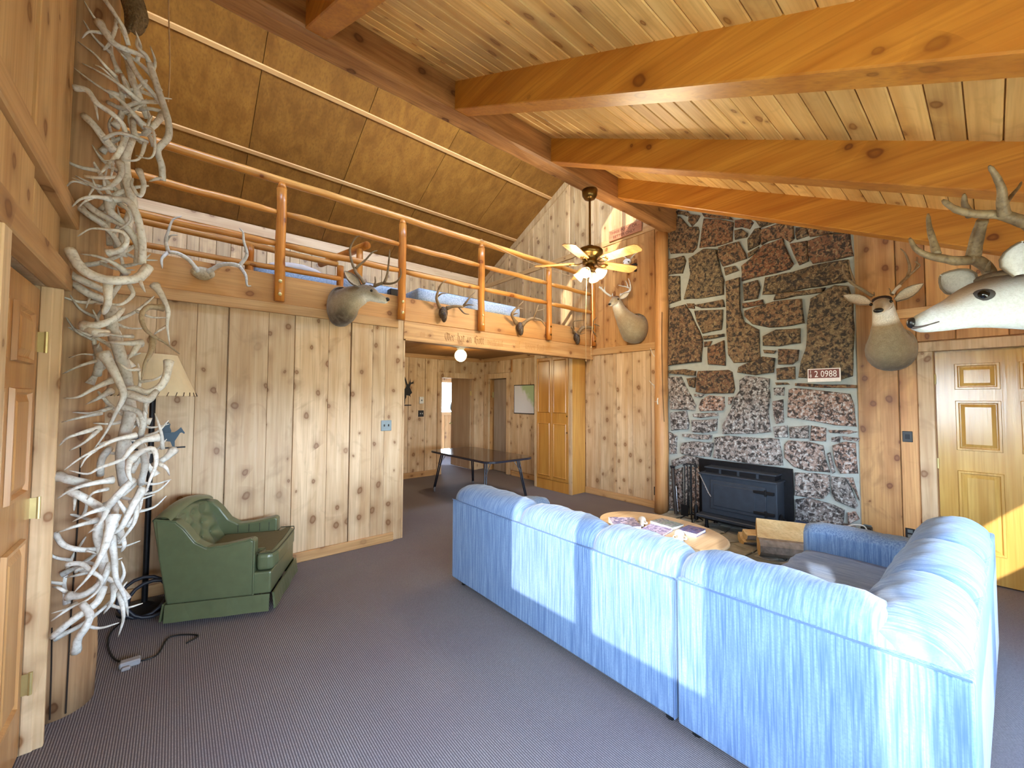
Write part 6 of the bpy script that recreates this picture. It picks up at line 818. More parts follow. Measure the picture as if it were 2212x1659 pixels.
def loft_body(rings, side_hint=None, n=24, sub=4):
    """rings: (centre, half width, half height, colour top, colour side, colour below). returns MB with fur colours"""
    cs = crom([r[0] for r in rings], sub); N = len(cs); q = MB(); vs = []; cols = []
    for i in range(N):
        t = min(i/sub, len(rings)-1.0001); a = int(t); f = t-a
        g = lambda k: rings[a][k]*(1-f)+rings[a+1][k]*f
        gc = lambda k: Vector(rings[a][k]).lerp(Vector(rings[a+1][k]), f)
        w_, h_ = g(1), g(2); T = (cs[min(i+1, N-1)]-cs[max(i-1, 0)]).normalized()
        S = Vector(side_hint) if side_hint else T.cross(Vector((0,0,1)))
        S = (S-T*S.dot(T)).normalized(); U = S.cross(T)
        if side_hint is None and U.z < 0: U = -U
        if side_hint is not None and U.dot(Vector((0,0,1)))+U.dot(Vector((-1,0,0)))*0.0 < -0.05: U = -U
        ct, cd_, cb = gc(3), gc(4), gc(5)
        for k in range(n):
            th = 2*PI*k/n; ca_, sa_ = math.cos(th), math.sin(th)
            vs.append(cs[i] + S*w_*math.copysign(abs(ca_)**0.9, ca_) + U*h_*math.copysign(abs(sa_)**0.95, sa_))
            c = cd_.lerp(ct, min(1, max(0, (sa_-0.15)*1.6))) if sa_ > 0 else cd_.lerp(cb, min(1, max(0, (-sa_-0.12)*1.6)))
            cols.append((c.x, c.y, c.z))
    fs = [(i*n+k, i*n+(k+1) % n, (i+1)*n+(k+1) % n, (i+1)*n+k) for i in range(N-1) for k in range(n)]
    fs += [tuple(range(n-1, -1, -1)), tuple((N-1)*n+k for k in range(n))]
    q.add(vs, fs, cols); return q
def ear(base, tip, width, facing, root, mat_in, c_out, c_in, mat):
    """cupped leaf shaped ear from base to tip, hollow side towards 'facing'"""
    b, t = Vector(base), Vector(tip); d = t-b; L = d.length; d.normalize(); f = Vector(facing); f = (f-d*f.dot(d)).normalized(); s = d.cross(f)
    prof = [(0.0, 0.38), (0.12, 0.62), (0.3, 0.95), (0.5, 1.0), (0.7, 0.82), (0.86, 0.5), (0.96, 0.22), (1.0, 0.04)]
    vs = []; col = []; n = 9
    for (u, w_) in prof:
        for k in range(n):
            a = (k/(n-1)-0.5)*PI*1.05*(1.25-0.35*u)
            vs.append(b+d*L*u+s*math.sin(a)*width*w_ - f*math.cos(a)*width*w_*0.75*(1-0.3*u)+f*width*0.3)
            e_ = abs(k/(n-1)-0.5)*2; col.append(tuple(c_out[j]*(e_**3)+c_in[j]*(1-e_**3) for j in range(3)))
    fs = [(i*n+k, i*n+k+1, (i+1)*n+k+1, (i+1)*n+k) for i in range(len(prof)-1) for k in range(n-1)]
    q = MB(); q.add(vs, fs, col)
    o = q.build('ear', mat, root, smooth=True); m_ = o.modifiers.new('solid', 'SOLIDIFY'); m_.thickness = 0.006; m_.offset = 0
    return o
def L3(r, g, b): return (lin(r), lin(g), lin(b))
TAN, GREY, DARK, WHT, CREAM, BROWN = L3(164,142,108), L3(152,138,112), L3(66,50,38), L3(250,246,236), L3(216,202,172), L3(112,86,60)
def eyes(root, pts, r=0.013):
    for p in pts: MB().ball(p, r, 12, 8).build('eye', EYE, root, smooth=True)

# mule deer on the loft edge, looking right
root = thing('deer_mount', 'brown mule deer head looking right, mounted on the loft edge', 'deer head', (1.26, 4.24, 2.27))
rings = [((1.262,4.238,2.47),.125,.195,DARK,GREY,DARK), ((1.262,4.19,2.47),.132,.202,DARK,GREY,DARK), ((1.272,4.11,2.475),.125,.185,DARK,TAN,DARK), ((1.295,4.04,2.515),.100,.135,BROWN,TAN,GREY),
 ((1.345,3.985,2.55),.080,.108,BROWN,GREY,CREAM), ((1.405,3.945,2.58),.070,.090,BROWN,GREY,WHT), ((1.455,3.915,2.575),.058,.075,BROWN,GREY,WHT), ((1.505,3.89,2.55),.040,.052,GREY,GREY,WHT),
 ((1.555,3.865,2.532),.031,.039,GREY,CREAM,WHT), ((1.588,3.852,2.524),.027,.032,TAN,CREAM,WHT), ((1.604,3.846,2.520),.014,.018,DARK,CREAM,WHT)]
loft_body(rings).build('head', FUR, root, smooth=True)
MB().ball((1.596,3.840,2.534), (0.024,0.026,0.019), 12, 8).build('nose', NOSE, root, smooth=True)
MB().tube(crom([(1.598,3.828,2.516),(1.575,3.833,2.515),(1.54,3.845,2.52)]), [0.004,0.004,0.004,0.004,0.003,0.003,0.003,0.002,0.002], 6).build('mouth', NOSE, root)
eyes(root, [(1.443,3.862,2.598), (1.482,3.955,2.600)])
ear((1.35,3.93,2.635), (1.196,3.92,2.748), 0.05, (0.25,-1,0.1), root, None, DARK, L3(196,180,158), FUR)
ear((1.452,4.0,2.63), (1.53,4.09,2.66), 0.04, (0.5,-1,0.1), root, None, DARK, L3(206,190,168), FUR)
for part in (D['a1'][:3], D['a1'][3:]): antler(MB(), part, rs=1.2, burr=False).build('antler', BONEM, root, smooth=True)
MB().ball((1.455,3.93,2.648), (0.035,0.04,0.02), 10, 6).build('forehead_patch', plain('dark_fur', L3(70,46,30)+(1,), 0.9, 0, 0.2, 60), root, smooth=True)

# mule deer right of the chimney, facing the room
root = thing('deer_mount', 'mule deer head with white throat facing out, right of the chimney', 'deer head', (5.30, 0.616, 1.84))
rings = [((5.295,.616,2.04),.182,.205,GREY,GREY,DARK), ((5.22,.616,2.045),.188,.212,GREY,GREY,DARK), ((5.13,.617,2.085),.160,.185,GREY,GREY,GREY), ((5.07,.62,2.19),.120,.125,TAN,GREY,GREY), ((5.042,.622,2.262),.098,.106,TAN,TAN,TAN), ((5.025,.624,2.305),.090,.098,TAN,CREAM,WHT),
 ((4.995,.628,2.375),.080,.088,BROWN,TAN,WHT), ((4.955,.63,2.425),.074,.072,BROWN,TAN,WHT), ((4.90,.632,2.40),.053,.056,TAN,TAN,WHT), ((4.84,.634,2.368),.041,.043,TAN,CREAM,WHT), ((4.80,.635,2.348),.036,.032,TAN,CREAM,WHT), ((4.78,.635,2.338),.018,.017,DARK,CREAM,WHT)]
loft_body(rings, (0,1,0)).build('head', FUR, root, smooth=True)
MB().ball((4.783,.635,2.352), (0.018,0.036,0.022), 12, 8).build('nose', NOSE, root, smooth=True)
eyes(root, [(4.925,.703,2.438), (4.918,.567,2.442)], 0.014)
ear((5.0,.715,2.462), (5.0,.913,2.575), 0.045, (-1,0.1,0.1), root, None, L3(150,130,104), L3(212,200,180), FUR)
ear((5.0,.545,2.458), (5.0,.366,2.572), 0.047, (-1,-0.1,0.1), root, None, L3(120,100,74), L3(220,208,186), FUR)
MB().ball((4.948,.632,2.474), (0.038,0.072,0.036), 14, 8).build('forehead_patch', plain('black_fur', L3(44,26,18)+(1,), 0.9, 0, 0.2, 60), root, smooth=True)
for part in (D['a2'][:4], D['a2'][4:]): antler(MB(), part, rs=1.15, burr=False).build('antler', BONEM, root, smooth=True)
antler(MB(), D['a2w'], burr=False).build('white_wrap', WHITEP, root, smooth=True)

# whitetail high on the right wall, left of the chimney
root = thing('deer_mount', 'white throated deer head looking up left, on the wall left of the chimney', 'deer head', (5.30, 3.42, 2.4))
rings = [((5.295,3.42,2.61),.200,.225,DARK,TAN,GREY), ((5.22,3.42,2.62),.205,.228,DARK,TAN,GREY), ((5.15,3.45,2.68),.160,.175,BROWN,TAN,GREY), ((5.10,3.51,2.79),.115,.120,TAN,TAN,TAN), ((5.06,3.55,2.89),.088,.092,TAN,TAN,CREAM),
 ((5.03,3.565,2.965),.075,.080,BROWN,TAN,WHT), ((4.985,3.567,3.01),.070,.068,BROWN,TAN,WHT), ((4.93,3.57,2.985),.050,.050,TAN,TAN,WHT), ((4.89,3.573,2.955),.036,.036,GREY,CREAM,WHT), ((4.87,3.575,2.94),.030,.027,GREY,CREAM,WHT), ((4.855,3.576,2.932),.015,.013,DARK,CREAM,WHT)]
loft_body(rings, (0.15,1,0)).build('head', FUR, root, smooth=True)
MB().ball((4.858,3.576,2.945), (0.016,0.028,0.018), 12, 8).build('nose', NOSE, root, smooth=True)
eyes(root, [(4.962,3.502,3.022), (4.965,3.634,3.024)], 0.013)
ear((5.03,3.512,3.045), (5.06,3.375,3.11), 0.038, (-1,0.0,-0.2), root, None, L3(140,120,94), L3(218,210,196), FUR)
ear((5.03,3.632,3.045), (5.10,3.70,3.10), 0.036, (-1,0.3,-0.2), root, None, L3(140,120,94), L3(218,210,196), FUR)
for part in (D['a3'][:4], D['a3'][4:]): antler(MB(), part, rs=1.15, burr=False).build('antler', BONE, root, smooth=True)
MB().ball((5.0,3.575,3.068), (0.03,0.06,0.02), 10, 6).build('forehead_patch', plain('rust_fur', L3(84,48,28)+(1,), 0.9, 0, 0.2, 60), root, smooth=True)

# big pale faced deer close on the right, on the front wall
cam0 = Vector((0,0,1.55)); K4 = 1.45
def k4(p): return cam0+(Vector(p)-cam0)*K4
PALE, PALEB = L3(186,188,188), L3(150,124,96)
root = thing('deer_mount', 'large pale faced buck in profile with heavy antlers at the right edge', 'deer head', (2.7, -0.78, 1.8))
rings = [((2.700,-.795,1.86),.180,.195,BROWN,TAN,PALE), ((2.66,-.62,1.86),.172,.20,BROWN,TAN,PALE), ((2.56,-.43,1.885),.125,.165,BROWN,PALEB,PALE), ((2.455,-.26,1.905),.100,.135,BROWN,PALEB,PALE), ((2.355,-.12,1.912),.082,.110,BROWN,PALE,PALE),
 ((2.295,-.035,1.912),.074,.100,DARK,PALE,PALE), ((2.248,.03,1.898),.062,.084,BROWN,PALE,PALE), ((2.212,.09,1.872),.046,.060,PALEB,PALE,PALE), ((2.186,.14,1.853),.036,.045,PALE,PALE,PALE), ((2.173,.176,1.843),.031,.034,GREY,PALE,PALE), ((2.166,.196,1.838),.015,.016,DARK,DARK,PALE)]
loft_body(rings).build('head', FURW, root, smooth=True)
MB().ball((2.165,.193,1.848), (0.026,0.016,0.021), 12, 8).build('nose', NOSE, root, smooth=True)
MB().tube(crom([(2.143,.19,1.826),(2.148,.165,1.829),(2.156,.12,1.842)]), [0.005,0.005,0.0045,0.004,0.004,0.004,0.003,0.003,0.002], 6).build('mouth', plain('dark_lip', rgb(70,56,52), 0.6), root)
eyes(root, [(2.192,.012,1.927)], 0.017)
MB().ball((2.194,.014,1.926), (0.012,0.03,0.022), 12, 8).build('eye_rim', plain('eye_rim', rgb(54,48,46), 0.7), root, smooth=True)
ear(k4((1.612,.03,1.852)), k4((1.562,.085,1.888)), 0.05, (-0.8,-0.2,-0.3), root, None, L3(96,78,58), L3(190,182,170), FURW)
ear((2.225,-.085,1.985), (2.15,-.085,2.085), 0.055, (-1,0.5,0.1), root, None, L3(96,78,58), L3(222,220,214), FURW)
a4 = [[list(k4(p[:3]))+[p[3]*K4] for p in s] for s in D['a4']]
BUCK = bone_mat('buck_antler', rgb(150,128,96), rgb(100,76,48), rgb(56,40,24))
for part in (a4[:6], a4[6:]): antler(MB(), part, n=12, rs=1.12, burr=False).build('antler', BUCK, root, smooth=True)
MB().ball((2.30,-.03,2.0), (0.05,0.07,0.025), 10, 6).build('crown_fur', plain('grizzled_fur', L3(96,76,54)+(1,), 0.9, 0, 0.35, 90), root, smooth=True)

# skull plates with antlers on the loft edge
lab = ['wide pale antlers on a skull plate on the loft edge, leftmost of the mounts', 'thin antlers on a dark skull plate right of the brown mule deer', 'antlers on a dark pointed skull between the two right railing posts', 'antlers on a dark skull plate at the right end of the loft edge']
for i, k in enumerate(('m1', 'm2', 'm3', 'm4')):
    p = SKULLPOS[i]; root = thing('antler_mount', lab[i], 'antlers', (p[0], 4.25, p[2]-0.07), 'antler mounts along the loft edge')
    cut = (4, 3, 4, 3)[i]
    for part in (MOUNTS[k][:cut], MOUNTS[k][cut:]): antler(MB(), part, burr=True, seed=i, rs=1.15).build('antler', BONE if i == 0 else BONEM, root, smooth=True)
    q = MB()
    if i == 0: q.ball((p[0], 4.222, p[2]), (0.075, 0.045, 0.055), 14, 9).ball((p[0]-0.05, 4.215, p[2]+0.005), (0.03,0.035,0.035)).ball((p[0]+0.055, 4.215, p[2]+0.005), (0.03,0.035,0.035))
    else: q.ball((p[0], 4.215, p[2]), (0.055, 0.05, 0.075), 12, 9).ball((p[0], 4.195, p[2]-0.05), (0.032, 0.045, 0.07), 10, 7)
    q.build('skull_plate', SKULL if i == 0 else HIDE, root, smooth=True)
root = thing('skull_mount', 'small white skull with short horns on a dark bracket above the deer head', 'skull', (5.25, 3.5, 3.58))
for part in EURO: antler(MB(), [part], burr=False).build('horn', BONE, root, smooth=True)
q = MB().ball((5.235,3.530,3.645), (0.06,0.065,0.05), 14, 9).ball((5.20,3.515,3.61), (0.05,0.045,0.045)).ball((5.16,3.50,3.585), (0.05,0.028,0.026)); q.build('skull', SKULLW, root, smooth=True)
q = MB().box(5.25, 5.305, 3.39, 3.49, 3.56, 3.60).box(5.27, 5.305, 3.40, 3.44, 3.48, 3.58); q.build('bracket', BLACKP, root, bevel=0.01)
MB().ball((5.188,3.555,3.628), 0.012).ball((5.19,3.475,3.622), 0.012).build('eye_socket', BLACKP, root)
for i, l in enumerate(('antler tip coat hook highest on the slim log post', 'forked antler tip coat hook below the highest one on the slim log post', 'white antler stub coat hook lowest on the slim log post')):
    tag(antler(MB(), HOOKS[i], burr=False).build('antler_hook', BONE, smooth=True), l, 'hook')
# the heap of shed antlers on the left post
for i, (l, s) in enumerate(HEAP):
    dark = l.startswith('dark') or 'rough' in l or 'brown' in l or 'warty' in l or 'mossy' in l
    q = antler(MB(), s, n=8, seed=100+i, rs=1.10)
    tag(q.build('shed_antler', BONEB if 'brown' in l else BONE, smooth=True), l, 'antler', 'heap of shed antlers on the left log post')
rr = random.Random(77)
LEAN = ('leaning right', 'leaning left', 'standing nearly upright')
ZONE = ('near the foot of the post', 'below the lower hinge height', 'at horse cutout height', 'just under the lampshade', 'at upper hinge height', 'at door lintel height', 'at upper timber height', 'at the loft edge height', 'at the lowest loft rail height', 'at the middle loft rail height')
for i in range(30):
    z = 0.50+i*0.100; xc_ = -0.275-(0.07 if z < 0.95 else 0)+0.09*math.exp(-((z-1.15)/0.55)**2)+0.03*math.exp(-((z-3.1)/0.4)**2)+rr.uniform(-.05, .06); y_ = 2.905+rr.uniform(-.02, .02)
    a = (0.75, 2.4, 1.5)[i % 3]+rr.uniform(-.15, .15); L_ = rr.uniform(.10, .17); d = Vector((math.cos(a), 0, math.sin(a))); n_ = Vector((-d.z, 0, d.x))*rr.choice([-1, 1])
    c_ = Vector((xc_, y_, z)); r_ = rr.uniform(.011, .016)
    P = [c_-d*L_, c_-d*L_*.4+n_*.03, c_+d*L_*.3+n_*.03, c_+d*L_]
    st_ = [[list(p)+[r_*(1-0.55*k/3)] for k, p in enumerate(P)]]
    for tpos in (1, 2):
        b_ = P[tpos]; st_.append([list(b_)+[r_*.75], list(b_+n_*.06+d*.03+Vector((0, -.03, 0)))+[r_*.5], list(b_+n_*.10+d*.09+Vector((0, -.04, 0)))+[.003]])
    tag(antler(MB(), st_, n=7, seed=300+i).build('shed_antler', BONE, smooth=True), 'weathered antler %s, tangled in behind the heap %s' % (LEAN[i % 3], ZONE[i//3]), 'antler', 'heap of shed antlers on the left log post')
HIDEM = plain('shaggy_pelt', rgb(128,104,72), 0.95, 0, 0.4, 90, 1.0)
def pelt(u, v):
    z = 3.52+0.55*v; w_ = 0.055*math.sin(PI*min(1, v*1.2+.08))**0.5
    return (-0.235+(u-0.5)*2*w_+0.02*math.sin(v*9), 2.955-0.05*math.sin(PI*u)+0.008*math.sin(u*25+v*31), z)
pb = tag(MB().grid(pelt, 14, 24).build('fur_pelt', HIDEM, smooth=True), 'shaggy grey brown pelt hanging at the top of the antler heap', 'pelt')
pb.modifiers.new('solid', 'SOLIDIFY').thickness = 0.02

# ================================================================== SECTIONAL SOFA
def pillow(name, prof, a0, a1, axis, mat, parent, puff=0.13, n=15):
    """prof: closed loop in (depth, z); swept along axis from a0 to a1, ends drawn in like a stuffed cushion"""
    cx = sum(p[0] for p in prof)/len(prof); cz = min(p[1] for p in prof)+0.1
    P = crom([(p[0], p[1], 0) for p in prof+[prof[0]]], 3)[:-1]; vs = []; m_ = len(P)
    for j in range(n):
        t = j/(n-1); e_ = abs(2*t-1)**6; s_ = 1-puff*e_; tt = a0+(a1-a0)*t
        for k, p in enumerate(P):
            wob = 0.006*math.sin(t*19+k*0.9+a0*7)*(1-e_)
            d, z = cx+(p.x-cx)*s_+wob, cz+(p.y-cz)*s_+wob
            vs.append((d, tt, z) if axis == 'y' else (tt, d, z))
    fs = [(j*m_+k, j*m_+(k+1) % m_, (j+1)*m_+(k+1) % m_, (j+1)*m_+k) for j in range(n-1) for k in range(m_)]
    fs += [tuple(range(m_-1, -1, -1)), tuple((n-1)*m_+k for k in range(m_))]
    q = MB(); q.add(vs, fs); o = q.build(name, mat, parent, smooth=True)
    bm = bmesh.new(); bm.from_mesh(o.data); bmesh.ops.recalc_face_normals(bm, faces=bm.faces); bm.to_mesh(o.data); bm.free()
    return o
PIPE = plain('piping', rgb(84,106,142), 0.85, 0, 0.05)
s1 = thing('sofa_section', 'blue striped sofa section with sunlit back turned to the open carpet', 'sofa', (1.9, 1.95, 0.0), 'blue sectional sofa')
o = MB().box(1.83, 1.95, 0.985, 2.965, 0.055, 0.70).build('back_panel', SOFA, s1, bevel=0.012, seg=2)
MB().tube([(1.829, 0.99, 0.702), (1.829, 2.96, 0.702)], 0.004, 6).tube([(1.829, 0.992, 0.06), (1.829, 0.992, 0.70)], 0.004, 6).build('piping', PIPE, o)
MB().box(1.95, 2.80, 0.985, 2.75, 0.055, 0.29).build('base', SOFA, s1, bevel=0.015)
pp = [(1.835,0.690),(1.845,0.755),(1.885,0.805),(1.96,0.828),(2.05,0.815),(2.12,0.745),(2.17,0.62),(2.16,0.47),(2.05,0.44),(1.95,0.46),(1.90,0.60)]
for y0, y1 in ((2.13, 2.955), (1.495, 2.125), (0.99, 1.49)): pillow('back_cushion', pp, y0, y1, 'y', SOFAP, s1)
for y0, y1 in ((1.87, 2.74), (0.99, 1.865)):
    pillow('seat_cushion', [(1.97,0.30),(1.97,0.42),(2.2,0.44),(2.6,0.44),(2.82,0.425),(2.845,0.37),(2.82,0.30),(2.4,0.295)], y0, y1, 'y', SOFAS, s1, 0.05)
o = pillow('arm', [(2.74,0.06),(2.74,0.52),(2.75,0.585),(2.80,0.615),(2.88,0.61),(2.955,0.60),(2.985,0.54),(2.975,0.06)], 1.87, 2.78, 'x', SOFA, s1, 0.04)
for x, y in ((1.90, 1.05), (1.90, 2.88), (2.74, 1.05), (2.74, 2.88)): MB().lathe([(0.022, 0.001), (0.028, 0.055)], (x, y, 0), 8).build('leg', BLACKP, s1)
s2 = thing('sofa_section', 'blue striped corner sofa section nearest the camera at lower right', 'sofa', (2.9, 0.4, 0.0), 'blue sectional sofa')
o = MB().box(1.825, 1.94, 0.055, 0.975, 0.055, 0.72).build('end_panel', SOFA, s2, bevel=0.012, seg=2)
MB().tube([(1.824, 0.06, 0.722), (1.824, 0.972, 0.712)], 0.004, 6).build('piping', PIPE, o)
q = MB().prism([(1.94, 0.06, 0.055), (3.93, 0.015, 0.055), (3.93, 0.13, 0.055), (1.94, 0.18, 0.055)], (0, 0, 0.675)); q.build('back_panel', SOFA, s2, bevel=0.012, seg=2)
MB().box(1.94, 3.72, 0.17, 0.93, 0.055, 0.29).build('base', SOFA, s2, bevel=0.015)
MB().box(1.94, 2.75, 0.17, 0.975, 0.055, 0.285).build('corner_base', SOFA, s2, bevel=0.015)
pp2 = [(1.832,0.70),(1.842,0.765),(1.88,0.815),(1.955,0.842),(2.04,0.825),(2.11,0.75),(2.15,0.62),(2.14,0.47),(2.05,0.44),(1.95,0.46),(1.89,0.60)]
pillow('corner_cushion', pp2, 0.22, 0.972, 'y', SOFAP, s2, 0.16)
def ppx(y0): return [(y0+0.005,0.68),(y0+0.012,0.755),(y0+0.055,0.805),(y0+0.13,0.828),(y0+0.22,0.812),(y0+0.30,0.74),(y0+0.36,0.60),(y0+0.355,0.46),(y0+0.22,0.43),(y0+0.12,0.45),(y0+0.07,0.60)]
for x0, x1 in ((1.86, 2.55), (2.555, 3.20), (3.205, 3.90)): pillow('back_cushion', ppx(0.058-0.022*((x0+x1)/2-1.9)), x0, x1, 'x', SOFAPX, s2, 0.15)
for x0, x1 in ((2.06, 2.86), (2.865, 3.69)): pillow('seat_cushion', [(0.36,0.30),(0.36,0.42),(0.5,0.435),(0.8,0.435),(0.95,0.42),(0.97,0.36),(0.95,0.30),(0.6,0.295)], x0, x1, 'x', SOFAS, s2, 0.05)
pillow('arm', [(3.70,0.06),(3.695,0.50),(3.705,0.575),(3.76,0.612),(3.83,0.612),(3.90,0.60),(3.935,0.54),(3.93,0.06)], 0.14, 0.955, 'y', SOFA, s2, 0.05)
for x, y in ((1.90, 0.92), (1.90, 0.12), (3.85, 0.10), (3.85, 0.88)): MB().lathe([(0.022, 0.001), (0.028, 0.055)], (x, y, 0), 8).build('leg', BLACKP, s2)

# ================================================================== COFFEE TABLE
ct = thing('coffee_table', 'oval light oak coffee table with books and small skulls on it', 'table', (3.25, 1.89, 0))
def ell(ax_, ay_, z, n=56, rot=0.08):
    out = []
    for k in range(n):
        th = 2*PI*k/n; a, b = ax_*math.cos(th), ay_*math.sin(th)
        out.append((3.25+a*math.cos(rot)+b*math.sin(rot), 1.89-a*math.sin(rot)+b*math.cos(rot), z))
    return out
vs = []; n = 56; levels = [(0.375, .56, .412), (.386, .571, .416), (.391, .576, .426), (.389, .574, .436), (.378, .563, .440), (.372, .557, .4405), (.368, .553, .4395), (.355, .54, .440)]
for a, b, z in levels: vs += ell(a, b, z)
fs = [(j*n+k, j*n+(k+1) % n, (j+1)*n+(k+1) % n, (j+1)*n+k) for j in range(len(levels)-1) for k in range(n)]
fs += [tuple(range(n-1, -1, -1)), tuple((len(levels)-1)*n+k for k in range(n))]
q = MB(); q.add(vs, fs); q.build('table_top', OAK, ct)
for a in (0, 1):
    for sgn in (-1, 1):
        q = MB()
        if a == 0: q.box(3.25-0.20, 3.25+0.20, 1.89+sgn*0.37-0.012, 1.89+sgn*0.37+0.012, 0.31, 0.412)
        else: q.box(3.25+sgn*0.215-0.012, 3.25+sgn*0.215+0.012, 1.89-0.36, 1.89+0.36, 0.31, 0.412)
        q.build('apron', OAK, ct, bevel=0.004)
for sx in (-1, 1):
    for sy in (-1, 1):
        bx_, by_ = 3.25+sx*0.215, 1.89+sy*0.37
        pts = crom([(bx_, by_, 0.41), (bx_+sx*0.018, by_+sy*0.018, 0.33), (bx_+sx*0.01, by_+sy*0.01, 0.18), (bx_+sx*0.004, by_+sy*0.004, 0.06), (bx_+sx*0.028, by_+sy*0.028, 0.002)], 4)
        rs = [0.034+(0.016-0.034)*min(1, i/11) if i < 14 else 0.018+0.004*(i-13) for i in range(len(pts))]
        MB().tube(pts, rs, 8).build('leg', OAK, ct, smooth=True)
PAGES = plain('book_pages', rgb(226,228,226), 0.8, 0, 0.04, 60)
def cover_mat(i, a, b, c):
    m, t, bs = mat_new('book_cover_%d' % i); v = coords(t, (1,1,1), rnd=False); n1 = noise(t, v, 26+5*i, 3); n2 = noise(t, v, 48, 2)
    k = mixc(t, ramp(t, n1, [(0.42, 0.0), (0.56, 1.0)]), a, b); k = mixc(t, ramp(t, n2, [(0.55, 0.0), (0.62, 1.0)]), k, c)
    t.links.new(k, bs.inputs['Base Color']); bs.inputs['Roughness'].default_value = 0.3; return m
def book(label, c, u, su, sv, th, mats, z=0.4405):
    root = thing('book', label, 'book', (c[0], c[1], z), 'books on the coffee table'); U = Vector((u[0], u[1], 0)).normalized(); W = Vector((-U.y, U.x, 0)); Z = Vector((0,0,1))
    MB().obox((c[0], c[1], z+th/2), U*(su/2-0.004), W*(sv/2-0.004), Z*(th/2-0.003)).build('pages', PAGES, root)
    cv = MB().obox((c[0], c[1], z+th-0.0012), U*su/2, W*sv/2, Z*0.0013).obox((c[0], c[1], z+0.0013), U*su/2, W*sv/2, Z*0.0013)
    cv.build('cover', mats, root)
    MB().obox(Vector((c[0], c[1], z+th/2))-U*su/2, U*0.0012, W*sv/2, Z*th/2).build('spine', PAGES, root)
book('thick book with pale page edges at the far left of the coffee table', (3.02, 2.08), (.17,-.158), .225, .255, .052, cover_mat(1, rgb(120,120,170), rgb(196,190,214), rgb(60,58,96)))
book('large book with a sketch on its purple cover at the table middle', (3.12, 1.85), (.26,.03), .262, .198, .018, cover_mat(2, rgb(140,134,190), rgb(196,190,222), rgb(70,66,120)))
book('greenish book lying behind the sketch book nearest the fireplace', (3.36, 1.875), (-.03,-.236), .225, .16, .026, cover_mat(3, rgb(104,118,132), rgb(160,164,176), rgb(120,150,130)))
book('dark blue book at the right beside the front skull', (3.35, 1.645), (.19,.007), .19, .15, .026, cover_mat(4, rgb(72,74,130), rgb(110,112,164), rgb(150,120,136)))
def small_skull(label, c, ang, s):
    root = thing('animal_skull', label, 'skull', (c[0], c[1], 0.4405)); d = Vector((math.cos(ang), math.sin(ang), 0)); w_ = Vector((-d.y, d.x, 0)); c = Vector((c[0], c[1], 0.4405+0.036*s))
    q = MB(); pts = [c-d*0.055*s, c-d*0.045*s, c-d*0.02*s, c+d*0.01*s, c+d*0.035*s+Vector((0,0,-.006*s)), c+d*0.065*s+Vector((0,0,-.013*s)), c+d*0.085*s+Vector((0,0,-.018*s)), c+d*0.09*s+Vector((0,0,-.02*s))]
    q.tube(crom(pts, 3), [x*s for x in (.006,.014,.022,.028,.032,.034,.034,.033,.03,.027,.025,.022,.019,.017,.016,.0155,.015,.0145,.014,.012,.009,.004)], 12)
    q.build('cranium', SKULLW, root, smooth=True)
    for k in (-1, 1):
        MB().tube(crom([c+d*0.045*s+w_*k*0.016*s-Vector((0,0,.01*s)), c+d*0.03*s+w_*k*0.040*s-Vector((0,0,.014*s)), c-d*0.005*s+w_*k*0.043*s-Vector((0,0,.014*s)), c-d*0.03*s+w_*k*0.026*s-Vector((0,0,.01*s))]), 0.005*s, 6).build('cheek_bone', SKULLW, root, smooth=True)
        MB().ball(c+d*0.034*s+w_*k*0.020*s+Vector((0,0,.004*s)), 0.008*s, 8, 6).build('eye_socket', plain('socket', rgb(150,138,124), 0.9), root)
        MB().tube([c+d*0.078*s+w_*k*0.009*s-Vector((0,0,.02*s)), c+d*0.082*s+w_*k*0.010*s-Vector((0,0,.036*s))], [0.004*s, 0.0018*s], 6).build('tooth', SKULLW, root)
small_skull('small white animal skull on the table between the thick book and the greenish book', (3.205, 2.025), 3.7, 1.0)
small_skull('small white animal skull standing in front at the right of the coffee table', (3.085, 1.615), 3.75, 1.1)

# ================================================================== ARMCHAIR
F = Vector((.911, -.412, 0)); S_ = Vector((.412, .911, 0)); O = Vector((.021, 3.633, 0)); Z = Vector((0,0,1))
def P_(f, s, z): return O+F*f+S_*s+Z*z
ac = thing('armchair', 'green vinyl armchair with tufted back and skirt against the paneled wall', 'armchair', (0.36, 3.8, 0))
W = 0.66
for nm, s0, s1_ in (('arm', 0.0, 0.095), ('arm', W-0.095, W)):
    poly = [(-.03,.14),(.49,.14),(.49,.52),(.47,.535),(.30,.505),(.20,.50),(.13,.545),(.06,.645),(.01,.695),(-.11,.715),(-.085,.45)]
    MB().prism([P_(f, s0, z) for f, z in poly], S_*(s1_-s0)).build(nm, VINYL, ac, bevel=0.012, seg=2)
pts = [P_(.49,.0,.14), P_(.49,.0,.525), P_(.47,0,.538), P_(.30,0,.508), P_(.20,0,.503), P_(.13,0,.548), P_(.06,0,.648), P_(.01,0,.698), P_(-.11,0,.718)]
MB().tube(pts, 0.006, 6).build('welt', VINYL, ac)
def bk(u, v):   # tufted back cushion, u across, v up
    s = 0.03+(W-0.06)*u; crest = 0.055*math.sin(PI*u); z = 0.36+(0.36+crest)*v
    f = 0.13-0.17*v - 0.05*max(0, (v-0.82)/0.18)**2
    for k, (a, b) in enumerate(((.25,.30),(.5,.30),(.75,.30),(.36,.52),(.64,.52),(.25,.74),(.5,.74),(.75,.74))):
        r2_ = ((u-a)/.10)**2+((v-b)/.11)**2; f -= 0.046*math.exp(-r2_)
    f += 0.010*math.cos(u*4*PI)*math.sin(v*3*PI)
    return P_(f, s, z)
MB().grid(bk, 40, 34).build('tufted_back', VINYL, ac, smooth=True)
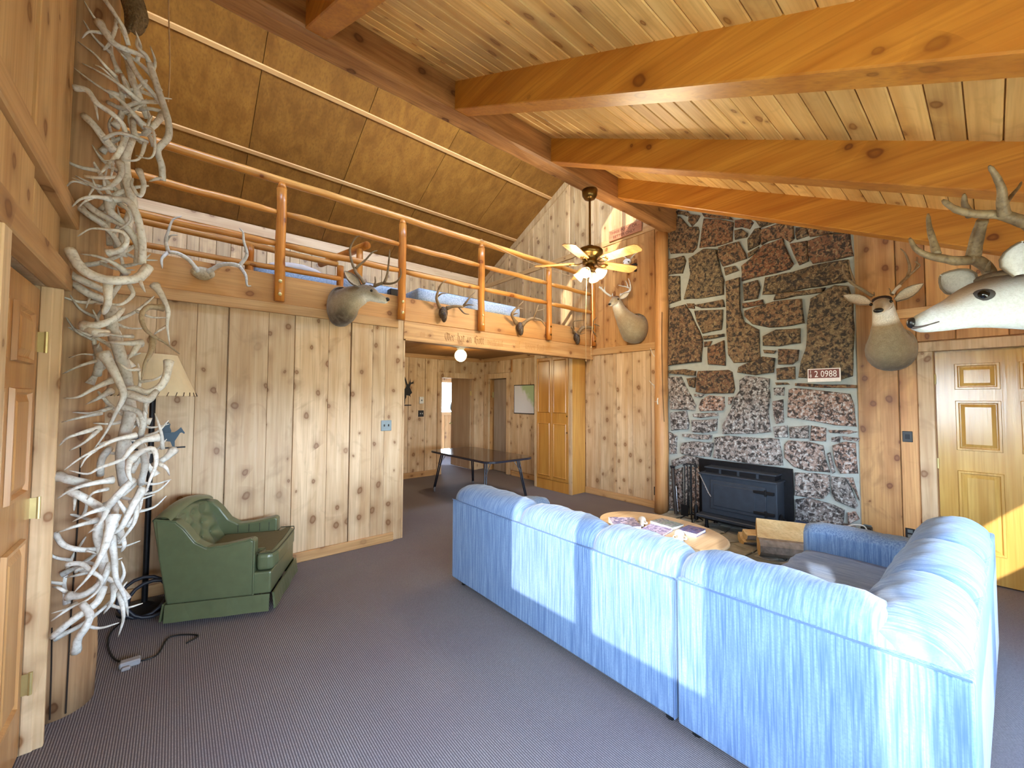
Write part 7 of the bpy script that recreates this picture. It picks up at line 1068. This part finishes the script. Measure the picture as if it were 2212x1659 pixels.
def bk2(u, v):
    th = v*PI; s = W*u; crest = 0.055*math.sin(PI*u)
    return P_(-0.075-0.055*math.cos(th), s, 0.70+crest+0.035*math.sin(th))
MB().grid(bk2, 16, 9).build('top_roll', VINYL, ac, smooth=True)
MB().prism([P_(f, 0.004, z) for f, z in ((-.035,.14),(.02,.14),(-.03,.705),(-.13,.72))], S_*(W-.008)).build('back_panel', VINYL, ac, bevel=0.01)
for a, b in ((.25,.30),(.5,.30),(.75,.30),(.36,.52),(.64,.52),(.25,.74),(.5,.74),(.75,.74)):
    MB().ball(bk(a, b)+F*0.004, 0.009, 8, 6).build('button', VINYL, ac)
q = MB().prism([P_(f, s, .30) for f, s in ((.10,.10),(.50,.10),(.50,.012),(.605,.012),(.625,.10),(.63,W/2),(.625,W-.10),(.605,W-.012),(.50,W-.012),(.50,W-.10),(.10,W-.10))], Z*0.125)
q.build('seat_cushion', VINYL, ac, bevel=0.03, seg=3, smooth=False)
q = MB().prism([P_(f, s, .4255) for f, s in ((.13,.13),(.53,.13),(.55,.05),(.585,.05),(.595,W/2),(.585,W-.05),(.55,W-.05),(.53,W-.13),(.13,W-.13))], Z*0.006)
q.build('seat_top', VINYLD, ac)
MB().prism([P_(f, s, .14) for f, s in ((.02,.01),(.60,.01),(.60,W-.01),(.02,W-.01))], Z*0.155).build('front_rail', VINYL, ac, bevel=0.012, seg=2)
SEAM = plain('dark_seam', rgb(54,60,42), 0.6)
for f_ in (.20, .28, .36, .43): MB().tube([P_(f_, W-.097, .43), P_(f_, W-.097, .492+.03*(f_-.2))], 0.0035, 5).build('channel_seam', SEAM, ac)
MB().tube([P_(f, s, .425) for f, s in ((.10,.10),(.50,.10),(.50,.014),(.603,.014),(.623,.10),(.628,W/2),(.623,W-.10),(.603,W-.014),(.50,W-.014),(.50,W-.10))], 0.004, 5).build('cushion_welt', SEAM, ac)
def skirt(nm, a, b, out):
    q = MB(); n = 12; vs = []
    for i in range(n+1):
        t = i/n; p = a.lerp(b, t); w_ = 0.004*math.sin(t*14)
        vs += [p+Z*0.145, p+out*(0.012+w_)+Z*0.03]
    q.add(vs, [(2*i, 2*i+1, 2*i+3, 2*i+2) for i in range(n)]); o = q.build(nm, VINYL, ac); m_ = o.modifiers.new('solid', 'SOLIDIFY'); m_.thickness = 0.012; m_.offset = 1
skirt('skirt', P_(-.03, -.004, 0), P_(.60, -.004, 0), -S_); skirt('skirt', P_(.612, 0.004, 0), P_(.612, W-.004, 0), F); skirt('skirt', P_(.60, W+.004, 0), P_(-.03, W+.004, 0), S_); skirt('skirt', P_(-.04, W, 0), P_(-.04, 0, 0), -F)
q = MB()
for f, s in ((.05,.08),(.52,.08),(.05,W-.08),(.52,W-.08),(.30,.06)): MB().lathe([(0.012, 0.001), (0.014, 0.03), (0.009, 0.035), (0.009, 0.15)], P_(f, s, 0), 8).build('foot', CHROME, ac)

# ================================================================== FLOOR LAMP
lp = thing('floor_lamp', 'black floor lamp with parchment shade and metal horse cutouts behind the antlers', 'lamp', (-0.128, 4.05, 0))
MB().lathe([(0.15, 0.001), (0.15, 0.015), (0.06, 0.03), (0.02, 0.05)], (-0.128, 4.05, 0), 24).build('base', BLACKM, lp)
MB().tube([(-0.128, 4.05, 0.03), (-0.123, 4.05, 1.62)], 0.018, 10).build('pole', BLACKM, lp)
vs = []; n = 36
for r, z in ((0.262, 1.562), (0.258, 1.566), (0.136, 1.87), (0.130, 1.872), (0.126, 1.868), (0.252, 1.566)):
    vs += [(-0.124+r*math.cos(2*PI*k/n), 4.05-0.02+r*0.78*math.sin(2*PI*k/n), z) for k in range(n)]
q = MB(); q.add(vs, [(j*n+k, j*n+(k+1) % n, (j+1)*n+(k+1) % n, (j+1)*n+k) for j in range(5) for k in range(n)]+[(5*n+k, 5*n+(k+1) % n, (k+1) % n, k) for k in range(n)])
sh = q.build('lamp_shade', PARCH, lp, smooth=False)
q = MB()
for k in range(30):
    th = 2*PI*k/30; a = (-0.124+0.264*math.cos(th), 4.03+0.206*math.sin(th), 1.560); b = (-0.124+0.253*math.cos(th+0.06), 4.03+0.198*math.sin(th+0.06), 1.588)
    q.tube([a, b], 0.0028, 4)
o = q.build('lacing', plain('lacing_leather', rgb(70,48,32), 0.8), sh); o['kind'] = 'stuff'
MB().tube([(-0.124, 4.05, 1.60), (-0.124, 4.05, 1.72)], 0.02, 10).build('socket', BLACKM, lp)
HM = plain('blued_steel', rgb(46,62,74), 0.45, 0.5, 0.15)
horse = [(0,0),(2,0),(4,38),(18,42),(48,38),(62,4),(80,-2),(78,40),(98,72),(112,96),(124,100),(142,88),(146,98),(132,116),(118,138),(112,132),(96,118),(74,104),(34,102),(10,108),(-4,84),(-8,50)]
for sgn, x0, y_, sc_ in ((1, -0.055, 3.985, 0.00085), (-1, -0.175, 3.985, 0.00085)):
    MB().prism([(x0+sgn*a*sc_, y_, 1.178+b*sc_*1.25) for a, b in horse], (0, 0.006, 0)).build('horse_cutout', HM, lp)
rider = [(0,0),(70,0),(72,40),(60,70),(64,96),(48,112),(30,108),(24,86),(6,74),(-6,40)]
MB().prism([(-0.065+a*0.00075, 4.01, 1.262+b*0.0009) for a, b in rider], (0, 0.006, 0)).build('rider_cutout', HM, lp)
MB().tube([(-0.24, 3.99, 1.172), (0.075, 3.99, 1.172)], 0.006, 6).tube([(-0.126, 3.99, 1.172), (-0.126, 4.05, 1.172)], 0.006, 6).build('cutout_bar', BLACKM, lp)
cordm = plain('black_cord', rgb(20,20,22), 0.5)
tag(MB().tube(crom([(-0.13, 4.02, 0.02), (-0.28, 3.75, 0.008), (-0.22, 3.35, 0.006), (-0.05, 3.25, 0.006), (0.02, 3.45, 0.006), (0.16, 3.36, 0.006), (0.10, 3.30, 0.006)], 6), 0.005, 6).build('lamp_cord', cordm, smooth=True), 'thin black lamp cord trailing on the carpet below the antlers', 'cord')
rng = [(-0.13+0.13*math.cos(a*2*PI/16), 4.05+0.02*math.sin(a*2*PI/16)-0.02, 0.15+0.13*math.sin(a*2*PI/16)) for a in range(17)]
tag(MB().tube([(p[0]+0.0, p[1]-0.16, p[2]+0.0) for p in rng], 0.012, 8).tube([(p[0]+0.05, p[1]-0.19, p[2]*0.9) for p in rng], 0.012, 8).build('coiled_hose', plain('dark_hose', rgb(26,28,40), 0.5), smooth=True), 'dark coil of hose standing at the foot of the floor lamp', 'hose')
tag(MB().box(-0.20, -0.11, 3.22, 3.27, 0.001, 0.035).box(-0.19, -0.15, 3.19, 3.22, 0.001, 0.02).build('plug_block', plain('grey_plug', rgb(150,150,154), 0.6), bevel=0.006), 'small grey plug lying on the carpet under the lowest antler tip', 'plug')

# ================================================================== HALL: table, cabinet, map, light, plates
ht = thing('folding_table', 'dark glossy folding table with rounded corners standing in the hall', 'table', (3.77, 5.3, 0))
def rrect(x0, x1, y0, y1, r, z, n=6):
    o_ = []
    for cx, cy, a0 in ((x1-r, y1-r, 0), (x0+r, y1-r, 90), (x0+r, y0+r, 180), (x1-r, y0+r, 270)):
        for k in range(n+1): a = math.radians(a0+90*k/n); o_.append((cx+r*math.cos(a), cy+r*math.sin(a), z))
    return o_
TOPM = plain('dark_laminate', rgb(64,46,38), 0.10, 0, 0.15, 6)
MB().prism(rrect(3.33, 4.21, 4.47, 6.18, 0.16, 0.652), (0, 0, 0.026)).build('table_top', TOPM, ht)
q = MB().prism(rrect(3.322, 4.218, 4.462, 6.188, 0.165, 0.648), (0, 0, 0.024)); q.build('edge_band', plain('edge_band', rgb(40,44,58), 0.3), ht)
for sx, x in ((-1, 3.47), (1, 4.07)):
    for sy, y in ((-1, 4.72), (1, 5.95)):
        fx, fy = x+sx*0.09, y+sy*0.10
        q = MB()
        for k in (-1, 1): q.tube([(x+k*0.018, y, 0.65), (fx+k*0.012, fy, 0.06)], 0.011, 8)
        l_ = q.build('leg', plain('blue_black_tube', rgb(30,32,44), 0.3, 0.4), ht)
        MB().tube([(fx, fy, 0.001), (fx-sx*0.004, fy-sy*0.004, 0.075)], 0.022, 8).build('foot', CHROME, l_)
        MB().tube([(x+sx*0.03, y+sy*0.04, 0.44), (x-sx*0.10, y, 0.64)], 0.007, 6).build('brace', CHROME, ht)
cab = thing('cabinet', 'tall built in birch cupboard with four framed door panels beside the hall opening', 'cabinet', (5.1, 4.85, 0))
MB().box(4.975, 5.30, 4.412, 5.28, 0.0, 2.435).build('body', wood('birch_side', rgb(206,160,88), rgb(178,124,54), 'z', knots=0, vary=0, rough=0.35), cab)
MB().box(4.955, 4.975, 4.40, 4.47, 0.0, 2.435).box(4.955, 4.975, 5.23, 5.29, 0.0, 2.435).box(4.955, 4.975, 4.47, 5.23, 2.27, 2.435).build('face_frame', PINE, cab, bevel=0.003)
MB().box(4.958, 4.975, 4.47, 5.23, 0.0, 0.17).build('kick_board', CABW, cab)
for y0, y1 in ((4.475, 4.848), (4.852, 5.226)):
    d_ = MB().box(4.952, 4.972, y0, y1, 0.175, 2.265).build('cabinet_door', CABW, cab, bevel=0.003)
    for z0, z1 in ((0.23, 1.14), (1.315, 2.22)):
        a, b = y0+0.045, y1-0.035; q = MB()
        fr = [(0, 0.0), (0.012, 0.012), (0.02, 0.004)]
        vs = []; fs = []
        for i, o_ in fr: vs += [(4.951-o_, a+i, z0+i), (4.951-o_, b-i, z0+i), (4.951-o_, b-i, z1-i), (4.951-o_, a+i, z1-i)]
        for k in range(2):
            for j in range(4): fs.append((k*4+j, k*4+(j+1) % 4, (k+1)*4+(j+1) % 4, (k+1)*4+j))
        fs.append((8, 9, 10, 11)); q.add(vs, fs); q.build('door_panel', CABW, d_)
for z in (1.0, 1.27): MB().ball((4.94, 4.495, z), 0.013, 8, 6).build('knob', BRASS, cab)
mp_ = thing('wall_map', 'framed topographic map in white and green on the hall wall beside the cupboard', 'map', (5.29, 5.94, 1.25))
MB().box(5.287, 5.305, 5.636, 6.25, 1.257, 1.832).build('frame', BLACKP, mp_)
mm, mt_, mb_ = mat_new('map_print'); mtc = nd(mt_, 'ShaderNodeTexCoord'); msp = nd(mt_, 'ShaderNodeSeparateXYZ'); mt_.links.new(mtc.outputs['Object'], msp.inputs[0])
mn = noise(mt_, mtc.outputs['Object'], 9, 4); ma = nd(mt_, 'ShaderNodeMath', operation='MULTIPLY_ADD'); ma.inputs[1].default_value = 1.0; mt_.links.new(msp.outputs['Z'], ma.inputs[0])
mm1 = nd(mt_, 'ShaderNodeMath', operation='MULTIPLY_ADD'); mm1.inputs[1].default_value = -1.1; mm1.inputs[2].default_value = 5.0; mt_.links.new(msp.outputs['Y'], mm1.inputs[0]); mt_.links.new(mm1.outputs[0], ma.inputs[2])
m2_ = nd(mt_, 'ShaderNodeMath', operation='MULTIPLY_ADD'); m2_.inputs[1].default_value = 0.35; mt_.links.new(mn, m2_.inputs[0]); mt_.links.new(ma.outputs[0], m2_.inputs[2])
mc_ = mixc(mt_, ramp(mt_, m2_.outputs[0], [(0.30, 0.0), (0.42, 1.0)]), rgb(214,216,222), rgb(168,190,150)); mt_.links.new(mc_, mb_.inputs['Base Color']); mb_.inputs['Roughness'].default_value = 0.25
MB().box(5.284, 5.288, 5.652, 6.234, 1.273, 1.816).build('print', mm, mp_)
gl = thing('globe_light', 'lit white globe lamp on the hall ceiling', 'light', (3.78, 5.9, 2.2))
MB().lathe([(0.055, 2.39), (0.06, 2.405), (0.075, 2.425), (0.075, 2.44)], (3.78, 5.9, 0), 18).build('fixture', WHITEP, gl)
MB().ball((3.78, 5.9, 2.298), 0.105, 20, 14).build('globe', glow('globe_glass', (1.0, 0.88, 0.55, 1), 2.2), gl, smooth=True)
ll = bpy.data.lights.new('globe_bulb', 'POINT'); ll.energy = 22; ll.color = (1.0, 0.82, 0.52); ll.shadow_soft_size = 0.1
lo_ = bpy.data.objects.new('globe_bulb', ll); C.objects.link(lo_); lo_.location = (3.78, 5.9, 2.16)
ek = [(0,0),(3,6),(4,22),(8,30),(8,38),(20,36),(24,30),(23,40),(30,48),(24,62),(20,70),(26,82),(34,84),(36,96),(32,90),(24,88),(22,104),(20,92),(16,80),(12,82),(2,110),(1,98),(8,74),(4,64),(-6,60),(-14,44),(-22,34),(-26,0),(-22,0),(-18,20),(-8,22),(-4,0)]
elk = thing('elk_silhouette', 'flat black metal elk cutout on the hall wall, half hidden by the doorway edge', 'wall art', (3.42, 7.325, 1.42))
MB().prism([(3.41+a*0.0055, 7.318, 1.425+b*0.0050) for a, b in ek], (0, 0.006, 0)).build('elk', BLACKM, elk)
MB().box(3.25, 3.56, 7.316, 7.326, 1.41, 1.43).build('ground_strip', BLACKM, elk)
def plate(nm, label, cat, b, mat, detail, dmat, n_axis):
    root = thing(nm, label, cat, ((b[0]+b[1])/2, (b[2]+b[3])/2, b[4])); MB().box(*b).build('cover_plate', mat, root, bevel=0.003)
    for d in detail: MB().box(*d).build('toggle' if 'switch' in nm else 'insert', dmat, root, bevel=0.001)
plate('light_switch', 'grey metal switch plate on the knotty wall left of the hall opening', 'switch', (1.722, 1.84, 4.256, 4.2635, 1.197, 1.312), GREYM, [(1.752, 1.762, 4.245, 4.257, 1.245, 1.268), (1.80, 1.81, 4.245, 4.257, 1.245, 1.268)], BLACKP, 'y')
plate('thermostat', 'small white thermostat on the hall wall above the black switch', 'thermostat', (3.73, 3.82, 7.30, 7.33, 1.45, 1.585), WHITEP, [(3.76, 3.79, 7.296, 7.302, 1.50, 1.53)], GREYM, 'y')
plate('light_switch', 'black double switch plate on the hall wall under the white thermostat', 'switch', (3.715, 3.83, 7.312, 7.33, 1.19, 1.315), BLACKP, [(3.745, 3.757, 7.302, 7.314, 1.24, 1.265), (3.788, 3.80, 7.302, 7.314, 1.24, 1.265)], WHITEP, 'y')
plate('light_switch', 'square black dimmer plate on the narrow board left of the golden door', 'switch', (5.302, 5.311, 0.492, 0.562, 1.16, 1.262), BLACKP, [(5.296, 5.303, 0.512, 0.542, 1.19, 1.232)], BLACKM, 'x')
plate('wall_outlet', 'black wall outlet low on the board left of the golden door', 'outlet', (5.302, 5.311, 0.497, 0.562, 0.258, 0.356), BLACKP, [(5.299, 5.303, 0.512, 0.547, 0.27, 0.30), (5.299, 5.303, 0.512, 0.547, 0.315, 0.345)], GREYM, 'x')
plate('wall_outlet', 'narrow black outlet low on the boards left of the slim log post', 'outlet', (5.292, 5.302, 3.09, 3.15, 0.185, 0.305), BLACKP, [(5.289, 5.293, 3.105, 3.135, 0.20, 0.235), (5.289, 5.293, 3.105, 3.135, 0.25, 0.285)], GREYM, 'x')
tag(MB().ball((5.98, 9.66, 1.33), (0.13, 0.08, 0.16), 14, 9).build('dark_bundle', BLACKP, smooth=True), 'dark rounded bundle on the study window sill seen through the hall door', 'bundle')

# ================================================================== CEILING FAN
fx, fy = 3.477, 2.82
fan = thing('ceiling_fan', 'brass ceiling fan with oak blades and lit glass shades hanging from the ridge beam', 'fan', (fx, fy, 3.867))
MB().lathe([(0.026, 3.765), (0.06, 3.775), (0.082, 3.81), (0.086, 3.867)], (fx, fy, 0), 24).build('canopy', BRASS, fan, smooth=True)
MB().tube([(fx, fy, 3.80), (fx, fy, 3.22)], 0.013, 10).build('down_rod', BRASS, fan)
MB().lathe([(0.03, 3.25), (0.05, 3.238), (0.06, 3.222), (0.125, 3.205), (0.142, 3.185), (0.142, 3.155), (0.12, 3.135), (0.09, 3.115), (0.075, 3.085), (0.085, 3.065), (0.08, 3.04), (0.04, 3.03)][::-1], (fx, fy, 0), 28).build('motor', BRASS, fan, smooth=True)
MB().lathe([(0.02, 2.935), (0.05, 2.95), (0.062, 2.98), (0.05, 3.01), (0.045, 3.04)], (fx, fy, 0), 20).build('light_kit', BRASS, fan, smooth=True)
FANW = wood('fan_blade', rgb(206,164,106), rgb(162,112,58), 'x', knots=0, vary=0.1, rough=0.3, coarse=2.0)
for k in range(5):
    th = math.radians(55+72*k); d = Vector((math.cos(th), math.sin(th), 0)); s = Vector((-d.y, d.x, 0)); o3 = Vector((fx, fy, 3.055))
    s2_ = (s*math.cos(0.21)-Z*math.sin(0.21))
    out = [(0.17,-0.05),(0.20,-0.062),(0.50,-0.076),(0.59,-0.074),(0.615,-0.045),(0.618,0.0),(0.615,0.045),(0.59,0.074),(0.50,0.076),(0.20,0.062),(0.17,0.05)]
    MB().prism([o3+d*a+s2_*b for a, b in out], d.cross(s2_).normalized()*0.007).build('blade', FANW, fan)
    q = MB()
    for sg in (-1, 1): q.tube(crom([o3+d*0.07+Z*0.01, o3+d*0.13+s2_*sg*0.018-Z*0.012, o3+d*0.19+s2_*sg*0.034-Z*0.010, o3+d*0.225+s2_*sg*0.016-Z*0.010, o3+d*0.20-Z*0.010]), 0.006, 6)
    q.build('blade_iron', BRASS, fan)
SHADE = glow('lit_shade_glass', (1.0, 0.88, 0.62, 1), 0.75); SHADE.node_tree.nodes['Principled BSDF'].inputs['Base Color'].default_value = (0.30, 0.27, 0.2, 1)
for k in range(4):
    th = math.radians(20+90*k); d = (Vector((math.cos(th), math.sin(th), 0))*0.75-Z*0.66).normalized(); c0 = Vector((fx, fy, 2.985))+Vector((math.cos(th), math.sin(th), 0))*0.055
    MB().tube([c0, c0+d*0.03], 0.018, 10).build('lamp_holder', BRASS, fan)
    MB().tube([c0+d*0.028, c0+d*0.05, c0+d*0.085, c0+d*0.115, c0+d*0.125], [0.022, 0.034, 0.046, 0.058, 0.062], 14, cap=False).build('glass_shade', SHADE, fan, smooth=True)
    MB().ball(c0+d*0.085, 0.024, 10, 7).build('bulb', glow('bulb_glow', (1.0, 0.9, 0.7, 1), 5.0), fan, smooth=True)
for k in range(4):
    th = math.radians(20+90*k); fl = bpy.data.lights.new('fan_bulb', 'POINT'); fl.energy = 16; fl.color = (1.0, 0.80, 0.52); fl.shadow_soft_size = 0.06
    fo = bpy.data.objects.new('fan_bulb', fl); C.objects.link(fo); fo.location = (fx+0.24*math.cos(th), fy+0.24*math.sin(th), 2.80)
CORD = plain('pull_cord', rgb(186,150,108), 0.7)
tag(MB().tube(crom([(fx+0.03, fy, 2.94), (fx+0.045, fy, 2.435), (fx+0.02, fy, 2.2), (fx+0.012, fy, 1.93)]), 0.0035, 6).ball((fx+0.018, fy, 2.12), 0.010, 8, 6).ball((fx+0.015, fy, 2.04), 0.008, 8, 6).build('pull_cord', CORD), 'longer knotted pull cord hanging from the fan lights', 'cord')
tag(MB().tube([(fx-0.05, fy, 2.965), (fx-0.075, fy, 2.44), (fx-0.072, fy, 1.97)], 0.0035, 6).ball((fx-0.072, fy, 1.965), 0.008, 8, 6).build('pull_cord', CORD), 'thin straight pull cord left of the knotted one under the fan', 'cord')
tag(MB().tube(crom([(3.0, 4.19, 3.61), (3.03, 4.175, 3.585), (3.8, 4.18, 3.49), (4.40, 4.18, 3.47), (5.2, 4.20, 3.49)]), 0.004, 6).tube([(3.0+0.045*math.cos(a), 4.235+0.045*math.sin(a), 3.592) for a in [i*2*PI/12 for i in range(13)]], 0.004, 5).build('tie_cord', CORD), 'thin cord tied round the top railing and sagging toward the right wall', 'cord')

tag(MB().tube(crom([(-0.095, 2.96, 4.02), (-0.082, 2.95, 3.7), (-0.07, 2.95, 3.42), (-0.072, 2.95, 3.22)]), 0.0035, 6).build('hanging_cord', CORD), 'thin pale cord hanging beside the top of the antler heap', 'cord')
# ================================================================== SIGN AND CARVED HEADER
sg = thing('wooden_sign', 'small reddish wooden sign with burnt lettering high on the wall under the ridge beam', 'sign', (5.27, 3.59, 4.065))
MB().box(5.262, 5.285, 3.295, 3.885, 4.065, 4.235).build('board', wood('sign_wood', rgb(178,118,84), rgb(150,92,62), 'y', knots=0, vary=0), sg, bevel=0.005)
BURN = plain('burnt_letter', rgb(88,44,28), 0.8)
text('THREE POINT OR...', 0.062, BURN, sg, 'lettering', (5.2615, 3.86, 4.165), (0,-1,0), (0,0,1), sx=1.0)
text('BETTER ONLY', 0.062, BURN, sg, 'lettering', (5.2615, 3.80, 4.090), (0,-1,0), (0,0,1), sx=1.0)
GL = {
 'W': (1.15, [[(.28,1.5),(.02,1.15),(.0,.5),(.22,.02)],[(.42,1.45),(.46,.2),(.30,-.2)],[(.46,1.15),(.62,1.35),(.72,1.2),(.72,.2),(.86,0),(1.05,.3),(1.06,1.0),(.9,1.3)]]),
 'e': (.5, [[(.42,.62),(.06,.48)],[(.25,1),(.05,.82),(.05,.2),(.2,0),(.44,.16)],[(.25,1),(.42,.82),(.42,.62)]]),
 'r': (.5, [[(-.06,.9),(.06,1),(.06,.12),(.18,0)],[(.06,.8),(.3,1),(.42,.86)]]),
 'h': (.58, [[(0,1.5),(.07,1.6),(.07,.1),(.16,0)],[(.07,.8),(.3,1),(.44,.84),(.44,.2),(.32,-.2)]]),
 'a': (.62, [[(.05,.86),(.22,1),(.42,.86),(.42,.12),(.54,0)],[(.42,.55),(.08,.4),(.05,.14),(.2,0),(.42,.2)]]),
 't': (.42, [[(.1,1.3),(.1,.14),(.24,0),(.36,.12)],[(-.06,1),(.32,1)]]),
 'i': (.32, [[(-.06,.9),(.06,1),(.06,.12),(.2,0)],[(.06,1.3),(.1,1.36)]]),
 'n': (.66, [[(-.06,.9),(.06,1),(.06,.1),(.12,.02)],[(.06,.8),(.3,1),(.44,.84),(.44,.12),(.56,0)]]),
 'G': (1.0, [[(.78,1.3),(.45,1.5),(.1,1.2),(.08,.4),(.32,.02),(.7,.12),(.76,.6),(.74,.85)],[(.34,1.35),(.34,.25)],[(.52,.8),(.95,.8)],[(.70,.12),(.55,-.35)]]),
 'o': (.52, [[(.25,1),(.05,.84),(.05,.16),(.2,0),(.42,.16),(.42,.84),(.25,1)]]),
 'v': (.54, [[(-.02,1.05),(.08,.9),(.08,.14),(.24,0),(.44,.2),(.44,.84),(.28,1)]]),
 'u': (.62, [[(-.04,.9),(.06,1),(.06,.14),(.2,0),(.42,.2)],[(.42,1),(.42,.12),(.54,0)]]),
 'f': (.4, [[(.36,1.5),(.2,1.6),(.1,1.4),(.1,-.1)],[(-.05,1),(.3,1)]]), 'k': (.52, [[(.0,1.5),(.07,1.6),(.07,0)],[(.07,.6),(.34,1),(.38,.75),(.1,.55),(.42,0)]]),
 'S': (.7, [[(.6,1.3),(.35,1.5),(.1,1.25),(.5,.7),(.5,.2),(.25,0),(.02,.2)],[(.3,1.4),(.3,.1)]]), 'd': (.54, [[(.1,1.5),(.44,.9),(.44,.14),(.25,0),(.05,.16),(.05,.84),(.25,1)]]),
 'g': (.56, [[(.42,1),(.2,1),(.05,.84),(.05,.2),(.2,.05),(.42,.2)],[(.42,1),(.42,-.25),(.2,-.4),(.02,-.3)]]), 'b': (.54, [[(0,1.5),(.07,1.6),(.07,.12),(.25,0),(.44,.16),(.44,.84),(.25,1),(.07,.85)]]), ' ': (.5, [])}
def carve(s, x0, z0, xh, y, mat, name, nib=0.10):
    q = MB(); x = x0; na = math.radians(42); hx, hz = math.cos(na)*nib*xh/2*1.15, math.sin(na)*nib*xh/2*1.15
    for ch in s:
        w_, sts = GL[ch]
        for st_ in sts:
            pts = [(x+a*xh*0.9, z0+b*xh) for a, b in st_]
            for i in range(len(pts)-1):
                (a, b), (c, d) = pts[i], pts[i+1]
                hull = [(a-hx, b-hz), (c-hx, d-hz), (c+hx, d+hz), (a+hx, b+hz)]
                vs = [(u, y-0.0012, v) for u, v in hull]; q.add(vs, [(0,1,2,3)])
        x += (w_+.09)*xh*0.9
    o = q.build(name, mat, header); o['kind'] = 'stuff'; return x
CARV = plain('carved_dark_wood', rgb(120,74,32), 0.85); CARV2 = plain('carved_pale_wood', rgb(176,126,66), 0.8)  # dark brown for the legible words, paler brown for the faint ones
xe = carve('Wer hat in Gott', 2.50, 2.262, 0.066, 4.2545, CARV, 'carved_lettering')
carve('vertraut', xe+0.05, 2.262, 0.062, 4.2545, CARV2, 'carved_lettering')
carve('auf', xe+0.52, 2.262, 0.062, 4.2545, CARV2, 'carved_lettering')
carve('keinen Sand', xe+0.72, 2.262, 0.058, 4.2545, CARV2, 'carved_lettering')
carve('nu u', 2.17, 2.27, 0.052, 4.2545, CARV2, 'carved_lettering', 0.09)
